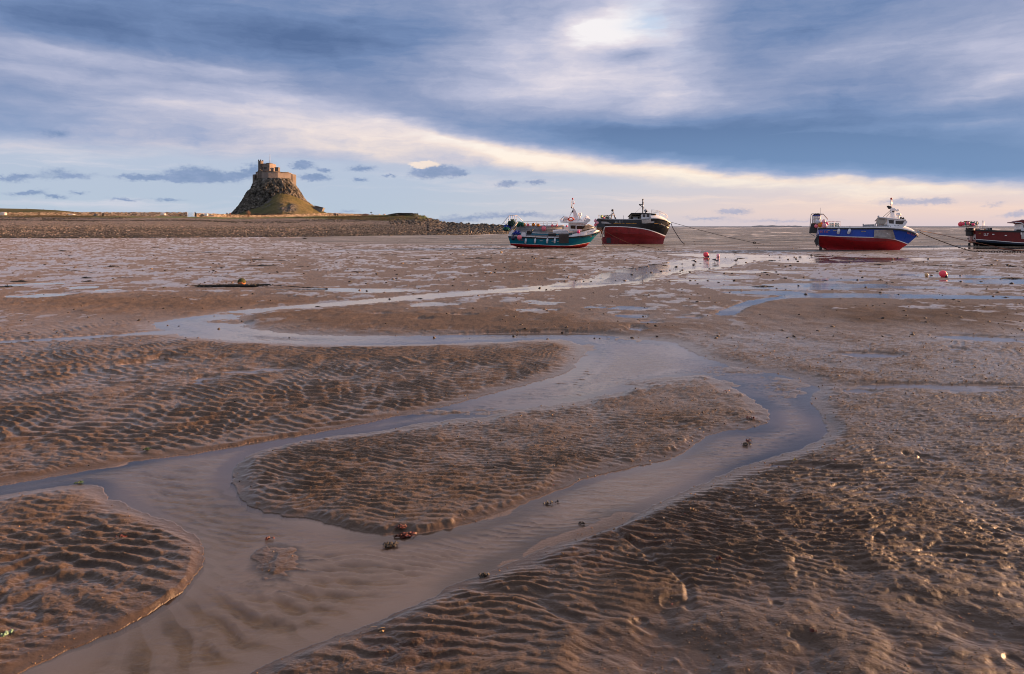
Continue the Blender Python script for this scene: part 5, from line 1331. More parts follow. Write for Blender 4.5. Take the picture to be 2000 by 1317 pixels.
# lifebuoy on the roof
p = b.W(b.L(1115, 428.4, 1.1)); mb = MB(); K_ = 24
vs = []; fs = []
for i in range(K_):
    a = 2 * math.pi * i / K_
    for k in range(8):
        q = 2 * math.pi * k / 8; R_ = 0.25 + 0.085 * math.cos(q); vs.append(Vector((R_ * math.cos(a), 0.085 * math.sin(q) - 0.10 * math.sin(a), 0.62 * R_ * math.sin(a))))
for i in range(K_):
    for k in range(8): fs.append((i * 8 + k, i * 8 + (k + 1) % 8, ((i + 1) % K_) * 8 + (k + 1) % 8, ((i + 1) % K_) * 8 + k))
mb.add(vs, fs, 0, True); tag(mb.build("lifebuoy", orange_p, None, p), "orange ring lifebuoy on the roof edge of the teal boat's wheelhouse", "lifebuoy")
# working gear on deck
b.block("hauler_board", [(1091.6, 457.8), (1110.8, 457.4), (1110.6, 475.2), (1092.4, 475.2)], 1.66, 1.60, brown_p)
b.block("hauler_table", [(1091.6, 457.8), (1110.8, 457.4), (1111, 455.5), (1092, 456)], 1.66, 0.7, grey_p)
b.block("fish_table", [(1080, 452.4), (1094, 450.4), (1109.6, 450.8), (1109.4, 453.4), (1096, 454.4), (1095, 460), (1093, 460), (1092, 454.6), (1080, 455)], 0.3, -0.7, white_p)
b.block("hatch_box", [(1071, 457), (1085.6, 456.8), (1086.6, 461.6), (1071, 461.6)], 0.9, 0.3, black_p)
b.block("stern_box", [(1029, 451.5), (1036, 451.5), (1036.4, 458.6), (1029, 458.6)], 0.6, 0.1, black_p)
b.bars("hauler_hose", [[(1036, 457, 0.5), (1038, 454, 0.4), (1039.4, 449.6, 0.2), (1041, 449, 0.1)]], 0.085, black_p, 8)
b.block("white_hatch", [(1017.6, 461.5), (1018.4, 455), (1026, 455), (1027.6, 461.8)], 1.1, 0.6, white_p)
heap("rope_heap", "blue rope and gear piled on the teal boat's stern deck", "rope", b, 1009, 457.5, 0.8, 14, 0.5, 7, blue_tub, 5)
b.bars("stern_frame", [[(1018, 457, 0.9), (1018, 451.4, 0.9), (1028, 451.4, 0.9), (1028, 458, 0.9)], [(1018, 454, 0.9), (1028, 454, 0.9)]], 0.03, pipe_p)
b.block("rudder", [(1008.4, 478), (1012.0, 478), (1011.8, 484.2), (1008.6, 484.2)], 0.05, -0.05, brown_p)
b.bars("foredeck_rail", [[(1112, 451.4, 0.97), (1135, 450.8, 0.9), (1148, 446.4, 0.5), (1160, 444.6, 0.3)], [(1140, 443, -0.4), (1152, 440.2, -0.3), (1163, 445, -0.1)]], 0.03, pipe_p)
b.block("bow_tarpaulin", [(1137, 450.2), (1144, 441.5), (1151, 439.5), (1163, 445.4), (1150, 448)], -0.1, -0.8, beige_p)
b.text("Quinlan II", 1146.2, 455.4, 1161, 452.2, 3.0, dark_t, 0.04, 0.15, plane=0.93)
tx = bpy.data.objects[-1] if False else None
b.text("HL 107", 1152.2, 464.2, 1164.2, 460.6, 2.2, pink_t, 0.03, 0.15)
for px, py in [(1057, 470.4), (1080, 471.2), (1091, 471.5)]:
    b.plate("scupper", [(px - 3, py - 0.35), (px + 3, py - 0.35), (px + 3, py + 0.35), (px - 3, py + 0.35)], white_p)
b.text("HL 107", 1012.5, 470.4, 1022, 470.4, 2.2, pink_t, 0.03)
for i, (px, pyy) in enumerate([(1026.7, 470.2), (1045, 470.2), (1068.7, 470.2), (1083.4, 470.0)]):
    fender(b, px, pyy, 8.4, 3.9, ["white fender hanging on the teal boat's side, first from the stern", "white fender hanging on the teal boat's side, second from the stern", "white fender hanging on the teal boat's side, third from the stern", "white fender hanging on the teal boat's side, next to the brown board"][i], "white fenders on the teal boat", 0.06)
GT = "floats carried by the teal boat"
boat_buoy(b, 1014.5, 463.8, 1.75, 4.7, 'pink', "coral pink ball buoy hanging outside the teal boat's stern quarter", GT)
boat_buoy(b, 1002.2, 465.2, 1.65, 4.3, 'navy', "navy ball buoy hanging outside the teal boat's stern corner", GT)
boat_buoy(b, 1062.2, 446.7, -1.2, 4.8, 'pink', "big coral pink ball buoy hanging inside the teal boat against its grey shelter", GT)
boat_buoy(b, 1129.8, 453, 1.2, 2.9, 'hot', "hot pink buoy lying by the teal boat's bow bulwark", GT, (1, -0.2, 0.3))
for px, py, r_, c_, lb in [(1023.6, 438.9, 3.3, 'orange', "orange float hanging on the teal boat's shelter rail, nearest the green netting"), (1031.2, 439.6, 2.9, 'pink', "pink float hanging between orange floats on the teal boat's shelter rail"), (1041.8, 438.8, 3.4, 'orange', "orange float hanging mid rail on the teal boat, right of the pink float"), (1051, 439.8, 3.2, 'orange', "orange float hanging on the teal boat's rail, last of the orange ones towards the bow"), (1078.6, 440.8, 2.6, 'pink', "pink float at the forward rail of the teal boat, aft of its twin"), (1087.2, 441, 2.4, 'pink', "pink float at the very forward end of the teal boat's rail"), (1106.8, 441.8, 1.8, 'hot', "small dark pink float against the after wall of the teal boat's wheelhouse")]:
    boat_buoy(b, px, py, -1.42, r_, c_, lb, GT, (0.1, -0.8, 0.6))
p = Vector(unproj(1017.4, 484.6)); buoy(p + Vector((0, 0.4, 0.10)), 0.13, 'yellow', "small yellow and white float lying under the teal boat's stern", None, (1, -0.3, 0.2), white_p)
TEAL = b

# ================================================================== black boat
b = Boat("fishing_boat", "black hulled trawler with white stripe and maroon bottom, lying beyond the teal boat's bow", 1200, 476.5, -1, 9)
SB = [(1167.5, 427.6, 1.35), (1181, 428.0, 1.52), (1205, 428.8, 1.65), (1230, 429.0, 1.7), (1253, 428.4, 1.68), (1271, 427.2, 1.55), (1285, 427.0, 1.28), (1297, 429.4, 0.82), (1304, 432.4, 0.45), (1309.4, 435.4, 0.03)]
b.hull([
    [(1184, 476.6, 0.07), (1200, 476.6, 0.07), (1240, 476.8, 0.07), (1280, 476.8, 0.06), (1295.0, 476.6, 0.03)],
    [(1181, 463.0, 0.10), (1200, 463.4, 0.40), (1226, 464.2, 0.62), (1250, 465.4, 0.58), (1270, 467.2, 0.34), (1284, 469.0, 0.15), (1297.2, 468.6, 0.02)],
    [(1180.8, 455.0, 0.55), (1200, 454.6, 1.08), (1226, 455.4, 1.26), (1250, 457.2, 1.16), (1270, 460.4, 0.76), (1284, 463.4, 0.38), (1298.8, 464.6, 0.02)],
    [(1181, 443.9, 1.22), (1199, 443.4, 1.48), (1226.5, 444.4, 1.58), (1248.5, 446.8, 1.48), (1265, 449.7, 1.15), (1281.5, 454.8, 0.66), (1299.6, 462.2, 0.02)],
    [(1181, 442.6, 1.24), (1199, 442.0, 1.50), (1226.5, 443.0, 1.60), (1248.5, 445.2, 1.50), (1265, 448.0, 1.17), (1281.5, 453.0, 0.68), (1300.2, 460.2, 0.02)],
    [(1174, 435.0, 1.30), (1200, 435.4, 1.58), (1228, 435.8, 1.66), (1252, 436.2, 1.60), (1270, 437.2, 1.40), (1288, 440.0, 0.92), (1300, 444.6, 0.42), (1306.2, 448.0, 0.03)],
    SB], [0, 0, 0, 1, 2, 2], [maroon_bottom, white_p, navy_p], transom_mat=2)
b.strip(6, 0.10, 0.05, grey_p, "gunwale")
b.strip(5, 0.07, 0.05, navy_p, "rubbing_strake", dz=0.15)
b.deck(6, 0.55, 0.10, deck_p, 0, 30)
b.liner(6, 0.55, 0.10, grey_p, 0, 30)
# white corner line, rudder, aperture and keel
b.bar("stern_trim", [(1181, 443.4, 1.26), (1178.6, 452, 0.7), (1176.4, 464, 0.2)], 0.06, white_p)
b.block("rudder", [(1176.2, 463), (1183.6, 463.4), (1184.2, 476.4), (1176.0, 476.4)], 0.06, -0.06, maroon_bottom)
b.block("rudder_post", [(1175.6, 443), (1177.2, 443), (1176.6, 463), (1175.2, 463)], 0.06, -0.06, black_p)
mb = MB(); c_ = b.L(1188.5, 470, 0)
for k in range(4):
    a = math.pi / 2 * k + 0.4; mb.box(c_ + Vector((0, math.cos(a) * 0.2, math.sin(a) * 0.2)), (0.05, 0.18, 0.34), 0, Matrix.Rotation(a - math.pi / 2, 3, 'X') @ Matrix.Rotation(0.5, 3, 'Z'))
mb.tube([c_ + Vector((-0.2, 0, 0)), c_ + Vector((0.3, 0, 0))], 0.07, 0, 8); mb.build("propeller", black_p, b.root)
b.block("aperture_shade", [(1184.4, 464.4), (1192.6, 464.4), (1193.0, 475.2), (1184.8, 475.2)], 0.62, 0.60, black_p)  # black plate standing in for the shaded opening at the propeller
b.block("bilge_keel", [(1213, 454.6), (1256, 454.9), (1255, 456.1), (1220, 456.2), (1214, 455.6)], 1.42, 1.2, maroon_bottom)
# dark canvas over the stern with overhang
b.block("stern_overhang", [(1166.4, 427.4), (1181, 428.6), (1181.2, 442.2), (1179.4, 444.2), (1166.0, 444.0)], 1.36, -1.3, navy_p)
b.bars("stern_rail", [[(1168, 428, 1.2), (1168.4, 420.4, 1.2), (1190, 420.4, 1.2), (1190.6, 428, 1.2)], [(1176, 428, 1.2), (1176, 420.4, 1.2)], [(1183, 428, 1.2), (1183, 420.4, 1.2)], [(1168.2, 424, 1.2), (1190.4, 424, 1.2)], [(1168.4, 420.8, -1), (1190, 420.8, -1)], [(1168.4, 420.4, 1.2), (1168.4, 420.8, -1)], [(1168.4, 420.8, -1), (1168.2, 428, -1)], [(1190, 420.8, -1), (1190, 428, -1)]], 0.025, white_p)
gf = b.bars("stern_gantry", [[(1192.8, 428, 0.5), (1196.3, 410.2, 0), (1203, 428, 0.5)], [(1190.6, 421.5, 0.6), (1193, 420, 0.4), (1199.5, 420, 0.4)], [(1193.6, 428, -0.8), (1196.3, 410.2, 0), (1201.6, 428, -0.8)], [(1195, 417, 0.2), (1198.5, 417, 0.2)]], 0.07, pipe_p)
b.orb("gantry_block", 1196.3, 411.2, 0, 0.16, black_p, (1, 1, 1), gf)
heap("net_heap", "grey and green net and gear heaped on the black boat's stern deck", "net", b, 1183, 427, 0.3, 12, 1.2, 6, net_d, 8)
b.bar("deck_post", [(1218, 428.6, 0.8), (1217.6, 421, 0.8)], 0.02, pipe_p)
# shelter, wheelhouse and roof
b.block("shelter_back", [(1230.2, 428.8), (1233, 417.4), (1253, 417.2), (1253, 428.6)], -0.6, -0.75, wood_p)
b.block("shelter_panel", [(1230.4, 428.8), (1232.8, 418.0), (1234.2, 418.0), (1232.2, 428.8)], 1.1, -0.7, wood_p)
b.bars("shelter_beams", [[(1231.8, 422.6, 0.9), (1253, 424.0, 0.9)], [(1232.6, 418.8, 1.0), (1253, 418.4, 1.0)]], 0.08, wood_p)
b.block("winch_box", [(1236.4, 428.6), (1236.6, 425), (1245.4, 425), (1245.6, 428.6)], 0.9, 0.3, grey_p)
whb = b.block("wheelhouse", [(1252.8, 428.5), (1252.8, 417.4), (1271.6, 417.4), (1271.6, 427.5)], 1.15, -1.1, white_p)
b.block("wheelhouse_roof", [(1231.2, 417.6), (1233, 416.0), (1256, 415.8), (1280.6, 417.6), (1281, 418.8), (1256, 417.6)], 1.3, -1.25, black_p)
b.block("roof_lamp", [(1279.6, 418.0), (1281.8, 418.4), (1281.6, 420.0), (1279.6, 419.2)], 1.2, 0.9, yellow_p)
b.block("window", [(1255.2, 418.9), (1260.6, 418.9), (1260.6, 424.4), (1255.2, 424.4)], 1.17, 1.14, glass_p, whb)
b.block("window", [(1262.8, 418.7), (1268.2, 418.7), (1268.2, 424.2), (1262.8, 424.2)], 1.17, 1.14, glass_p, whb)
b.plate("hauler_plate", [(1253.0, 428.9), (1271.2, 427.6), (1270.9, 436.2), (1253.4, 435.6)], paint("scuffed_plate", (0.50, 0.47, 0.44), 0.6, 0, 0.2, 3, (0.30, 0.19, 0.13), 0.6), 0.06, 0.05)
b.block("whaleback", [(1271.6, 427.3), (1271.8, 420.2), (1287, 421.0), (1296, 423.6), (1302.4, 428.4), (1309, 435), (1304, 432.6), (1297, 429.5), (1285, 427.2)], 0.02, -0.02, white_p)
# whaleback as a rounded shell
mb = MB(); tops = [(1271.6, 419.8), (1280, 420.2), (1287, 421.2), (1293, 422.8), (1298, 425.2), (1303, 429.2), (1309.2, 435.2)]
shr = spline(SB, False, 10); sxp = np.array([p[0] for p in shr])
rows_ = []
for px, py in tops:
    j = int(np.argmin(np.abs(sxp - px))); e = b.L(*shr[j]); t_ = b.L(px, py, 0); hw2 = -e.y
    rows_.append([Vector((e.x * (1 - abs(q)) + e.x * abs(q), -hw2 * math.sin(q * math.pi / 2), e.z + (t_.z - e.z) * math.cos(q * math.pi / 2) ** 0.8 if abs(q) < 1 else e.z)) for q in np.linspace(1, -1, 13)])
vs = [v for r_ in rows_ for v in r_]
mb.add(vs, [(i * 13 + k, (i + 1) * 13 + k, (i + 1) * 13 + k + 1, i * 13 + k + 1) for i in range(len(rows_) - 1) for k in range(12)], 0, True)
mb.build("whaleback_deck", white_p, b.root)
b.bars("bow_rail", [[(1272, 421, 0.9), (1272.2, 409.8, 0.9), (1280, 410.6, 0.85), (1288.6, 412.6, 0.7), (1297, 416, 0.45), (1302.4, 420, 0.25), (1304.6, 426.6, 0.1)], [(1272.2, 414, 0.9), (1288, 416.2, 0.7), (1301.6, 421, 0.25)], [(1288.4, 412.6, 0.7), (1288.2, 423, 0.75)], [(1301.2, 418.8, 0.3), (1301.4, 428, 0.3)], [(1272.2, 411.8, -0.9), (1288.6, 413.8, -0.7), (1302.4, 420.4, -0.2)], [(1288.6, 413.8, -0.7), (1288.6, 423, -0.7)], [(1302.4, 420, 0.25), (1302.4, 420.4, -0.2)]], 0.028, white_p)
ms = b.bar("mast", [(1255.4, 416.6, 0), (1255.2, 389.4, 0)], 0.07, pipe_p, 8)
b.bars("mast_fittings", [[(1248.2, 400.0, 0), (1249.4, 399.4, 0), (1254.6, 399.8, 0)], [(1248.2, 400, 0), (1254.6, 404, 0)]], 0.05, black_p, 6, ms)
for py in (390, 395.4, 398.4, 405, 408): b.orb("mast_lamp", 1255.8, py, 0.08, 0.09, black_p, (1, 1, 1.2), ms)
b.bars("stay", [[(1255, 403, 0), (1240.6, 416, 0)], [(1256, 404, 0), (1270, 417, 0)]], 0.012, black_p, 4, ms)
mb = MB(); c_ = b.L(1261, 411.6, 0.1); mb.ball(c_, 0.2, 0, 12, 8, (1.1, 1.1, 0.8)); mb.tube([c_, c_ + Vector((0, 0, -0.3))], 0.10, 0, 8); mb.build("radar_dome", grey_p, ms)
b.bar("search_lamp", [(1261.6, 412.8, 0.15), (1264, 412.4, 0.15)], 0.14, black_p, 10, ms)
b.text("BH 514", 1201, 435.0, 1215.6, 434.4, 2.9, white_p, 0.03, 0.1)
b.text("BH 514", 1291, 439.4, 1299.2, 443.6, 2.8, paint("worn_white_lettering", (0.42, 0.43, 0.45), 0.6), 0.03, 0.1)
for x0, x1, y_ in [(1198.6, 1213.4, 436.5), (1215.6, 1219.8, 436.5), (1222.2, 1231.8, 436.6), (1233, 1243, 436.6), (1277.4, 1285.6, 437.2), (1288, 1290, 438.4)]:
    b.plate("yellow_line", [(x0, y_ - 0.4), (x1, y_ - 0.35), (x1, y_ + 0.35), (x0, y_ + 0.4)], yellow_p, 0.025, 0.01)
GB = "floats carried by the black boat"
boat_buoy(b, 1175.4, 423.7, 1.0, 2.8, 'lime', "lime yellow ball buoy on the stern rail of the black boat", GB)
boat_buoy(b, 1178.9, 425.8, 1.1, 1.9, 'pink', "small coral pink float beside the lime buoy on the black boat's stern", GB)
boat_buoy(b, 1163, 431.4, 1.0, 3.0, 'palepink', "uppermost pink float of the cluster hanging off the black boat's stern", GB)
boat_buoy(b, 1166.5, 435.4, 1.45, 2.8, 'palepink', "middle pink float of the cluster hanging off the black boat's stern", GB)
boat_buoy(b, 1163, 439.4, 1.2, 2.8, 'pink', "lowest, reddest float of the cluster hanging off the black boat's stern", GB)
BLACK = b

# ================================================================== blue boat
b = Boat("fishing_boat", "royal blue fishing boat with bright red bottom, white wheelhouse and steel side plate", 1660, 488.2, -21, 8)
SB = [(1597.7, 445.8, 1.45), (1617, 444.8, 1.58), (1664, 445.4, 1.68), (1709.5, 445.0, 1.68), (1741.4, 446.0, 1.45), (1761.5, 447.6, 1.05), (1777, 451.2, 0.62), (1787, 455.0, 0.30), (1793.4, 459.4, 0.03)]
b.hull([
    [(1613, 488.0, 0.05), (1660, 488.2, 0.06), (1710, 488.5, 0.06), (1745, 488.7, 0.05), (1757, 488.5, 0.02)],
    [(1600, 479.6, 0.20), (1640, 481.0, 0.34), (1680, 483.4, 0.42), (1715, 485.2, 0.34), (1742, 485.2, 0.18), (1762.4, 484.4, 0.02)],
    [(1599.6, 463.2, 1.28), (1625, 463.6, 1.36), (1643, 465.8, 1.40), (1659, 469.4, 1.34), (1690, 471.8, 1.32), (1715, 472.0, 1.20), (1742, 471.4, 0.80), (1760, 474.0, 0.36), (1771.4, 478.4, 0.02)],
    [(1599.7, 460.4, 1.36), (1651, 463.3, 1.52), (1706, 464.7, 1.50), (1730, 466.4, 1.28), (1748.5, 469.0, 0.86), (1762, 473.4, 0.42), (1772.6, 477.8, 0.02)],
    [(1599.7, 459.2, 1.37), (1651, 461.9, 1.54), (1706, 463.3, 1.52), (1730, 465.0, 1.30), (1748.5, 467.6, 0.88), (1762, 471.8, 0.44), (1774, 476.4, 0.02)],
    [(1598.6, 452, 1.42), (1617, 452, 1.55), (1664, 453.4, 1.62), (1709.5, 454.0, 1.60), (1741.4, 455.2, 1.26), (1761.5, 459, 0.78), (1777, 464, 0.32), (1784.6, 467.0, 0.02)],
    SB], [0, 0, 1, 2, 3, 3], [red_bottom, paint("faded_red", (0.34, 0.035, 0.05), 0.6, 0, 0.3, 1.5, (0.22, 0.08, 0.09), 0.6), white_p, blue_p], transom_mat=3)
b.strip(6, 0.12, 0.05, black_p, "rubbing_strake", dz=-0.08)
b.strip(6, 0.10, 0.06, white_p, "gunwale", dz=0.03)
b.deck(6, 0.5, 0.1, deck_p, 0, 27); b.liner(6, 0.5, 0.1, white_p, 0, 27)
b.block("skeg", [(1614, 478.4), (1614, 488.0), (1690, 488.4), (1745, 488.6), (1700, 485.6), (1650, 481.4)], 0.10, -0.10, paint("bright_red_keel", (0.42, 0.016, 0.022), 0.6, 0, 0.2, 1))
b.block("rudder", [(1600.4, 479), (1606, 479), (1606, 487.8), (1600, 487.8)], 0.06, -0.06, black_p)
b.bars("propeller_shaft", [[(1606, 483, 0), (1614, 483, 0)]], 0.06, black_p)
mb = MB(); c_ = b.L(1611.6, 483.6, 0)
for k in range(4):
    a = math.pi / 2 * k + 0.7; mb.box(c_ + Vector((0, math.cos(a) * 0.14, math.sin(a) * 0.14)), (0.05, 0.14, 0.26), 0, Matrix.Rotation(a - math.pi / 2, 3, 'X') @ Matrix.Rotation(0.5, 3, 'Z'))
mb.build("propeller", black_p, b.root)
b.bars("stern_ladder", [[(1594.6, 459, 1.0), (1595.6, 480, 0.7)], [(1598.2, 459, 1.0), (1598.6, 480, 0.7)]] + [[(1594.8, y_, 1.0), (1598.4, y_, 1.0)] for y_ in (462, 466, 470, 474, 478)], 0.04, steel_p)
b.block("outboard_bracket", [(1590.6, 469.6), (1595.6, 461), (1598.6, 461), (1598, 477), (1596, 481)], 1.1, 0.4, black_p)
# steel plate on the side
b.plate("side_plate", [(1707.6, 449.4), (1743.4, 449.0), (1749, 467.4), (1706.4, 465.4)], steel_p, 0.04, 0.03)
b.block("deck_shelter_wall", [(1708.2, 449.6), (1711.4, 443), (1739.4, 441), (1743.2, 448.8)], 1.44, 1.38, steel_p)
# wheelhouse
wh = b.block("wheelhouse", [(1732.8, 446.2), (1732.9, 426), (1768.0, 429.4), (1772.6, 433.6), (1768, 440.2), (1762, 446.4)], 1.10, -1.05, white_p)
b.block("window", [(1735.4, 429.8), (1745.8, 430.4), (1745.6, 437.2), (1737, 436.6)], 1.12, 1.09, glass_p, wh)
b.block("window", [(1749.2, 431.4), (1766, 432.4), (1762.6, 438.4), (1749.2, 437.8)], 1.12, 1.09, glass_p, wh)
b.block("window", [(1768.4, 431.4), (1769.2, 431.2), (1766.6, 438.8), (1765.6, 439)], 0.95, -0.9, glass_p, wh)
b.block("wheelhouse_roof", [(1714.6, 424.8), (1716, 423.6), (1733, 425.2), (1769, 428.8), (1770, 430.4), (1733, 427.0)], 1.22, -1.18, white_p)
b.block("shelter_door", [(1714.6, 425.2), (1733, 426.4), (1729, 437.2), (1710.4, 437.2)], 1.14, 1.06, beige_p)
b.block("shelter_vent", [(1716.6, 427), (1728.6, 428.2), (1727.8, 429.6), (1716.2, 428.4)], 1.16, 1.13, paint("vent_grey", (0.2, 0.19, 0.18), 0.6))
b.block("shelter_side", [(1711, 446), (1713.8, 437), (1729.6, 437), (1732.8, 446)], -0.9, -1.05, beige_p)
b.bars("shelter_posts", [[(1709.6, 437, 1.1), (1709.4, 445.6, 1.2)], [(1715, 446, 1.3), (1715.6, 437, 1.2)], [(1732.6, 440, 1.3), (1716, 440.4, 1.3)]], 0.05, steel_p)
# whaleback foredeck
mb = MB(); tops = [(1737, 440.4), (1748, 440.4), (1762, 440.8), (1772, 443.4), (1780, 446.8), (1787, 451), (1793, 457.6)]
shr = spline(SB, False, 10); sxp = np.array([p[0] for p in shr]); rows_ = []
for px, py in tops:
    j = int(np.argmin(np.abs(sxp - px))); e = b.L(*shr[j]); t_ = b.L(px, py, 0); hw2 = -e.y
    rows_.append([Vector((e.x, -hw2 * (1 if abs(q) == 1 else math.sin(q * math.pi / 2)), e.z + 0.02 + max(t_.z - e.z, 0.03) * (math.cos(q * math.pi / 2) ** 0.7 if abs(q) < 1 else 0))) for q in np.linspace(1, -1, 13)])
vs = [v for r_ in rows_ for v in r_]
mb.add(vs, [(i * 13 + k, (i + 1) * 13 + k, (i + 1) * 13 + k + 1, i * 13 + k + 1) for i in range(len(rows_) - 1) for k in range(12)], 0, True)
mb.build("whaleback_deck", white_p, b.root)
b.block("bow_roller", [(1790, 449.8), (1797, 452.4), (1796.4, 454.4), (1792, 455.2)], 0.15, -0.15, steel_p)
ms = b.block("mast", [(1740.4, 425.6), (1739.2, 409.0), (1741.8, 404.6), (1745.4, 408), (1748, 426.2)], 0.2, -0.2, white_p)
b.bars("mast_pole", [[(1741.2, 406, 0), (1740.8, 390, 0)], [(1739.6, 391.4, 0.15), (1739.6, 400, 0.15), (1741, 402, 0)], [(1742.6, 392, -0.1), (1742.8, 399, -0.1), (1741, 401, 0)]], 0.04, white_p, 6, ms)
b.bar("mast_light", [(1740.9, 390.0, 0), (1741.0, 386.8, 0)], 0.09, redp, 8, ms)
b.bars("antenna_arms", [[(1743, 407.6, 0.1), (1747, 408.6, 0.3), (1751, 412.2, 0.3), (1753.6, 411.2, 0.3)], [(1745.4, 409, 0.2), (1748, 413.6, 0.2)]], 0.09, white_p, 6, ms)
for px, py in [(1735, 404), (1737, 406.6), (1738.4, 404.8), (1744.6, 413.6)]: b.orb("mast_lamp", px, py, 0.15, 0.10, black_p, (1.3, 1, 1), ms)
b.orb("horn", 1754.0, 410.6, 0.3, 0.09, white_p, (1, 1, 1.2), ms)
mb = MB(); c_ = b.L(1754.6, 420.2, 0.2); mb.tube([c_ + Vector((0, 0, -0.06)), c_ + Vector((0, 0, 0.10))], 0.225, 0, 16); mb.tube([c_ + Vector((0, 0, 0.10)), c_ + Vector((0, 0, 0.18))], 0.22, 0, 16, 0.12); mb.tube([c_ + Vector((0, 0, -0.06)), c_ + Vector((0, 0, -0.42))], 0.10, 0, 8); mb.build("radar_dome", white_p, ms)
b.bars("stay", [[(1725, 423.8, 0.5), (1739.4, 411, 0.1)], [(1731, 424.6, 0.5), (1740, 413.4, 0.1)]], 0.02, black_p, 4, ms)
for px, py in [(1759.4, 426), (1764, 427)]: b.bars("roof_lamp", [[(px - 1.4, py + 1.2, 0.8), (px, py, 0.8), (px + 1.6, py - 0.8, 0.8)]], 0.09, black_p, 8)
b.block("roof_rail_box", [(1714.4, 423.6), (1715, 421.4), (1717.4, 421.4), (1717.4, 423.8)], 0.9, 0.5, grey_p)
b.bars("roof_rail", [[(1737, 425, 1.0), (1737.4, 423, 1.0), (1757, 425.6, 1.0), (1757, 427, 1.0)]], 0.02, white_p)
# hatch, rails, crate
b.block("hatch_box", [(1686.4, 444.6), (1688.6, 438.8), (1708, 438.2), (1708.2, 444.6)], 0.5, -0.5, grey_p)
b.bar("deck_post", [(1686.4, 444.4, 0.9), (1686, 437.6, 0.9)], 0.06, grey_p)
b.bars("guard_rail", [[(1616.6, 432.4, 1.1), (1641.8, 433.0, 1.1), (1641.8, 444, 1.3)], [(1617, 438, 1.1), (1641.8, 438.4, 1.1)], [(1629.6, 432.8, 1.1), (1629.8, 443, 1.3)], [(1616.6, 433, -1.1), (1641.8, 433.6, -1.1), (1641.8, 442, -1.1)]], 0.022, white_p)
p = b.W(b.L(1627.6, 439.6, 0.4)); mb = MB()
for q in range(5):
    mb.box((0, 0, -0.13 + q * 0.075), (0.72, 0.5, 0.035))
for q in range(6): mb.box((-0.35 + 0.14 * q, -0.255, 0), (0.05, 0.02, 0.36))
tag(mb.build("crate", net_g, None, p), "green slatted crate on the stern deck of the blue boat", "crate")
# stern gantry with tank and black screen
b.bars("stern_gantry", [[(1580.8, 455.5, 1.2), (1584, 419.6, 1.2), (1586.4, 417.6, 1.2), (1608, 418.2, 1.2), (1617.2, 428.6, 1.2)], [(1581.4, 452, -1.0), (1584, 420.2, -1.0), (1608, 419.0, -1.0), (1617, 429, -1.0)], [(1585.4, 418, 1.2), (1585, 420, -1.0)], [(1608, 418.2, 1.2), (1608, 419, -1)], [(1580.8, 455.5, 1.2), (1592, 462, 1.0)]], 0.03, pipe_p)
b.bar("aerial", [(1602.6, 430, 0.5), (1602.6, 406, 0.5)], 0.014, pipe_p, 4)
b.block("black_screen", [(1584.4, 436.4), (1598.6, 436.4), (1595.2, 456), (1580.6, 455.2)], 1.25, 1.15, black_p)
tk = b.block("water_tank", [(1587.0, 421), (1602.4, 421), (1602.0, 434), (1586.4, 436)], 0.9, 0.1, white_p)
b.block("tank_lid", [(1587.2, 419.8), (1602.4, 420.0), (1602.4, 422), (1587.2, 421.8)], 0.95, 0.05, blue_tub, tk)
b.bars("tank_frame", [[(1587, 421, 0.93), (1586.4, 436, 0.93)], [(1592, 421, 0.93), (1591.6, 435, 0.93)], [(1597, 421, 0.93), (1596.8, 435, 0.93)], [(1602.2, 421, 0.93), (1602, 434, 0.93)], [(1586.8, 428, 0.93), (1602, 427, 0.93)]], 0.025, steel_p, 5, tk)
heap("rope_heap", "dark coil of rope on top of the blue boat's stern tank", "rope", b, 1595, 420.4, 0.5, 9, 0.4, 3, rope_p, 6)
b.text("BK 533", 1601.4, 454.8, 1617.6, 455.2, 4.2, pink_t, 0.03, -0.1)
b.text("BK 533", 1772.4, 457.0, 1786.6, 461.6, 3.6, pink_t, 0.03, -0.15)
b.text("B 34", 1747, 441.8, 1755.4, 441.8, 1.7, black_p, 0.03, 0, plane=1.3)
for px, py, w in [(1618.6, 450.6, 2.2), (1631.4, 450.9, 4), (1683.6, 452.2, 2), (1688.6, 452.3, 2.2)]:
    b.plate("scupper", [(px - w, py - 0.7), (px + w, py - 0.6), (px + w, py + 0.6), (px - w, py + 0.7)], paint("scupper_brass", (0.45, 0.35, 0.24), 0.5), 0.02, 0.02)
fender(b, 1637.6, 452.6, 9.4, 5.4, "white fender on the blue boat's side, nearer the stern", "white fenders on the blue boat", 0.12)
fender(b, 1658.2, 452.6, 9.4, 5.4, "white fender on the blue boat's side, nearer the middle", "white fenders on the blue boat", 0.2)
GU = "floats carried by the blue boat"
boat_buoy(b, 1597.2, 433.4, 1.55, 4.7, 'white', "white ball buoy in the cluster at the blue boat's stern", GU)
boat_buoy(b, 1608.8, 433.4, 1.55, 3.8, 'palepink', "pink ball buoy at the top of the cluster on the blue boat's stern", GU)
boat_buoy(b, 1601.6, 440.2, 1.65, 4.0, 'orange', "orange ball buoy low in the cluster at the blue boat's stern", GU)
boat_buoy(b, 1594.2, 441.9, 1.6, 3.5, 'pink', "coral red ball buoy at the outer end of the cluster on the blue boat's stern", GU)
boat_buoy(b, 1610.2, 440.8, 1.75, 4.7, 'palepink', "largest pale pink ball buoy of the cluster, against the blue boat's gunwale", GU)
boat_buoy(b, 1614.4, 437.2, 1.5, 3.4, 'hot', "hot pink ball buoy on the bow side of the cluster on the blue boat", GU)
boat_buoy(b, 1605, 436.4, 1.3, 3.0, 'orange', "small orange float half hidden inside the cluster on the blue boat's stern", GU)
BLUE = b

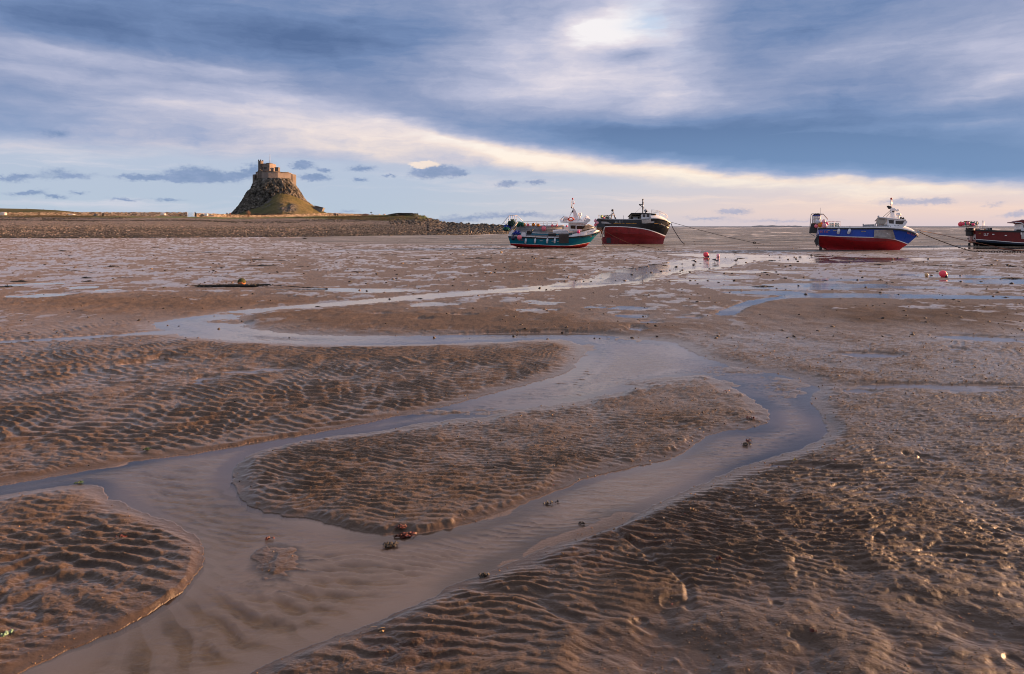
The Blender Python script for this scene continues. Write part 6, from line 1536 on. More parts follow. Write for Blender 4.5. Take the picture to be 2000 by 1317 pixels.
# ================================================================== dark red boat, cut by the right edge
b = Boat("fishing_boat", "dark red fishing boat with dark blue band, cut by the right edge of the view", 1960, 480.6, -20, 2)
SB = [(1905.5, 449.8, 1.6), (1930, 451.2, 1.72), (1967, 452.6, 1.75), (2000, 453.2, 1.75), (2040, 451.5, 1.4), (2066, 448, 0.75), (2082, 445, 0.03)]
b.hull([
    [(1916, 480.4, 0.05), (1960, 481, 0.06), (2010, 482, 0.06), (2050, 482, 0.05), (2062, 480, 0.02)],
    [(1906, 473.6, 1.2), (1950, 477, 1.35), (2000, 479.4, 1.35), (2040, 478.6, 0.8), (2066, 475, 0.02)],
    [(1906, 472.0, 1.46), (1950, 475.4, 1.56), (2000, 478.4, 1.56), (2040, 477.4, 1.0), (2067, 473, 0.02)],
    [(1906, 468.2, 1.5), (1950, 471.5, 1.62), (2000, 475.2, 1.62), (2040, 474.4, 1.05), (2069, 470, 0.02)],
    [(1906, 467.1, 1.51), (1950, 470.5, 1.63), (2000, 474.0, 1.63), (2040, 473.2, 1.07), (2070, 468.8, 0.02)],
    [(1905.8, 459, 1.56), (1950, 461.5, 1.68), (2000, 463.4, 1.7), (2040, 462, 1.25), (2076, 457, 0.02)],
    SB], [0, 0, 1, 2, 3, 3], [paint("black_bottom", (0.012, 0.012, 0.014), 0.6), dkblue_p, white_p, dkred_p], transom_mat=3)
b.strip(6, 0.17, 0.06, black_p, "gunwale", dz=0.02)
b.deck(6, 0.5, 0.1, deck_p, 0, 32); b.liner(6, 0.5, 0.1, black_p, 0, 32)
# transom panels: the stern face looks towards the left of the picture
st = [Vector(r[0]) for r in b.rows]
def tpt(a, zf, off=0.03):
    zlo, zhi = st[2].z, st[6].z; z = zlo + (zhi - zlo) * zf; hw2 = -(st[2].y + (st[6].y - st[2].y) * zf); x = st[2].x + (st[6].x - st[2].x) * zf
    return Vector((x - off, a * hw2, z))
mb = MB(); mb.prism([tpt(-1, 0.18), tpt(1, 0.18), tpt(1, 0.62), tpt(-1, 0.62)], [tpt(-1, 0.18, 0.0), tpt(1, 0.18, 0.0), tpt(1, 0.62, 0.0), tpt(-1, 0.62, 0.0)]); mb.build("transom_panel", paint("pinkish_grey_paint", (0.42, 0.36, 0.37), 0.5, 0, 0.15, 2), b.root)
mb = MB(); mb.prism([tpt(-.25, 0.05, .06), tpt(.3, 0.05, .06), tpt(.3, 0.62, .06), tpt(-.25, 0.62, .06)], [tpt(-.25, 0.05, 0.03), tpt(.3, 0.05, .03), tpt(.3, 0.62, .03), tpt(-.25, 0.62, .03)]); mb.build("transom_door", dkred_p, b.root)
for a in (-0.85, 0.85):
    mb = MB(); mb.ball(tpt(a, 0.28, 0.05), 0.09, 0, 10, 6); mb.build("exhaust_port", black_p, b.root)
# round black tub on the stern
p = b.L(1894.6, 453, 0.5); mb = MB(); mb.tube([p + Vector((0, 0, -0.45)), p + Vector((0, 0, -0.30)), p + Vector((0, 0, 0.0)), p + Vector((0, 0, 0.30)), p + Vector((0, 0, 0.42))], 0.42, 0, 20); mb.tube([p + Vector((0, 0, 0.05)), p + Vector((0, 0, 0.16))], 0.52, 0, 20)
mb.build("stern_tub", black_p, b.root)
b.block("rudder", [(1891.4, 474.6), (1895.6, 474.6), (1895.6, 480.2), (1891, 480.2)], 0.05, -0.05, black_p)
b.bars("propeller_frame", [[(1902, 473, 0.4), (1903.4, 480, 0.3)], [(1906, 473, 0.2), (1909, 480.4, 0.2)], [(1902, 477, 0.35), (1909, 477.4, 0.2)]], 0.11, black_p)
# float platform above the stern
pl = b.bars("float_platform", [[(1880.6, 441.2, 1.2), (1909, 441.6, 1.2)], [(1880.6, 440.6, -1.0), (1909, 440.8, -1.0)], [(1880.6, 441.2, 1.2), (1880.6, 440.6, -1)], [(1908.6, 441.6, 1.2), (1908.6, 432.4, 1.2), (1894, 432, 1.2), (1894, 441.3, 1.2)], [(1884, 441.3, 1.2), (1890, 446, 1.0), (1893.6, 450, 0.9)], [(1908, 441.6, 1.2), (1903, 446, 1.2), (1899, 450, 1.2)], [(1894, 436.6, 1.2), (1908.6, 437, 1.2)], [(1888, 441, -1), (1896, 449, -1)], [(1908, 441, -1), (1908, 450, -1)]], 0.03, pipe_p)
b.block("platform_board", [(1881.4, 440.9), (1908.6, 441.3), (1908.6, 442.0), (1881.4, 441.6)], 1.15, -1.0, grey_p)
heap("net_heap", "teal and brown netting piled on the float platform of the dark red boat", "net", b, 1897, 440, -0.4, 24, 0.6, 8, net_g, 12)
heap("rope_heap", "brown rope heap on the float platform of the dark red boat", "rope", b, 1884, 438, -0.4, 10, 0.5, 6, paint("brown_rope", (0.20, 0.10, 0.04), 0.9, 0, 0.4, 6), 14)
b.bars("guard_rail", [[(1906, 449, 1.4), (1906, 441.6, 1.4)], [(1916, 450, 1.55), (1916.2, 441.2, 1.5)], [(1919.6, 450, 1.55), (1919.4, 431.6, 1.4)], [(1921.8, 450.4, 1.55), (1922, 432.4, 1.4), (1918.6, 431.6, 1.4)], [(1906, 442.4, 1.4), (1929, 442.4, 1.5), (1930, 451, 1.6)], [(1906, 446, 1.4), (1929, 446.6, 1.5)], [(1911, 442, 1.4), (1911, 450, 1.5)], [(1926, 442, 1.5), (1926, 451, 1.55)], [(1931, 443.6, 1.5), (1934.4, 451, 1.6)]], 0.025, pipe_p)
for i, px in enumerate((1907, 1912.4, 1923.6, 1927)):
    b.orb("pot_buoy", px, 448.4, 1.2, 0.11, FM['white'] if i % 2 else FM['cream'])
b.block("deck_box", [(1931, 451.4), (1931, 445.2), (1937.8, 445.2), (1937.8, 451.4)], 1.4, 0.5, black_p)
b.block("deck_box", [(1986.4, 452.6), (1986.4, 448.4), (1994, 448.4), (1994, 452.6)], 1.4, 0.5, black_p)
b.block("low_rail_box", [(1979, 452), (1979, 450.6), (1984.6, 450.6), (1984.6, 452)], 1.3, 1.0, white_p)
b.plate("side_plate", [(1993.6, 454.2), (2004, 454.2), (2004, 467.6), (1994.4, 467)], steel_p, 0.04, 0.04)
b.plate("plate_hinge", [(1993, 453.2), (1995.4, 453.2), (1995.2, 459), (1993, 458.6)], white_p, 0.06, 0.05)
# wheelhouse mostly outside the frame, visor seen at the edge
wh = b.block("wheelhouse", [(1994, 453), (1995, 437.5), (2034, 437.5), (2030, 452)], 1.1, -1.1, white_p)
b.block("window", [(1999, 440), (2012, 440), (2012, 445), (1999, 445)], 1.12, 1.09, glass_p, wh)
b.block("window", [(2015, 440), (2030, 440), (2028, 445), (2015, 445)], 1.12, 1.09, glass_p, wh)
b.block("wheelhouse_roof", [(1981.6, 434.4), (1982, 432.8), (1990, 431.6), (1994.4, 430.0), (2036, 431), (2038, 436.6), (1999, 437.6), (1994, 435)], 1.25, -1.2, dkred_p)
b.bar("roof_trim", [(1982.4, 434.8, 1.25), (1994, 435.3, 1.25), (1999, 438, 1.25)], 0.05, white_p)
b.block("roof_fitting", [(1994.6, 430.6), (1996, 428.6), (2000, 429.4), (2000, 431)], 0.8, 0.5, white_p)
b.text("LL7", 1921.2, 460.4, 1930.2, 460.8, 4.8, white_p, 0.03, 0.12)
b.text("BLA", 1911.6, 457.2, 1916, 457.3, 2.0, yellow_p, 0.03)
for px, py in [(1939.8, 458), (1964.4, 460.2)]:
    b.plate("scupper", [(px - 2.2, py - 0.9), (px + 2.2, py - 0.8), (px + 2.2, py + 0.8), (px - 2.2, py + 0.9)], white_p, 0.02, 0.02)
GR = "floats carried by the dark red boat"
boat_buoy(b, 1876.0, 438.3, 1.0, 4.3, 'red', "big red ball buoy sticking out over the dark red boat's stern", GR)
boat_buoy(b, 1882.4, 437.4, 0.9, 2.7, 'hot', "hot pink float right next to the big red ball on the dark red boat's platform", GR)
boat_buoy(b, 1886.8, 437.4, 1.0, 2.8, 'green', "green float among the pink floats on the dark red boat's platform", GR)
boat_buoy(b, 1890.6, 436.2, 1.2, 3.3, 'pink', "coral red float mid platform on the dark red boat, right of the green float", GR)
boat_buoy(b, 1900.7, 438.5, 1.25, 2.6, 'hot', "hot pink float at the bow end of the dark red boat's platform", GR)
REDB = b
# ------------------------------------------------------------------ ropes and chains
def rope(name, pts, r, mat, label, cat="rope", sag=0.0, group=None):
    P = [Vector(p) for p in pts]
    mb = MB(); mb.tube([Vector(p) - P[0] for p in spline([tuple(p) for p in P], False, 6)], r, 0, 6)
    return tag(mb.build(name, mat, None, P[0]), label, cat, group)
def gp(px, py, dz=0.0):
    p = Vector(unproj(px, py, 0)); return Vector((p.x, p.y, max(gz(p.x, p.y), ZW) + dz))
def air(px, py, Y): return Vector(((px - CX) / F * Y, Y, H - (py - HY) * Y / F))
# black boat's bow lines
bb = BLACK.W(BLACK.L(1309.4, 434.6, 0)).y
Yk = Vector(unproj(1490, 477.2)).y
rope("mooring_rope", [air(1309.6, 434.0, bb), air(1364, 448.8, bb + (Yk - bb) * .3), air(1412, 461.0, bb + (Yk - bb) * .6), air(1456, 470.8, bb + (Yk - bb) * .85), air(1474, 474.6, Yk - .3), air(1490, 477.2, Yk)], 0.025, rope_p, "long thin mooring rope running from the black boat's bow out to the right", "rope", 0, None)
mb = MB(); c_ = air(1473.6, 474.5, Yk - .3)
for k in range(9): mb.ball(Vector((math.cos(k * .7) * .16, 0, math.sin(k * .7) * .10)), 0.05, 0, 6, 5)
tag(mb.build("shackle", rope_p, None, c_), "dark shackle near the water end of the black boat's long mooring rope", "shackle")
Y2 = Vector(unproj(1338, 477.5)).y
rope("mooring_rope", [air(1310.2, 435.6, bb), air(1313.6, 444, bb - .5), air(1319, 453.6, bb - .8), air(1329, 469.0, (bb + Y2) / 2), air(1333, 473.6, Y2), air(1337.8, 477.0, Y2)], 0.05, navy_rope, "thick navy rope drooping steeply from the black boat's bow to the mud")
# teal boat's bow lines
tb = TEAL.W(TEAL.L(1168, 449, 0)).y; Y3 = Vector(unproj(1281, 485.6)).y
rope("mooring_rope", [air(1164, 446.5, tb - .3), air(1176, 449.4, tb - .8), air(1199, 462.0, tb - 1.5), air(1230, 475.7, (tb + Y3) / 2 - .5), air(1262, 482.8, Y3), air(1281, 485.4, Y3)], 0.022, rust_rope, "dark rope from the teal boat's bow crossing in front of the black boat's hull")
Y4 = Vector(unproj(1184, 486)).y
rope("mooring_rope", [air(1170.8, 451.5, tb), air(1172.6, 460, tb - .4), air(1175.6, 470, (tb + Y4) / 2), air(1179.6, 480, Y4 + .5), air(1184, 485.8, Y4)], 0.022, rope_p, "thin slack rope dropping from the teal boat's stem to the mud")
mb = MB(); mb.tube([Vector((0, 0, 0)), Vector((.25, -.1, -.1)), Vector((.5, -.1, -.25)), Vector((.55, 0, -.5))], 0.07, 0, 6); tag(mb.build("bow_chain", rust_rope, None, air(1164.6, 446.8, tb - .2)), "short rusty bow chain hanging over the teal boat's stem", "chain")
# blue boat's bow lines
ub = BLUE.W(BLUE.L(1795, 453.6, 0)).y; Y5 = Vector(unproj(1985, 489.6)).y; Y6 = Vector(unproj(1904, 491.0)).y
rope("mooring_rope", [air(1796, 450.6, ub), air(1820, 455.2, ub + 1.5), air(1850, 461.2, ub + 2), air(1889, 470.6, ub + 1.5), air(1945, 482.0, Y5 + 1), air(1980, 488.2, Y5), air(2012, 491, Y5 - 1)], 0.024, rust_rope, "upper mooring rope leaving the blue boat's bow towards the dark red boat")
rope("mooring_rope", [air(1796, 453.4, ub), air(1815, 462.2, ub + .3), air(1848, 475, ub + .2), air(1872, 483.2, Y6 + .6), air(1892, 489.4, Y6 + .2), air(1905, 491.0, Y6)], 0.036, rope_p, "lower mooring rope dropping from the blue boat's bow to a chain on the mud")
def chain(name, pts, link, label, group=None, mat=None):
    """links laid alternately along a line on the ground"""
    P = [Vector(p) for p in spline([tuple(p) for p in pts], False, 8)]
    O_ = P[0]; mb = MB(); acc = 0; i = 0; pos = P[0].copy(); k = 0; path = [pos - O_]
    # resample
    segs = []; cur = P[0]; step = link * 0.72
    idx = 1
    while idx < len(P):
        d_ = P[idx] - cur
        if d_.length < step: idx += 1; continue
        nxt = cur + d_.normalized() * step; segs.append((cur, nxt)); cur = nxt
    for a, b_ in segs:
        m = (a + b_) / 2 - O_; d_ = (b_ - a).normalized(); w = Vector((-d_.y, d_.x, 0)).normalized() if k % 2 == 0 else Vector((0, 0, 1))
        ring = [m + d_ * math.cos(t) * link * .5 + w * math.sin(t) * link * .28 for t in [2 * math.pi * q / 8 for q in range(8)]]
        ring.append(ring[0]); mb.tube(ring, link * .11, 0, 4, None, False); k += 1
    return tag(mb.build(name, mat or rope_p, None, O_), label, 'chain', group)
chain("mooring_chain", [gp(1905, 491.4, .05), gp(1930, 492.6, .05), gp(1960, 493.2, .05), gp(1990, 493.4, .05), gp(2030, 494, .05)], 0.26, "dark mooring chain lying on wet mud at the right edge, below the dark red boat")
chain("mooring_chain", [gp(1950, 486, .05), gp(1972, 488.6, .05), gp(1990, 490.4, .05), gp(2025, 491.8, .05)], 0.22, "rusty chain lying behind the longer one at the right edge", None, rust_rope)

# ------------------------------------------------------------------ buoys on the mud
def mud_buoy(px, py_base, dpx, colr, label, axis, eye=None, er=0.42, sink=0.12):
    p = gp(px, py_base); r = dpx / 2 * p.y / F
    return buoy(p + Vector((0, 0, r * (1 - sink))), r, colr, label, None, axis, eye, 'buoy', er)
mud_buoy(1842, 539.6, 13.4, 'red', "bright red ball buoy with dark end lying on wet mud at the right", (0.55, -0.6, -0.62), None, 0.52)
mud_buoy(1809.5, 538.2, 6.6, 'cream', "small cream ball float beside the bright red buoy at the right", (-0.3, 0.5, 0.6), None, 0.2)
mud_buoy(1379, 501.4, 10.4, 'red', "red ball buoy with black end standing in the stream behind the geese", (0.6, -0.55, -0.5), None, 0.42)
mud_buoy(1402.6, 501.4, 6.6, 'palepink', "small pale pink buoy right of the red one behind the geese", (0.0, -0.65, -0.75), None, 0.46)
# mossy mooring buoy on the left
p = gp(472, 557.4); r = 7.6 * p.y / F
t = thing('buoy', "orange mooring buoy half covered with green weed, lying by a long weedy chain", 'buoy', p + Vector((0, 0, r * .92)))
moss = paint("buoy_moss", (0.045, 0.050, 0.012), 0.9, 0, 0.5, 12, (0.14, 0.14, 0.02), 0.5, 0.01)
mb = MB(); mb.ball((0, 0, 0), r, 0, 22, 16); mb.build("float_body", paint("mooring_orange", (0.55, 0.20, 0.075), 0.55, 0, 0.2, 6, (0.2, 0.10, 0.04), 0.5), t)
mb = MB(); mb.ball((0, 0, 0), r * 1.03, 0, 24, 18)
keep_ = [i for i, f in enumerate(mb.f) if sum(mb.v[k][2] for k in f) / len(f) > r * (-.02 + .18 * math.sin(3 * math.atan2(mb.v[f[0]][1], mb.v[f[0]][0])))]
mb.f = [mb.f[i] for i in keep_]; mb.m = [0] * len(mb.f); mb.sm = [True] * len(mb.f); mb.build("weed_cap", moss, t)
p = gp(984, 493.4); 
mud_buoy(979, 494.6, 4.4, 'cream', "tiny cream float on the mud to the left of the teal boat", (0.3, 0.3, 1), None, 0.3)

# ------------------------------------------------------------------ seaweed
weed_p = paint("dark_seaweed", (0.020, 0.016, 0.010), 0.65, 0, 0.5, 9, (0.055, 0.042, 0.018), 0.5)
redweed_p = paint("red_seaweed", (0.095, 0.018, 0.014), 0.6, 0, 0.45, 25, (0.32, 0.09, 0.02), 0.5)
greenweed_p = paint("green_seaweed", (0.05, 0.10, 0.02), 0.4, 0, 0.4, 20)
def clump_mesh(seed, spread=1.0, flat=1.0, nleaf=46):
    """a tangle of wrack: strap-like fronds over small lumps, about 1 m long and 0.22 m high"""
    rr_ = random.Random(seed); mb = MB()
    for _ in range(9):
        x_ = rr_.gauss(0, .22) * spread
        mb.ball((x_, rr_.gauss(0, .12), .03 * flat), rr_.uniform(.07, .16), 0, 8, 6, (rr_.uniform(1, 2.0), 1.1, .75 * flat * math.exp(-abs(x_) * 1.6)), Matrix.Rotation(rr_.uniform(0, 3), 3, 'Z'))
    for _ in range(nleaf):
        x0 = rr_.gauss(0, .24) * spread; y0 = rr_.gauss(0, .12); a = rr_.uniform(0, 6.28); ln = rr_.uniform(.10, .30); w = rr_.uniform(.012, .032)
        z0 = .13 * flat * math.exp(-(x0 / .3) ** 2) * rr_.uniform(.4, 1.2)
        pts = [Vector((x0 + math.cos(a) * ln * k / 3 * 1.3, y0 + math.sin(a) * ln * k / 3, max(z0 * (1 - (k / 3) ** 2) + .02 * math.sin(k * 2 + a), .008))) for k in range(4)]
        sd_ = Vector((-math.sin(a), math.cos(a), rr_.uniform(-.3, .3))) * w
        vs = [q for p_ in pts for q in (p_ - sd_, p_ + sd_)]
        mb.add(vs, [(2 * k, 2 * k + 1, 2 * k + 3, 2 * k + 2) for k in range(3)], 0, False)
    return mb
protos = [clump_mesh(s_, 1 + .3 * (s_ % 3), .7 + .3 * (s_ % 2)) for s_ in range(6)]
pm = []
for i, mbq in enumerate(protos):
    me = bpy.data.meshes.new("seaweed_clump"); me.from_pydata(mbq.v, [], mbq.f); me.materials.append(weed_p); me.update(); pm.append(me)
def weed(px, py, wpx, hpx, label, group=None, seed=None, mat=None):
    p = gp(px, py + hpx * .3, -0.01)
    rr_ = random.Random(seed if seed is not None else int(px * 7 + py))
    me = pm[rr_.randrange(6)]
    if mat: me = me.copy(); me.materials[0] = mat
    ob = bpy.data.objects.new("seaweed_clump", me); col.objects.link(ob)
    ob.location = p; wm = wpx * p.y / F; hm = hpx * p.y / F
    ob.scale = (wm / 1.15, max(wm / 1.3, .2) * .8, hm / .20); ob.rotation_euler.z = rr_.uniform(-.3, .3) + (math.pi if rr_.random() < .5 else 0)
    return tag(ob, label, 'seaweed', group)
weed(16, 557, 36, 8, "large dark seaweed heap on the mud at the far left edge")
weed(217, 518, 17, 8, "tall upright tuft of brown seaweed on the far left flats")
weed(168, 541, 22, 5, "dark seaweed mound, farther of two stacked close together on the left flats")
weed(172, 547.5, 28, 5, "dark seaweed mound, nearer of two stacked close together on the left flats")
weed(40, 548, 36, 5, "long low seaweed strip just behind the large heap at the left edge")
weed(512, 517, 48, 5.5, "long seaweed bank lying above the orange mooring buoy, farther along the flats")
weed(620, 596, 17, 3.4, "small dark weed clump in the upper bend of the stream")
weed(820, 580.5, 20, 4, "dark weed clump on the bank of the upper stream, right of the weedy chain")
weed(1268, 634, 9, 2.6, "small dark clod by the pools inside the upper bend")
weed(1720, 545.5, 11, 4, "rounded dark seaweed lump on the right flats between pools")
weed(1492, 557, 42, 3.6, "flat strip of dark weed beside the pools right of centre")
weed(1978, 541.5, 58, 5, "thick dark weedy rope at the right edge near the red buoy")
weed(935, 503, 44, 4.5, "broad dark weed patch on the flats below the left of the teal boat")
weed(596, 465.4, 10, 3.4, "dark stone-like weed lump at the foot of the shingle")
GW = "dark seaweed clumps scattered on the mudflat"
LW = "small dark clump of seaweed scattered on the wet mudflat"
for (px, py, w, h) in [(132, 526, 24, 3.4), (148, 527, 14, 3), (122, 490, 16, 2), (120, 489, 20, 2.6), (135, 499, 12, 2), (45, 482, 20, 1.8), (145, 475, 22, 2), (225, 488, 14, 2), (178, 531, 18, 2.4), (243, 540, 34, 2.8), (172, 516, 8, 2.2), (300, 483, 16, 2.2), (332, 485, 12, 1.6),
    (375, 491, 24, 2), (410, 492, 34, 2.6), (452, 489, 16, 1.8), (445, 539, 20, 1.8), (395, 506, 12, 2), (500, 507, 60, 2.4), (550, 508, 20, 3), (565, 501, 16, 1.8), (470, 518, 30, 2), (430, 521, 40, 1.4), (590, 519.5, 30, 1.6), (660, 530, 20, 2), (695, 529, 18, 2.4), (640, 490, 16, 1.8), (665, 481, 30, 2), (740, 484, 12, 1.6), (770, 496, 18, 2), (830, 504, 20, 2.6), (890, 513, 34, 2.2), (935, 512, 14, 2), (752, 497, 24, 1.4), (960, 507, 30, 1.4), (966, 495, 14, 1.8), (1010, 488.6, 8, 1.6),
    (1118, 497, 22, 2.2), (1080, 504, 24, 3), (1092, 491.6, 8, 1.4), (1155, 491, 10, 1.4), (1183, 491, 12, 1.4), (1213, 490.6, 10, 1.2), (1240, 489, 20, 2), (1297, 517, 14, 2.4), (1337, 485.2, 14, 1.4), (1368, 513.4, 8, 1.4), (1396, 517.4, 14, 2.2), (1432, 489.6, 24, 3), (1436, 492.6, 8, 2), (1446, 503.4, 16, 2), (1506, 507, 22, 3), (1495, 531, 20, 4), (1600, 497, 40, 2.4), (1612, 546, 16, 3), (1668, 504, 26, 3), (1718, 516, 22, 3), (1790, 512, 22, 4), (1735, 523, 18, 2.6), (1830, 518, 40, 3), (1880, 520, 36, 3.4), (1930, 518, 40, 3.2), (1980, 520, 26, 3.4), (1843, 522, 14, 2.4), (1916, 548, 10, 2.4), (1965, 578, 14, 3), (1600, 620, 8, 1.4), (1300, 637, 8, 2.4), (1246, 623, 6, 3), (1880, 502, 24, 1.6), (1690, 498, 20, 1.6), (1000, 520, 10, 1.6), (1064, 519, 8, 1.2), (860, 489, 8, 1.4), (700, 505, 8, 1.6), (68, 540, 10, 1.4), (200, 545, 8, 1.4), (280, 505, 18, 1.6), (330, 512, 12, 1.8), (20, 503, 14, 1.6), (360, 475, 14, 1.4)]:
    weed(px, py, w, h, LW, GW)
# weedy chain beside the mooring buoy
ch_pts = [gp(390, 559.6, .04), gp(405, 559.6, .04), gp(440, 559.8, .04), gp(500, 559.6, .05), gp(520, 558.8, .07), gp(560, 560.4, .05), gp(600, 562, .03), gp(640, 562.8, .02)]
rr_ = random.Random(5); mb = MB(); PP = [Vector(p) for p in spline([tuple(p) for p in ch_pts], False, 10)]
rad = [0.010 + 0.012 * (i < len(PP) * .5) + 0.045 * math.exp(-((i / len(PP) - .33) / .09) ** 2) + 0.010 * rr_.random() for i in range(len(PP))]
for i in range(len(PP) - 1):
    mb.tube([PP[i] - PP[0], PP[i + 1] - PP[0]], rad[i], 0, 6, rad[i + 1], False)
for i in range(420):
    k = rr_.randrange(int(len(PP) * .6)); q = PP[k] - PP[0] + Vector((rr_.gauss(0, .10), rr_.gauss(0, .04), rr_.uniform(0, rad[k] * .8)))
    a = rr_.uniform(0, 6.28); d_ = Vector((math.cos(a) * .13, math.sin(a) * .06, rr_.uniform(-.05, .02))); w_ = Vector((0, 0.02, .03))
    mb.add([q, q + w_, q + d_ + w_ * .3, q + d_], [(0, 1, 2, 3)], 0)
tag(mb.build("mooring_chain", weed_p, None, PP[0]), "long weed-covered mooring chain on the mud in front of the orange buoy", "chain")
# red seaweed in the stream and scraps
def scrap(px, py, wpx, hpx, mat, label, seed, n=26, cat='seaweed', name='seaweed_scrap', z=None):
    p = Vector(unproj(px, py, ZW)); p.z = (max(gz(p.x, p.y), ZW) + .004) if z is None else z
    w = .75 * wpx * p.y / F; h = .8 * hpx * p.y * p.y / (F * H); rr_ = random.Random(seed); mb = MB()
    for _ in range(int(n * 1.6)):
        x0, y0 = rr_.uniform(-.5, .5) * w, rr_.uniform(-.5, .5) * h; a = rr_.uniform(-.5, .5) + (math.pi if rr_.random() < .5 else 0); ln = rr_.uniform(.2, .5) * w; ww = rr_.uniform(.003, .008)
        pts = [Vector((x0 + math.cos(a) * ln * k / 3, y0 + math.sin(a + .3 * k) * ln * k / 3 * .6, .003 + rr_.uniform(0, .014) * math.sin(k * 1.05 + .3))) for k in range(4)]
        sd_ = Vector((-math.sin(a), math.cos(a), rr_.uniform(-.6, .6))) * ww
        vs = [q for p_ in pts for q in (p_ - sd_, p_ + sd_)]
        mb.add(vs, [(2 * k, 2 * k + 1, 2 * k + 3, 2 * k + 2) for k in range(3)], 0)
    return tag(mb.build(name, mat, None, p), label, cat)
scrap(785, 1036, 26, 9, redweed_p, "bright red seaweed scrap at the tip of the rippled sand island", 1, 22)
scrap(790, 1047, 34, 12, redweed_p, "wide rusty red seaweed mat lying in shallow water off the island tip", 2, 34)
scrap(760, 1067, 30, 10, weed_p, "dark brown seaweed bunch in the stream, nearest of the three off the island", 3, 30)
scrap(527, 1054, 16, 5, redweed_p, "thin red weed strand just above the tiny sandbank in the stream", 4, 10)
scrap(1458, 870, 16, 6, weed_p, "dark weed bit in the right branch of the stream, nearer of a pair", 6, 20)
scrap(1462, 862, 12, 5, redweed_p, "reddish weed bit in the right branch of the stream, farther of a pair", 7, 14)
scrap(1070, 985, 16, 5, weed_p, "small brown weed in midstream beside the island's lower edge", 8, 12)
scrap(1088, 982, 8, 3, weed_p, "tiny brown weed strand next to a larger one in midstream", 28, 7)
scrap(1135, 1024, 12, 5, weed_p, "dark weed speck near the right bank of the stream", 9, 12)
scrap(945, 1129, 18, 7, weed_p, "dark knot of weed at the notch in the right bank", 10, 22)
scrap(240, 1056, 24, 8, redweed_p, "dull red weed half buried on the lower left sandbank", 11, 8)
scrap(288, 886, 14, 5, greenweed_p, "green weed tuft on the left bank edge of the main channel", 12, 16)
scrap(155, 945, 16, 5, greenweed_p, "dark green weed on the upper rim of the lower left sandbank", 13, 14)
scrap(1420, 768, 12, 4, redweed_p, "red weed scrap high on the rippled island near its right corner", 14, 10)
scrap(1468, 822, 18, 5, redweed_p, "red weed scraps at the right edge of the island", 15, 14)
scrap(1890, 838, 8, 4, redweed_p, "tiny scarlet weed bit on the far right sand", 16, 8)
scrap(1588, 1254, 9, 6, redweed_p, "little crimson weed on the sand at the lower right", 17, 8)
scrap(1404, 1113, 14, 5, redweed_p, "red weed beside the little rivulet on the lower right sand", 18, 12)
scrap(1350, 1010, 10, 6, paint("straw", (0.30, 0.20, 0.08), 0.6), "pale straw stalk standing on the right bank", 19, 4, 'plant', 'straw_stalk')
scrap(1550, 904, 8, 5, paint("yellow_weed", (0.40, 0.35, 0.04), 0.5), "small yellow leaf on the right sand near the stream", 20, 5, 'leaf', 'leaf')
scrap(13, 1253, 16, 16, paint("pale_green_weed", (0.20, 0.34, 0.22), 0.3), "pale green weed on the lower left edge of the sand", 21, 8)
scrap(725, 1240, 50, 12, paint("straw2", (0.26, 0.17, 0.07), 0.6), "thin straw stem lying on the bank at the bottom centre", 22, 2, 'plant', 'straw_stalk')
# pebbles and shell grit, uncountable
r = np.random.RandomState(21); K = 9000
ppx = r.uniform(0, 2000, K); ppy = 640 + (1330 - 640) * r.uniform(0, 1, K) ** 0.8
XX = (ppx - CX) / F * (F * H / (ppy - HY)); YY = F * H / (ppy - HY)
ii = np.abs(Yr[:, None] - YY[None, ::1][:, :1]) if False else None
order = np.argsort(Yr); ri = order[np.clip(np.searchsorted(Yr[order], YY), 0, len(Yr) - 1)]; ci = np.clip(np.searchsorted(ur, XX / YY), 0, len(ur) - 1)
zz_ = GZ[ri, ci]; keep = zz_ > ZW + 0.002
dens = np.clip(0.25 + 0.75 * sstep(1000, 1500, ppx + (ppy - 900) * .3), 0, 1); keep &= r.rand(K) < dens
pos = np.stack([XX, YY, zz_ + .001], -1)[keep]
psz = r.uniform(0.0025, 0.0075, len(pos)) * np.clip(YY[keep] / 5, .7, 2.2)
grit_m, n, o = material("shell_grit")
sa_ = n.new('ShaderNodeAttribute', attribute_name='shade').outputs['Fac']
c = n.ramp(sa_, [(0, (0.02, 0.016, 0.012)), (0.3, (0.10, 0.07, 0.05)), (0.6, (0.22, 0.14, 0.08)), (0.8, (0.30, 0.16, 0.07)), (0.95, (0.30, 0.23, 0.17)), (0.99, (0.40, 0.34, 0.28)), (1, (0.3, 0.03, 0.03))])
p = n.new('ShaderNodeBsdfPrincipled'); n.put(p.inputs['Base Color'], c); p.inputs['Roughness'].default_value = 0.7; n.l.new(p.outputs[0], o.inputs[0])
rock_cloud("shell_grit", pos, psz, r.rand(len(pos)), grit_m, 8, 0.7)

# dark stones, clods and weed bits strewn over the far flats
K = 2600
spx = r.uniform(-60, 2060, K); spy = 470 + 190 * r.uniform(0, 1, K) ** 1.6
SXX = (spx - CX) / F * (F * H / (spy - HY)); SYq = F * H / (spy - HY)
cl = fbm(SXX * 0.25, SYq * 0.2, 3, 0.6, 2); kp = (cl + r.uniform(-.5, .5, K) > 0.0) & ((spx > 1150) | (spy < 560) | (r.rand(K) < .35)); SXX, SYq = SXX[kp], SYq[kp]
ri = order[np.clip(np.searchsorted(Yr[order], SYq), 0, len(Yr) - 1)]; ci = np.clip(np.searchsorted(ur, SXX / SYq), 0, len(ur) - 1)
zs = np.maximum(GZ[ri, ci], ZW)
rock_cloud("mud_clods", np.stack([SXX, SYq, zs], -1), r.uniform(0.012, 0.05, len(zs)) * np.clip(SYq / 18, .8, 2.0), r.rand(len(zs)) ** 4 * .6, grit_m, 18, 0.6)

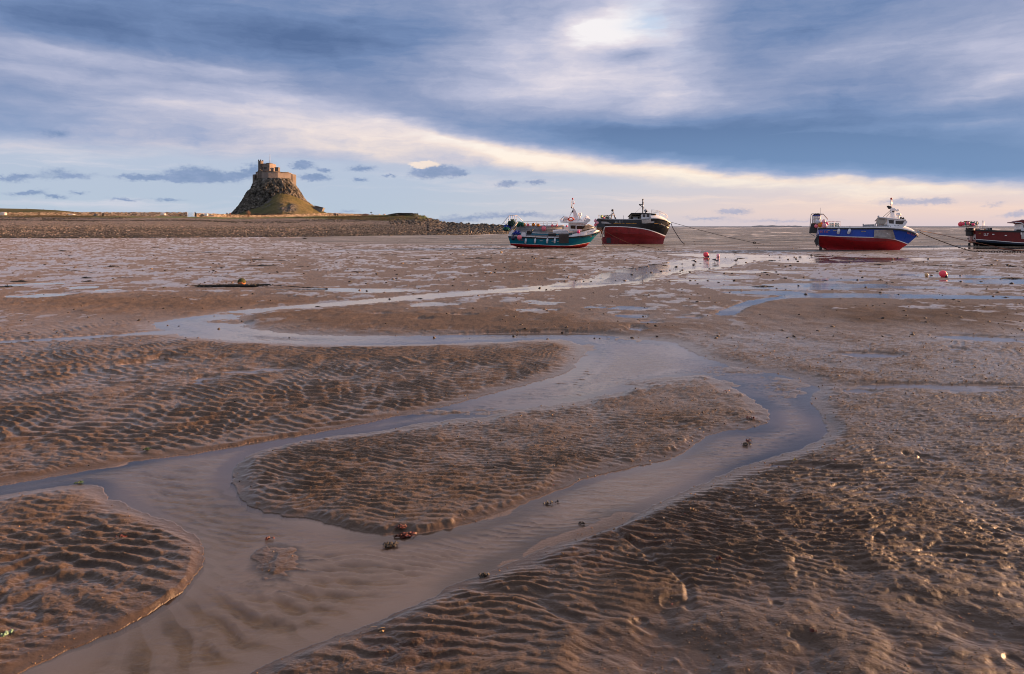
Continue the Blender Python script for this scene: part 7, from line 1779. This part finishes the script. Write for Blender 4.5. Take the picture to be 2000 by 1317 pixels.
# ------------------------------------------------------------------ brent geese
def skinned(name, pts, edges, radii, mats, matfn, root=0, sub=2):
    me = bpy.data.meshes.new(name + "_tmp"); me.from_pydata(pts, edges, []); ob = bpy.data.objects.new(name + "_tmp", me); col.objects.link(ob)
    sk = ob.modifiers.new("skin", 'SKIN'); ss_ = ob.modifiers.new("sub", 'SUBSURF'); ss_.levels = sub; ss_.render_levels = sub
    for v, rr in zip(me.skin_vertices[0].data, radii): v.radius = (rr, rr) if not isinstance(rr, tuple) else rr
    me.skin_vertices[0].data[root].use_root = True
    dg = bpy.context.evaluated_depsgraph_get(); dg.update()
    m2 = bpy.data.meshes.new_from_object(ob.evaluated_get(dg)); bpy.data.objects.remove(ob); bpy.data.meshes.remove(me)
    m2.name = name; m2.materials.clear()
    for m in mats: m2.materials.append(m)
    for p_ in m2.polygons: p_.material_index = matfn(p_.center); p_.use_smooth = True
    return m2
g_blk = paint("goose_black", (0.014, 0.014, 0.016), 0.6); g_gry = paint("goose_grey", (0.055, 0.052, 0.052), 0.7, 0, 0.3, 20); g_wht = paint("goose_white", (0.62, 0.58, 0.54), 0.7)
def goose(px, py, lpx, flip, neck, label, seed):
    p = gp(px, py); s_ = lpx * p.y / F / 0.60
    pts = [(0, 0, .26), (-.12, 0, .265), (-.24, 0, .28), (-.33, 0, .30), (.11, 0, .28), (.19, 0, .33), (.23 - .04 * neck, 0, .40), (.25 - .05 * neck, 0, .44 + .06 * neck), (.31 - .05 * neck, 0, .445 + .06 * neck), (.37 - .05 * neck, 0, .43 + .06 * neck), (0.02, .05, .15), (0.0, .05, .06), (.03, .05, .01), (0.02, -.05, .15), (0.0, -.05, .06), (.03, -.05, .01)]
    ed = [(0, 1), (1, 2), (2, 3), (0, 4), (4, 5), (5, 6), (6, 7), (7, 8), (8, 9), (0, 10), (10, 11), (11, 12), (0, 13), (13, 14), (14, 15)]
    ra = [.105, .095, .055, .016, .095, .055, .035, .036, .030, .009, .022, .012, .014, .022, .012, .014]
    def mf(c):
        if c.x > .13 or c.z < .13: return 0
        if c.x < -.17 and c.z < .275: return 2
        if c.z < .235 and c.x < .08: return 2
        if c.x < -.25: return 0
        return 1
    me = skinned("goose", pts, ed, ra, [g_blk, g_gry, g_wht], mf)
    ob = bpy.data.objects.new("goose", me); col.objects.link(ob); ob.location = p; ob.scale = (s_ * (-1 if flip else 1), s_, s_ * 1.1)
    ob.rotation_euler.z = random.Random(seed).uniform(-.35, .35)
    return tag(ob, label, 'goose', "dark geese standing in the stream")
goose(1355.4, 511.8, 7.0, False, 1, "dark goose standing alone, upright, left of the two buoys", 1)
goose(1383, 511.6, 9.0, False, .5, "dark goose standing below the red buoy", 2)
goose(1395.6, 510.4, 8.5, False, 1, "dark goose, farther bird of the close pair below the pink buoy", 3)
goose(1400.6, 512.6, 8.5, False, .3, "dark goose, nearer bird of the close pair below the pink buoy", 4)
goose(1437.4, 512.4, 10, False, .2, "dark goose standing apart on the right of the group", 5)
# a few pale gulls resting far out on the flats
def gull(px, py, lpx, label, seed):
    p = gp(px, py); s_ = lpx * p.y / F / .45
    pts = [(0, 0, .16), (-.12, 0, .165), (-.25, 0, .17), (.10, 0, .18), (.16, 0, .23), (.22, 0, .235), (.28, 0, .225), (.01, .03, .07), (.03, .03, .005), (.01, -.03, .07), (.03, -.03, .005)]
    me = skinned("gull", pts, [(0, 1), (1, 2), (0, 3), (3, 4), (4, 5), (5, 6), (0, 7), (7, 8), (0, 9), (9, 10)], [.07, .06, .015, .06, .035, .032, .008, .012, .008, .012, .008], [g_wht, g_gry], lambda c: 1 if (c.z > .19 and c.x < .08) else 0)
    ob = bpy.data.objects.new("gull", me); col.objects.link(ob); ob.location = p; ob.scale = (s_, s_, s_); ob.rotation_euler.z = random.Random(seed).uniform(0, 6)
    return tag(ob, label, 'gull')
gull(394, 474.6, 4, "pale gull on the flats near the shingle, below the castle's left side", 1)
gull(525, 493.6, 4, "pale gull resting on the flats straight below the castle", 2)
gull(904, 499.6, 6, "pale gull standing by the broad weed patch left of the teal boat", 3)

# ------------------------------------------------------------------ people on the path by the wall
skin_p = paint("skin", (0.45, 0.26, 0.19), 0.6)
def person(px, py_foot, hpx, D_, coat, legs, hat, label, seed, turn=0.0):
    s_ = hpx * D_ / F / 1.72; base = air(px, py_foot, D_); rr_ = random.Random(seed); k = rr_.uniform(.02, .10)
    pts = [(0, 0, .95), (0, 0, 1.15), (0, .02, 1.38), (0, .01, 1.50), (0, 0, 1.60), (0, 0, 1.70), (-.09, 0, .90), (-.10, k, .50), (-.10, k * .4, .06), (-.10, -.12 + k, .03), (.09, 0, .90), (.10, -k, .50), (.10, -k * .6 + .06, .06), (.10, -.12 - k, .03), (-.19, .02, 1.36), (-.25, .03, 1.10), (-.22, -.08, .90), (.19, .02, 1.36), (.25, .03, 1.10), (.22, -.08, .90)]
    ed = [(0, 1), (1, 2), (2, 3), (3, 4), (4, 5), (0, 6), (6, 7), (7, 8), (8, 9), (0, 10), (10, 11), (11, 12), (12, 13), (2, 14), (14, 15), (15, 16), (2, 17), (17, 18), (18, 19)]
    ra = [.16, .165, .17, .07, .095, .07, .095, .07, .05, .04, .095, .07, .05, .04, .085, .06, .045, .085, .06, .045]
    def mf(c):
        if c.z > 1.66 or (c.z > 1.54 and c.y > .03): return 2
        if c.z > 1.46 or (c.z < .93 and abs(c.x) > .17): return 3
        return 0 if c.z > .82 else 1
    me = skinned("person", pts, ed, ra, [coat, legs, hat, skin_p], mf)
    ob = bpy.data.objects.new("person", me); col.objects.link(ob); ob.location = base; ob.scale = (s_, s_, s_); ob.rotation_euler.z = turn
    return tag(ob, label, 'person')
cn = paint("navy_coat", (0.012, 0.016, 0.030), 0.8); cr = paint("maroon_coat", (0.12, 0.022, 0.025), 0.8); cb_ = paint("black_coat", (0.012, 0.012, 0.014), 0.8); tr_ = paint("dark_trousers", (0.016, 0.017, 0.022), 0.8); hp = paint("pink_hat", (0.65, 0.12, 0.20), 0.8); hd = paint("dark_hair", (0.03, 0.02, 0.015), 0.8); hr = paint("maroon_hood", (0.14, 0.03, 0.03), 0.8)
person(443.4, 424.2, 9.6, 268, cn, tr_, hp, "person in navy coat and pink hat walking by the wall below the castle", 1, 1.2)
person(449.4, 424.2, 9.2, 268, cr, tr_, hr, "person in a maroon coat walking just right of the pink-hatted one", 2, 1.4)
person(652.8, 424.0, 8.4, 268, cb_, tr_, hd, "dark-clothed person, leftmost of three on the green bank right of the castle", 3, .4)
person(655.4, 424.0, 8.2, 268, cn, tr_, hd, "dark-clothed person, middle of three on the green bank right of the castle", 4, -.4)
person(659.2, 424.2, 7.6, 268, cb_, tr_, hd, "dark-clothed person, standing slightly apart on the right of the three", 5, .2)

# ------------------------------------------------------------------ gate, posts, upturned boats, bench, bushes
gate_p = paint("gate_white", (0.62, 0.58, 0.52), 0.6); post_p = paint("gate_post", (0.045, 0.05, 0.045), 0.8)
def A3(px, py, D_): return air(px, py, D_)
g = thing("field_gate", "white five-bar field gate closing the gap in the stone wall", "gate", A3(373, 423, 276)); GO = g.location
mb = MB()
for py in (416.2, 418, 419.8, 421.4): mb.tube([A3(366, py, 276) - GO, A3(380, py, 276) - GO], 0.05, 0, 4)
mb.build("gate_bars", gate_p, g)
mb = MB(); mb.tube([A3(366, 422.6, 276) - GO, A3(373, 416, 276) - GO, A3(380, 422.6, 276) - GO], 0.05, 0, 4); mb.tube([A3(366.2, 415.6, 276) - GO, A3(366.2, 423, 276) - GO], 0.07, 0, 4); mb.tube([A3(379.6, 415.6, 276) - GO, A3(379.6, 423, 276) - GO], 0.07, 0, 4); mb.build("gate_brace", gate_p, g)
for px, h_, lb in [(381, 415, "tall dark gate post at the right end of the white gate"), (382.6, 416.4, "shorter dark post tight against the tall gate post")]:
    mb = MB(); mb.tube([Vector((0, 0, 0)), A3(px, h_, 275.5) - A3(px, 423.4, 275.5)], 0.19, 0, 8); mb.ball(A3(px, h_, 275.5) - A3(px, 423.4, 275.5), 0.19, 0, 8, 6); tag(mb.build("gate_post", post_p, None, A3(px, 423.4, 275.5)), lb, "post")
def upturned(px, py, wpx, hpx, D_, mat, label, yaw=0.1):
    w = wpx * D_ / F; h = hpx * D_ / F; mb = MB(); nL, nS = 15, 9; vs = []
    for i in range(nL):
        a = -1 + 2 * i / (nL - 1); bw_2 = .30 * w * (1 - max(a, -.75) ** 4 * (1 if a > 0 else .4)) * (1 if a < .98 else .1)
        for k in range(nS):
            q = math.pi * k / (nS - 1); vs.append(Vector((a * w / 2, -math.cos(q) * bw_2, math.sin(q) ** .8 * h * (1 - .25 * a * a))))
    mb.add(vs, [(i * nS + k, (i + 1) * nS + k, (i + 1) * nS + k + 1, i * nS + k + 1) for i in range(nL - 1) for k in range(nS - 1)] + [tuple(range(nS))], 0, True)
    mb.box((0, 0, h * 1.0), (w * .9, .05, .08))
    ob = mb.build("upturned_boat", mat, None, A3(px, py + hpx / 2, D_)); ob.rotation_euler.z = yaw
    return tag(ob, label, 'boat')
wpb = paint("boat_white_warm", (0.72, 0.62, 0.52), 0.5, 0, 0.12, 2)
upturned(7, 417.4, 12.5, 6, 226, wpb, "big white upturned rowing boat on the bank at the far left")
upturned(141, 419.2, 11.5, 2.2, 245, wpb, "low white upturned dinghy in front of the wall, second from the left")
upturned(319, 418.6, 10.5, 4, 260, wpb, "white upturned boat in front of the wall left of the gate")
upturned(403, 419.4, 7, 4.6, 270, paint("clean_white", (0.80, 0.78, 0.74), 0.5), "small bright white upturned boat just right of the gate")
upturned(187, 420.4, 7, 4, 252, paint("grey_tarp", (0.10, 0.105, 0.11), 0.7), "dark grey upturned dinghy beside the dark post in front of the wall")
mb = MB(); P0 = A3(201.6, 423, 252); mb.tube([Vector((0, 0, 0)), Vector((0, 0, 1.1))], 0.30, 0, 10); mb.tube([Vector((0, 0, 1.1)), Vector((0, 0, 1.22))], 0.33, 0, 10); tag(mb.build("litter_bin", cb_, None, P0), "black litter bin standing in front of the long field wall", "bin")
def bench(px, py, D_, label, mat):
    t = thing("bench", label, "bench", A3(px, py, D_)); mb = MB()
    for k in range(3): mb.box((0, -.18 + .16 * k, .45), (1.9, .13, .05))
    mb.build("seat", mat, t); mb = MB()
    for k in range(3): mb.box((0, .27, .58 + .13 * k), (1.9, .05, .11))
    mb.build("backrest", mat, t)
    for x_ in (-.8, .8):
        mb = MB(); mb.box((x_, -.15, .215), (.08, .08, .43)); mb.build("leg", mat, t)
        mb = MB(); mb.box((x_, .25, .24), (.08, .05, .48)); mb.build("leg", mat, t)
bench(261, 423.2, 258, "dark wooden bench in front of the wall left of the gate", wood_p)
bench(411, 424.6, 268, "wooden bench on the turf just right of the gate", beige_p)
def bush(px, py, wpx, hpx, D_, mat, stem, label, seed, name="bush", n=700, airy=1.0):
    t = thing(name, label, "bush", A3(px, py, D_)); w = wpx * D_ / F; h = hpx * D_ / F; rr_ = random.Random(seed); mb = MB()
    for _ in range(9):
        a = rr_.uniform(-.9, .9); mb.tube([Vector((rr_.uniform(-.1, .1) * w, 0, 0)), Vector((math.sin(a) * w * .22, rr_.uniform(-.2, .2) * w, h * .5)), Vector((math.sin(a) * w * .42, rr_.uniform(-.3, .3) * w, h * rr_.uniform(.75, 1)))], .05, 0, 4, .015)
    mb.build("branches", stem, t); mb = MB()
    for _ in range(n):
        a = rr_.gauss(0, .26 * airy); zf = rr_.betavariate(2.2, 1.6); q = Vector((a * w * (.5 + zf * .6), rr_.gauss(0, .22) * w, zf * h * (1 - abs(a) * .5)))
        s_ = rr_.uniform(.06, .15); u_ = Vector((rr_.gauss(0, 1), rr_.gauss(0, 1), rr_.gauss(0, 1))).normalized() * s_; v_ = u_.orthogonal().normalized() * s_ * .6
        mb.add([q - u_, q + v_, q + u_, q - v_], [(0, 1, 2, 3)])
    mb.build("foliage", mat, t)
bush(485, 424.5, 9, 14, 268, paint("brown_leaf", (0.20, 0.105, 0.065), 0.8, 0, 0.4, 2), wood_p, "tall airy brown bush in front of the grassy castle hill", 1, n=420)
bush(714, 425, 15, 8, 264, paint("bramble_leaf", (0.085, 0.045, 0.038), 0.8, 0, 0.4, 2), wood_p, "dark reddish bramble bush on the bank right of the three people", 2, n=900)
rp_ = random.Random(8)
tuss = paint("dry_grass", (0.30, 0.19, 0.075), 0.9, 0, 0.35, 1.5, (0.10, 0.10, 0.03), 0.4)
mb = MB(); rr_ = random.Random(77)
for _ in range(2600):
    px = rr_.choice([rr_.uniform(640, 835), min(max(rr_.gauss(110, 70), -40), 300), rr_.gauss(735, 60)]); i = int(np.argmin(np.abs(bx - px)))
    g0 = float(interp(px, [(-40, .955), (250, .94), (480, .93), (620, .89), (700, .83), (760, .73), (835, .75)])); tq = rr_.uniform(g0 - .03, min(g0 + .16, 1.0))
    q = beach_pt(px, min(tq, 1.0))
    for _k in range(3):
        d_ = Vector((rr_.gauss(0, .14), rr_.gauss(0, .14), rr_.uniform(.18, .42))); w_ = Vector((rr_.uniform(.04, .09), 0, 0)); o_ = Vector((rr_.gauss(0, .2), rr_.gauss(0, .2), -.03))
        mb.add([q + o_ - w_, q + o_ + w_, q + o_ + d_], [(0, 1, 2)])
tag(mb.build("bank_grass", tuss), None, None, None, 'stuff')
# signpost
mb = MB(); P0 = A3(725, 423, 268); mb.tube([Vector((0, 0, 0)), Vector((0, 0, 1.65))], .07, 0, 6); t = thing("signpost", "signpost with a flat dark board standing on the bank right of the bramble bush", "sign", P0)
mb.build("post", wood_p, t); mb = MB(); mb.box((0, 0, 1.6), (.75, .06, .26)); mb.build("board", cb_, t)
# ruined kiln wall / low dark stonework on the knoll
mb = MB(); rr_ = random.Random(4)
for i in range(46):
    a = i / 45; px = 756 + 50 * a; z_ = 420.6 - 4.0 * math.sin(min(a * 1.5, 1.0) * math.pi * .62)
    for k in range(4): mb.box(A3(px + rr_.uniform(-.4, .4), z_ + k * 1.0, 262) + Vector((0, rr_.uniform(-.3, .3), 0)), (rr_.uniform(.25, .5), .6, rr_.uniform(.2, .3)), 0, Matrix.Rotation(rr_.uniform(-.2, .2), 3, 'Y'))
tag(mb.build("ruined_wall", dk, None), "low ruined dark stone wall along the top of the knoll", "wall")
mb = MB()
for i in range(18):
    px = 802 + 14 * i / 17
    for k in range(4): mb.box(A3(px, 417.8 + k * 1.1 + .3 * math.sin(i), 260), (rr_.uniform(.2, .4), .6, .24), 0, Matrix.Rotation(rr_.uniform(-.25, .25), 3, 'Y'))
tag(mb.build("ruined_wall", gs, None), "grey stump of stone wall at the seaward end of the knoll", "wall")
# pink and cream stones by the signpost, posts on the rocky spit
for px, py, w, mt, lb in [(741, 419.8, 3, wpb, "pale standing stone left of the big pinkish stone on the bank"), (750.5, 420.4, 6, paint("pinkish_stone", (0.50, 0.33, 0.27), 0.8, 0, .2, 2), "big pinkish stone on the bank beside the knoll")]:
    mb = MB(); mb.ball((0, 0, .3), w * 266 / F * .5, 0, 9, 6, (1, .8, .9 if w > 4 else 1.7)); tag(mb.build("stone", mt, None, A3(px, py + 2, 266)), lb, "stone")
for px, h_, lb in [(899.4, 434.0, "taller weedy post stub on the rocky spit"), (904, 435.6, "shorter weedy post stub on the rocky spit, right of the taller one"), (938.4, 436.0, "lone weedy post stub on the rocky spit near the teal boat")]:
    D_ = 224; b0 = A3(px, 441, D_); mb = MB(); mb.tube([Vector((0, 0, 0)), Vector((.05, 0, (441 - h_) * D_ / F))], .14, 0, 6, .07); mb.ball((0, 0, .1), .34, 0, 7, 5); tag(mb.build("post_stub", weed_p, None, b0), lb, "post")
for px, h_, lb in [(52.5, 406.4, "fence post on the skyline of the low hill, leftmost of three"), (84.5, 408.6, "fence post on the skyline of the low hill, middle of three"), (107.4, 408.8, "fence post on the skyline of the low hill, rightmost of three")]:
    D_ = 470; b0 = A3(px, 412.5, D_); mb = MB(); mb.tube([Vector((0, 0, 0)), Vector((0, 0, (412.5 - h_) * D_ / F))], .13, 0, 6); mb.ball((0, 0, (412.5 - h_) * D_ / F), .16, 0, 6, 5); tag(mb.build("fence_post", dk, None, b0), lb, "post")
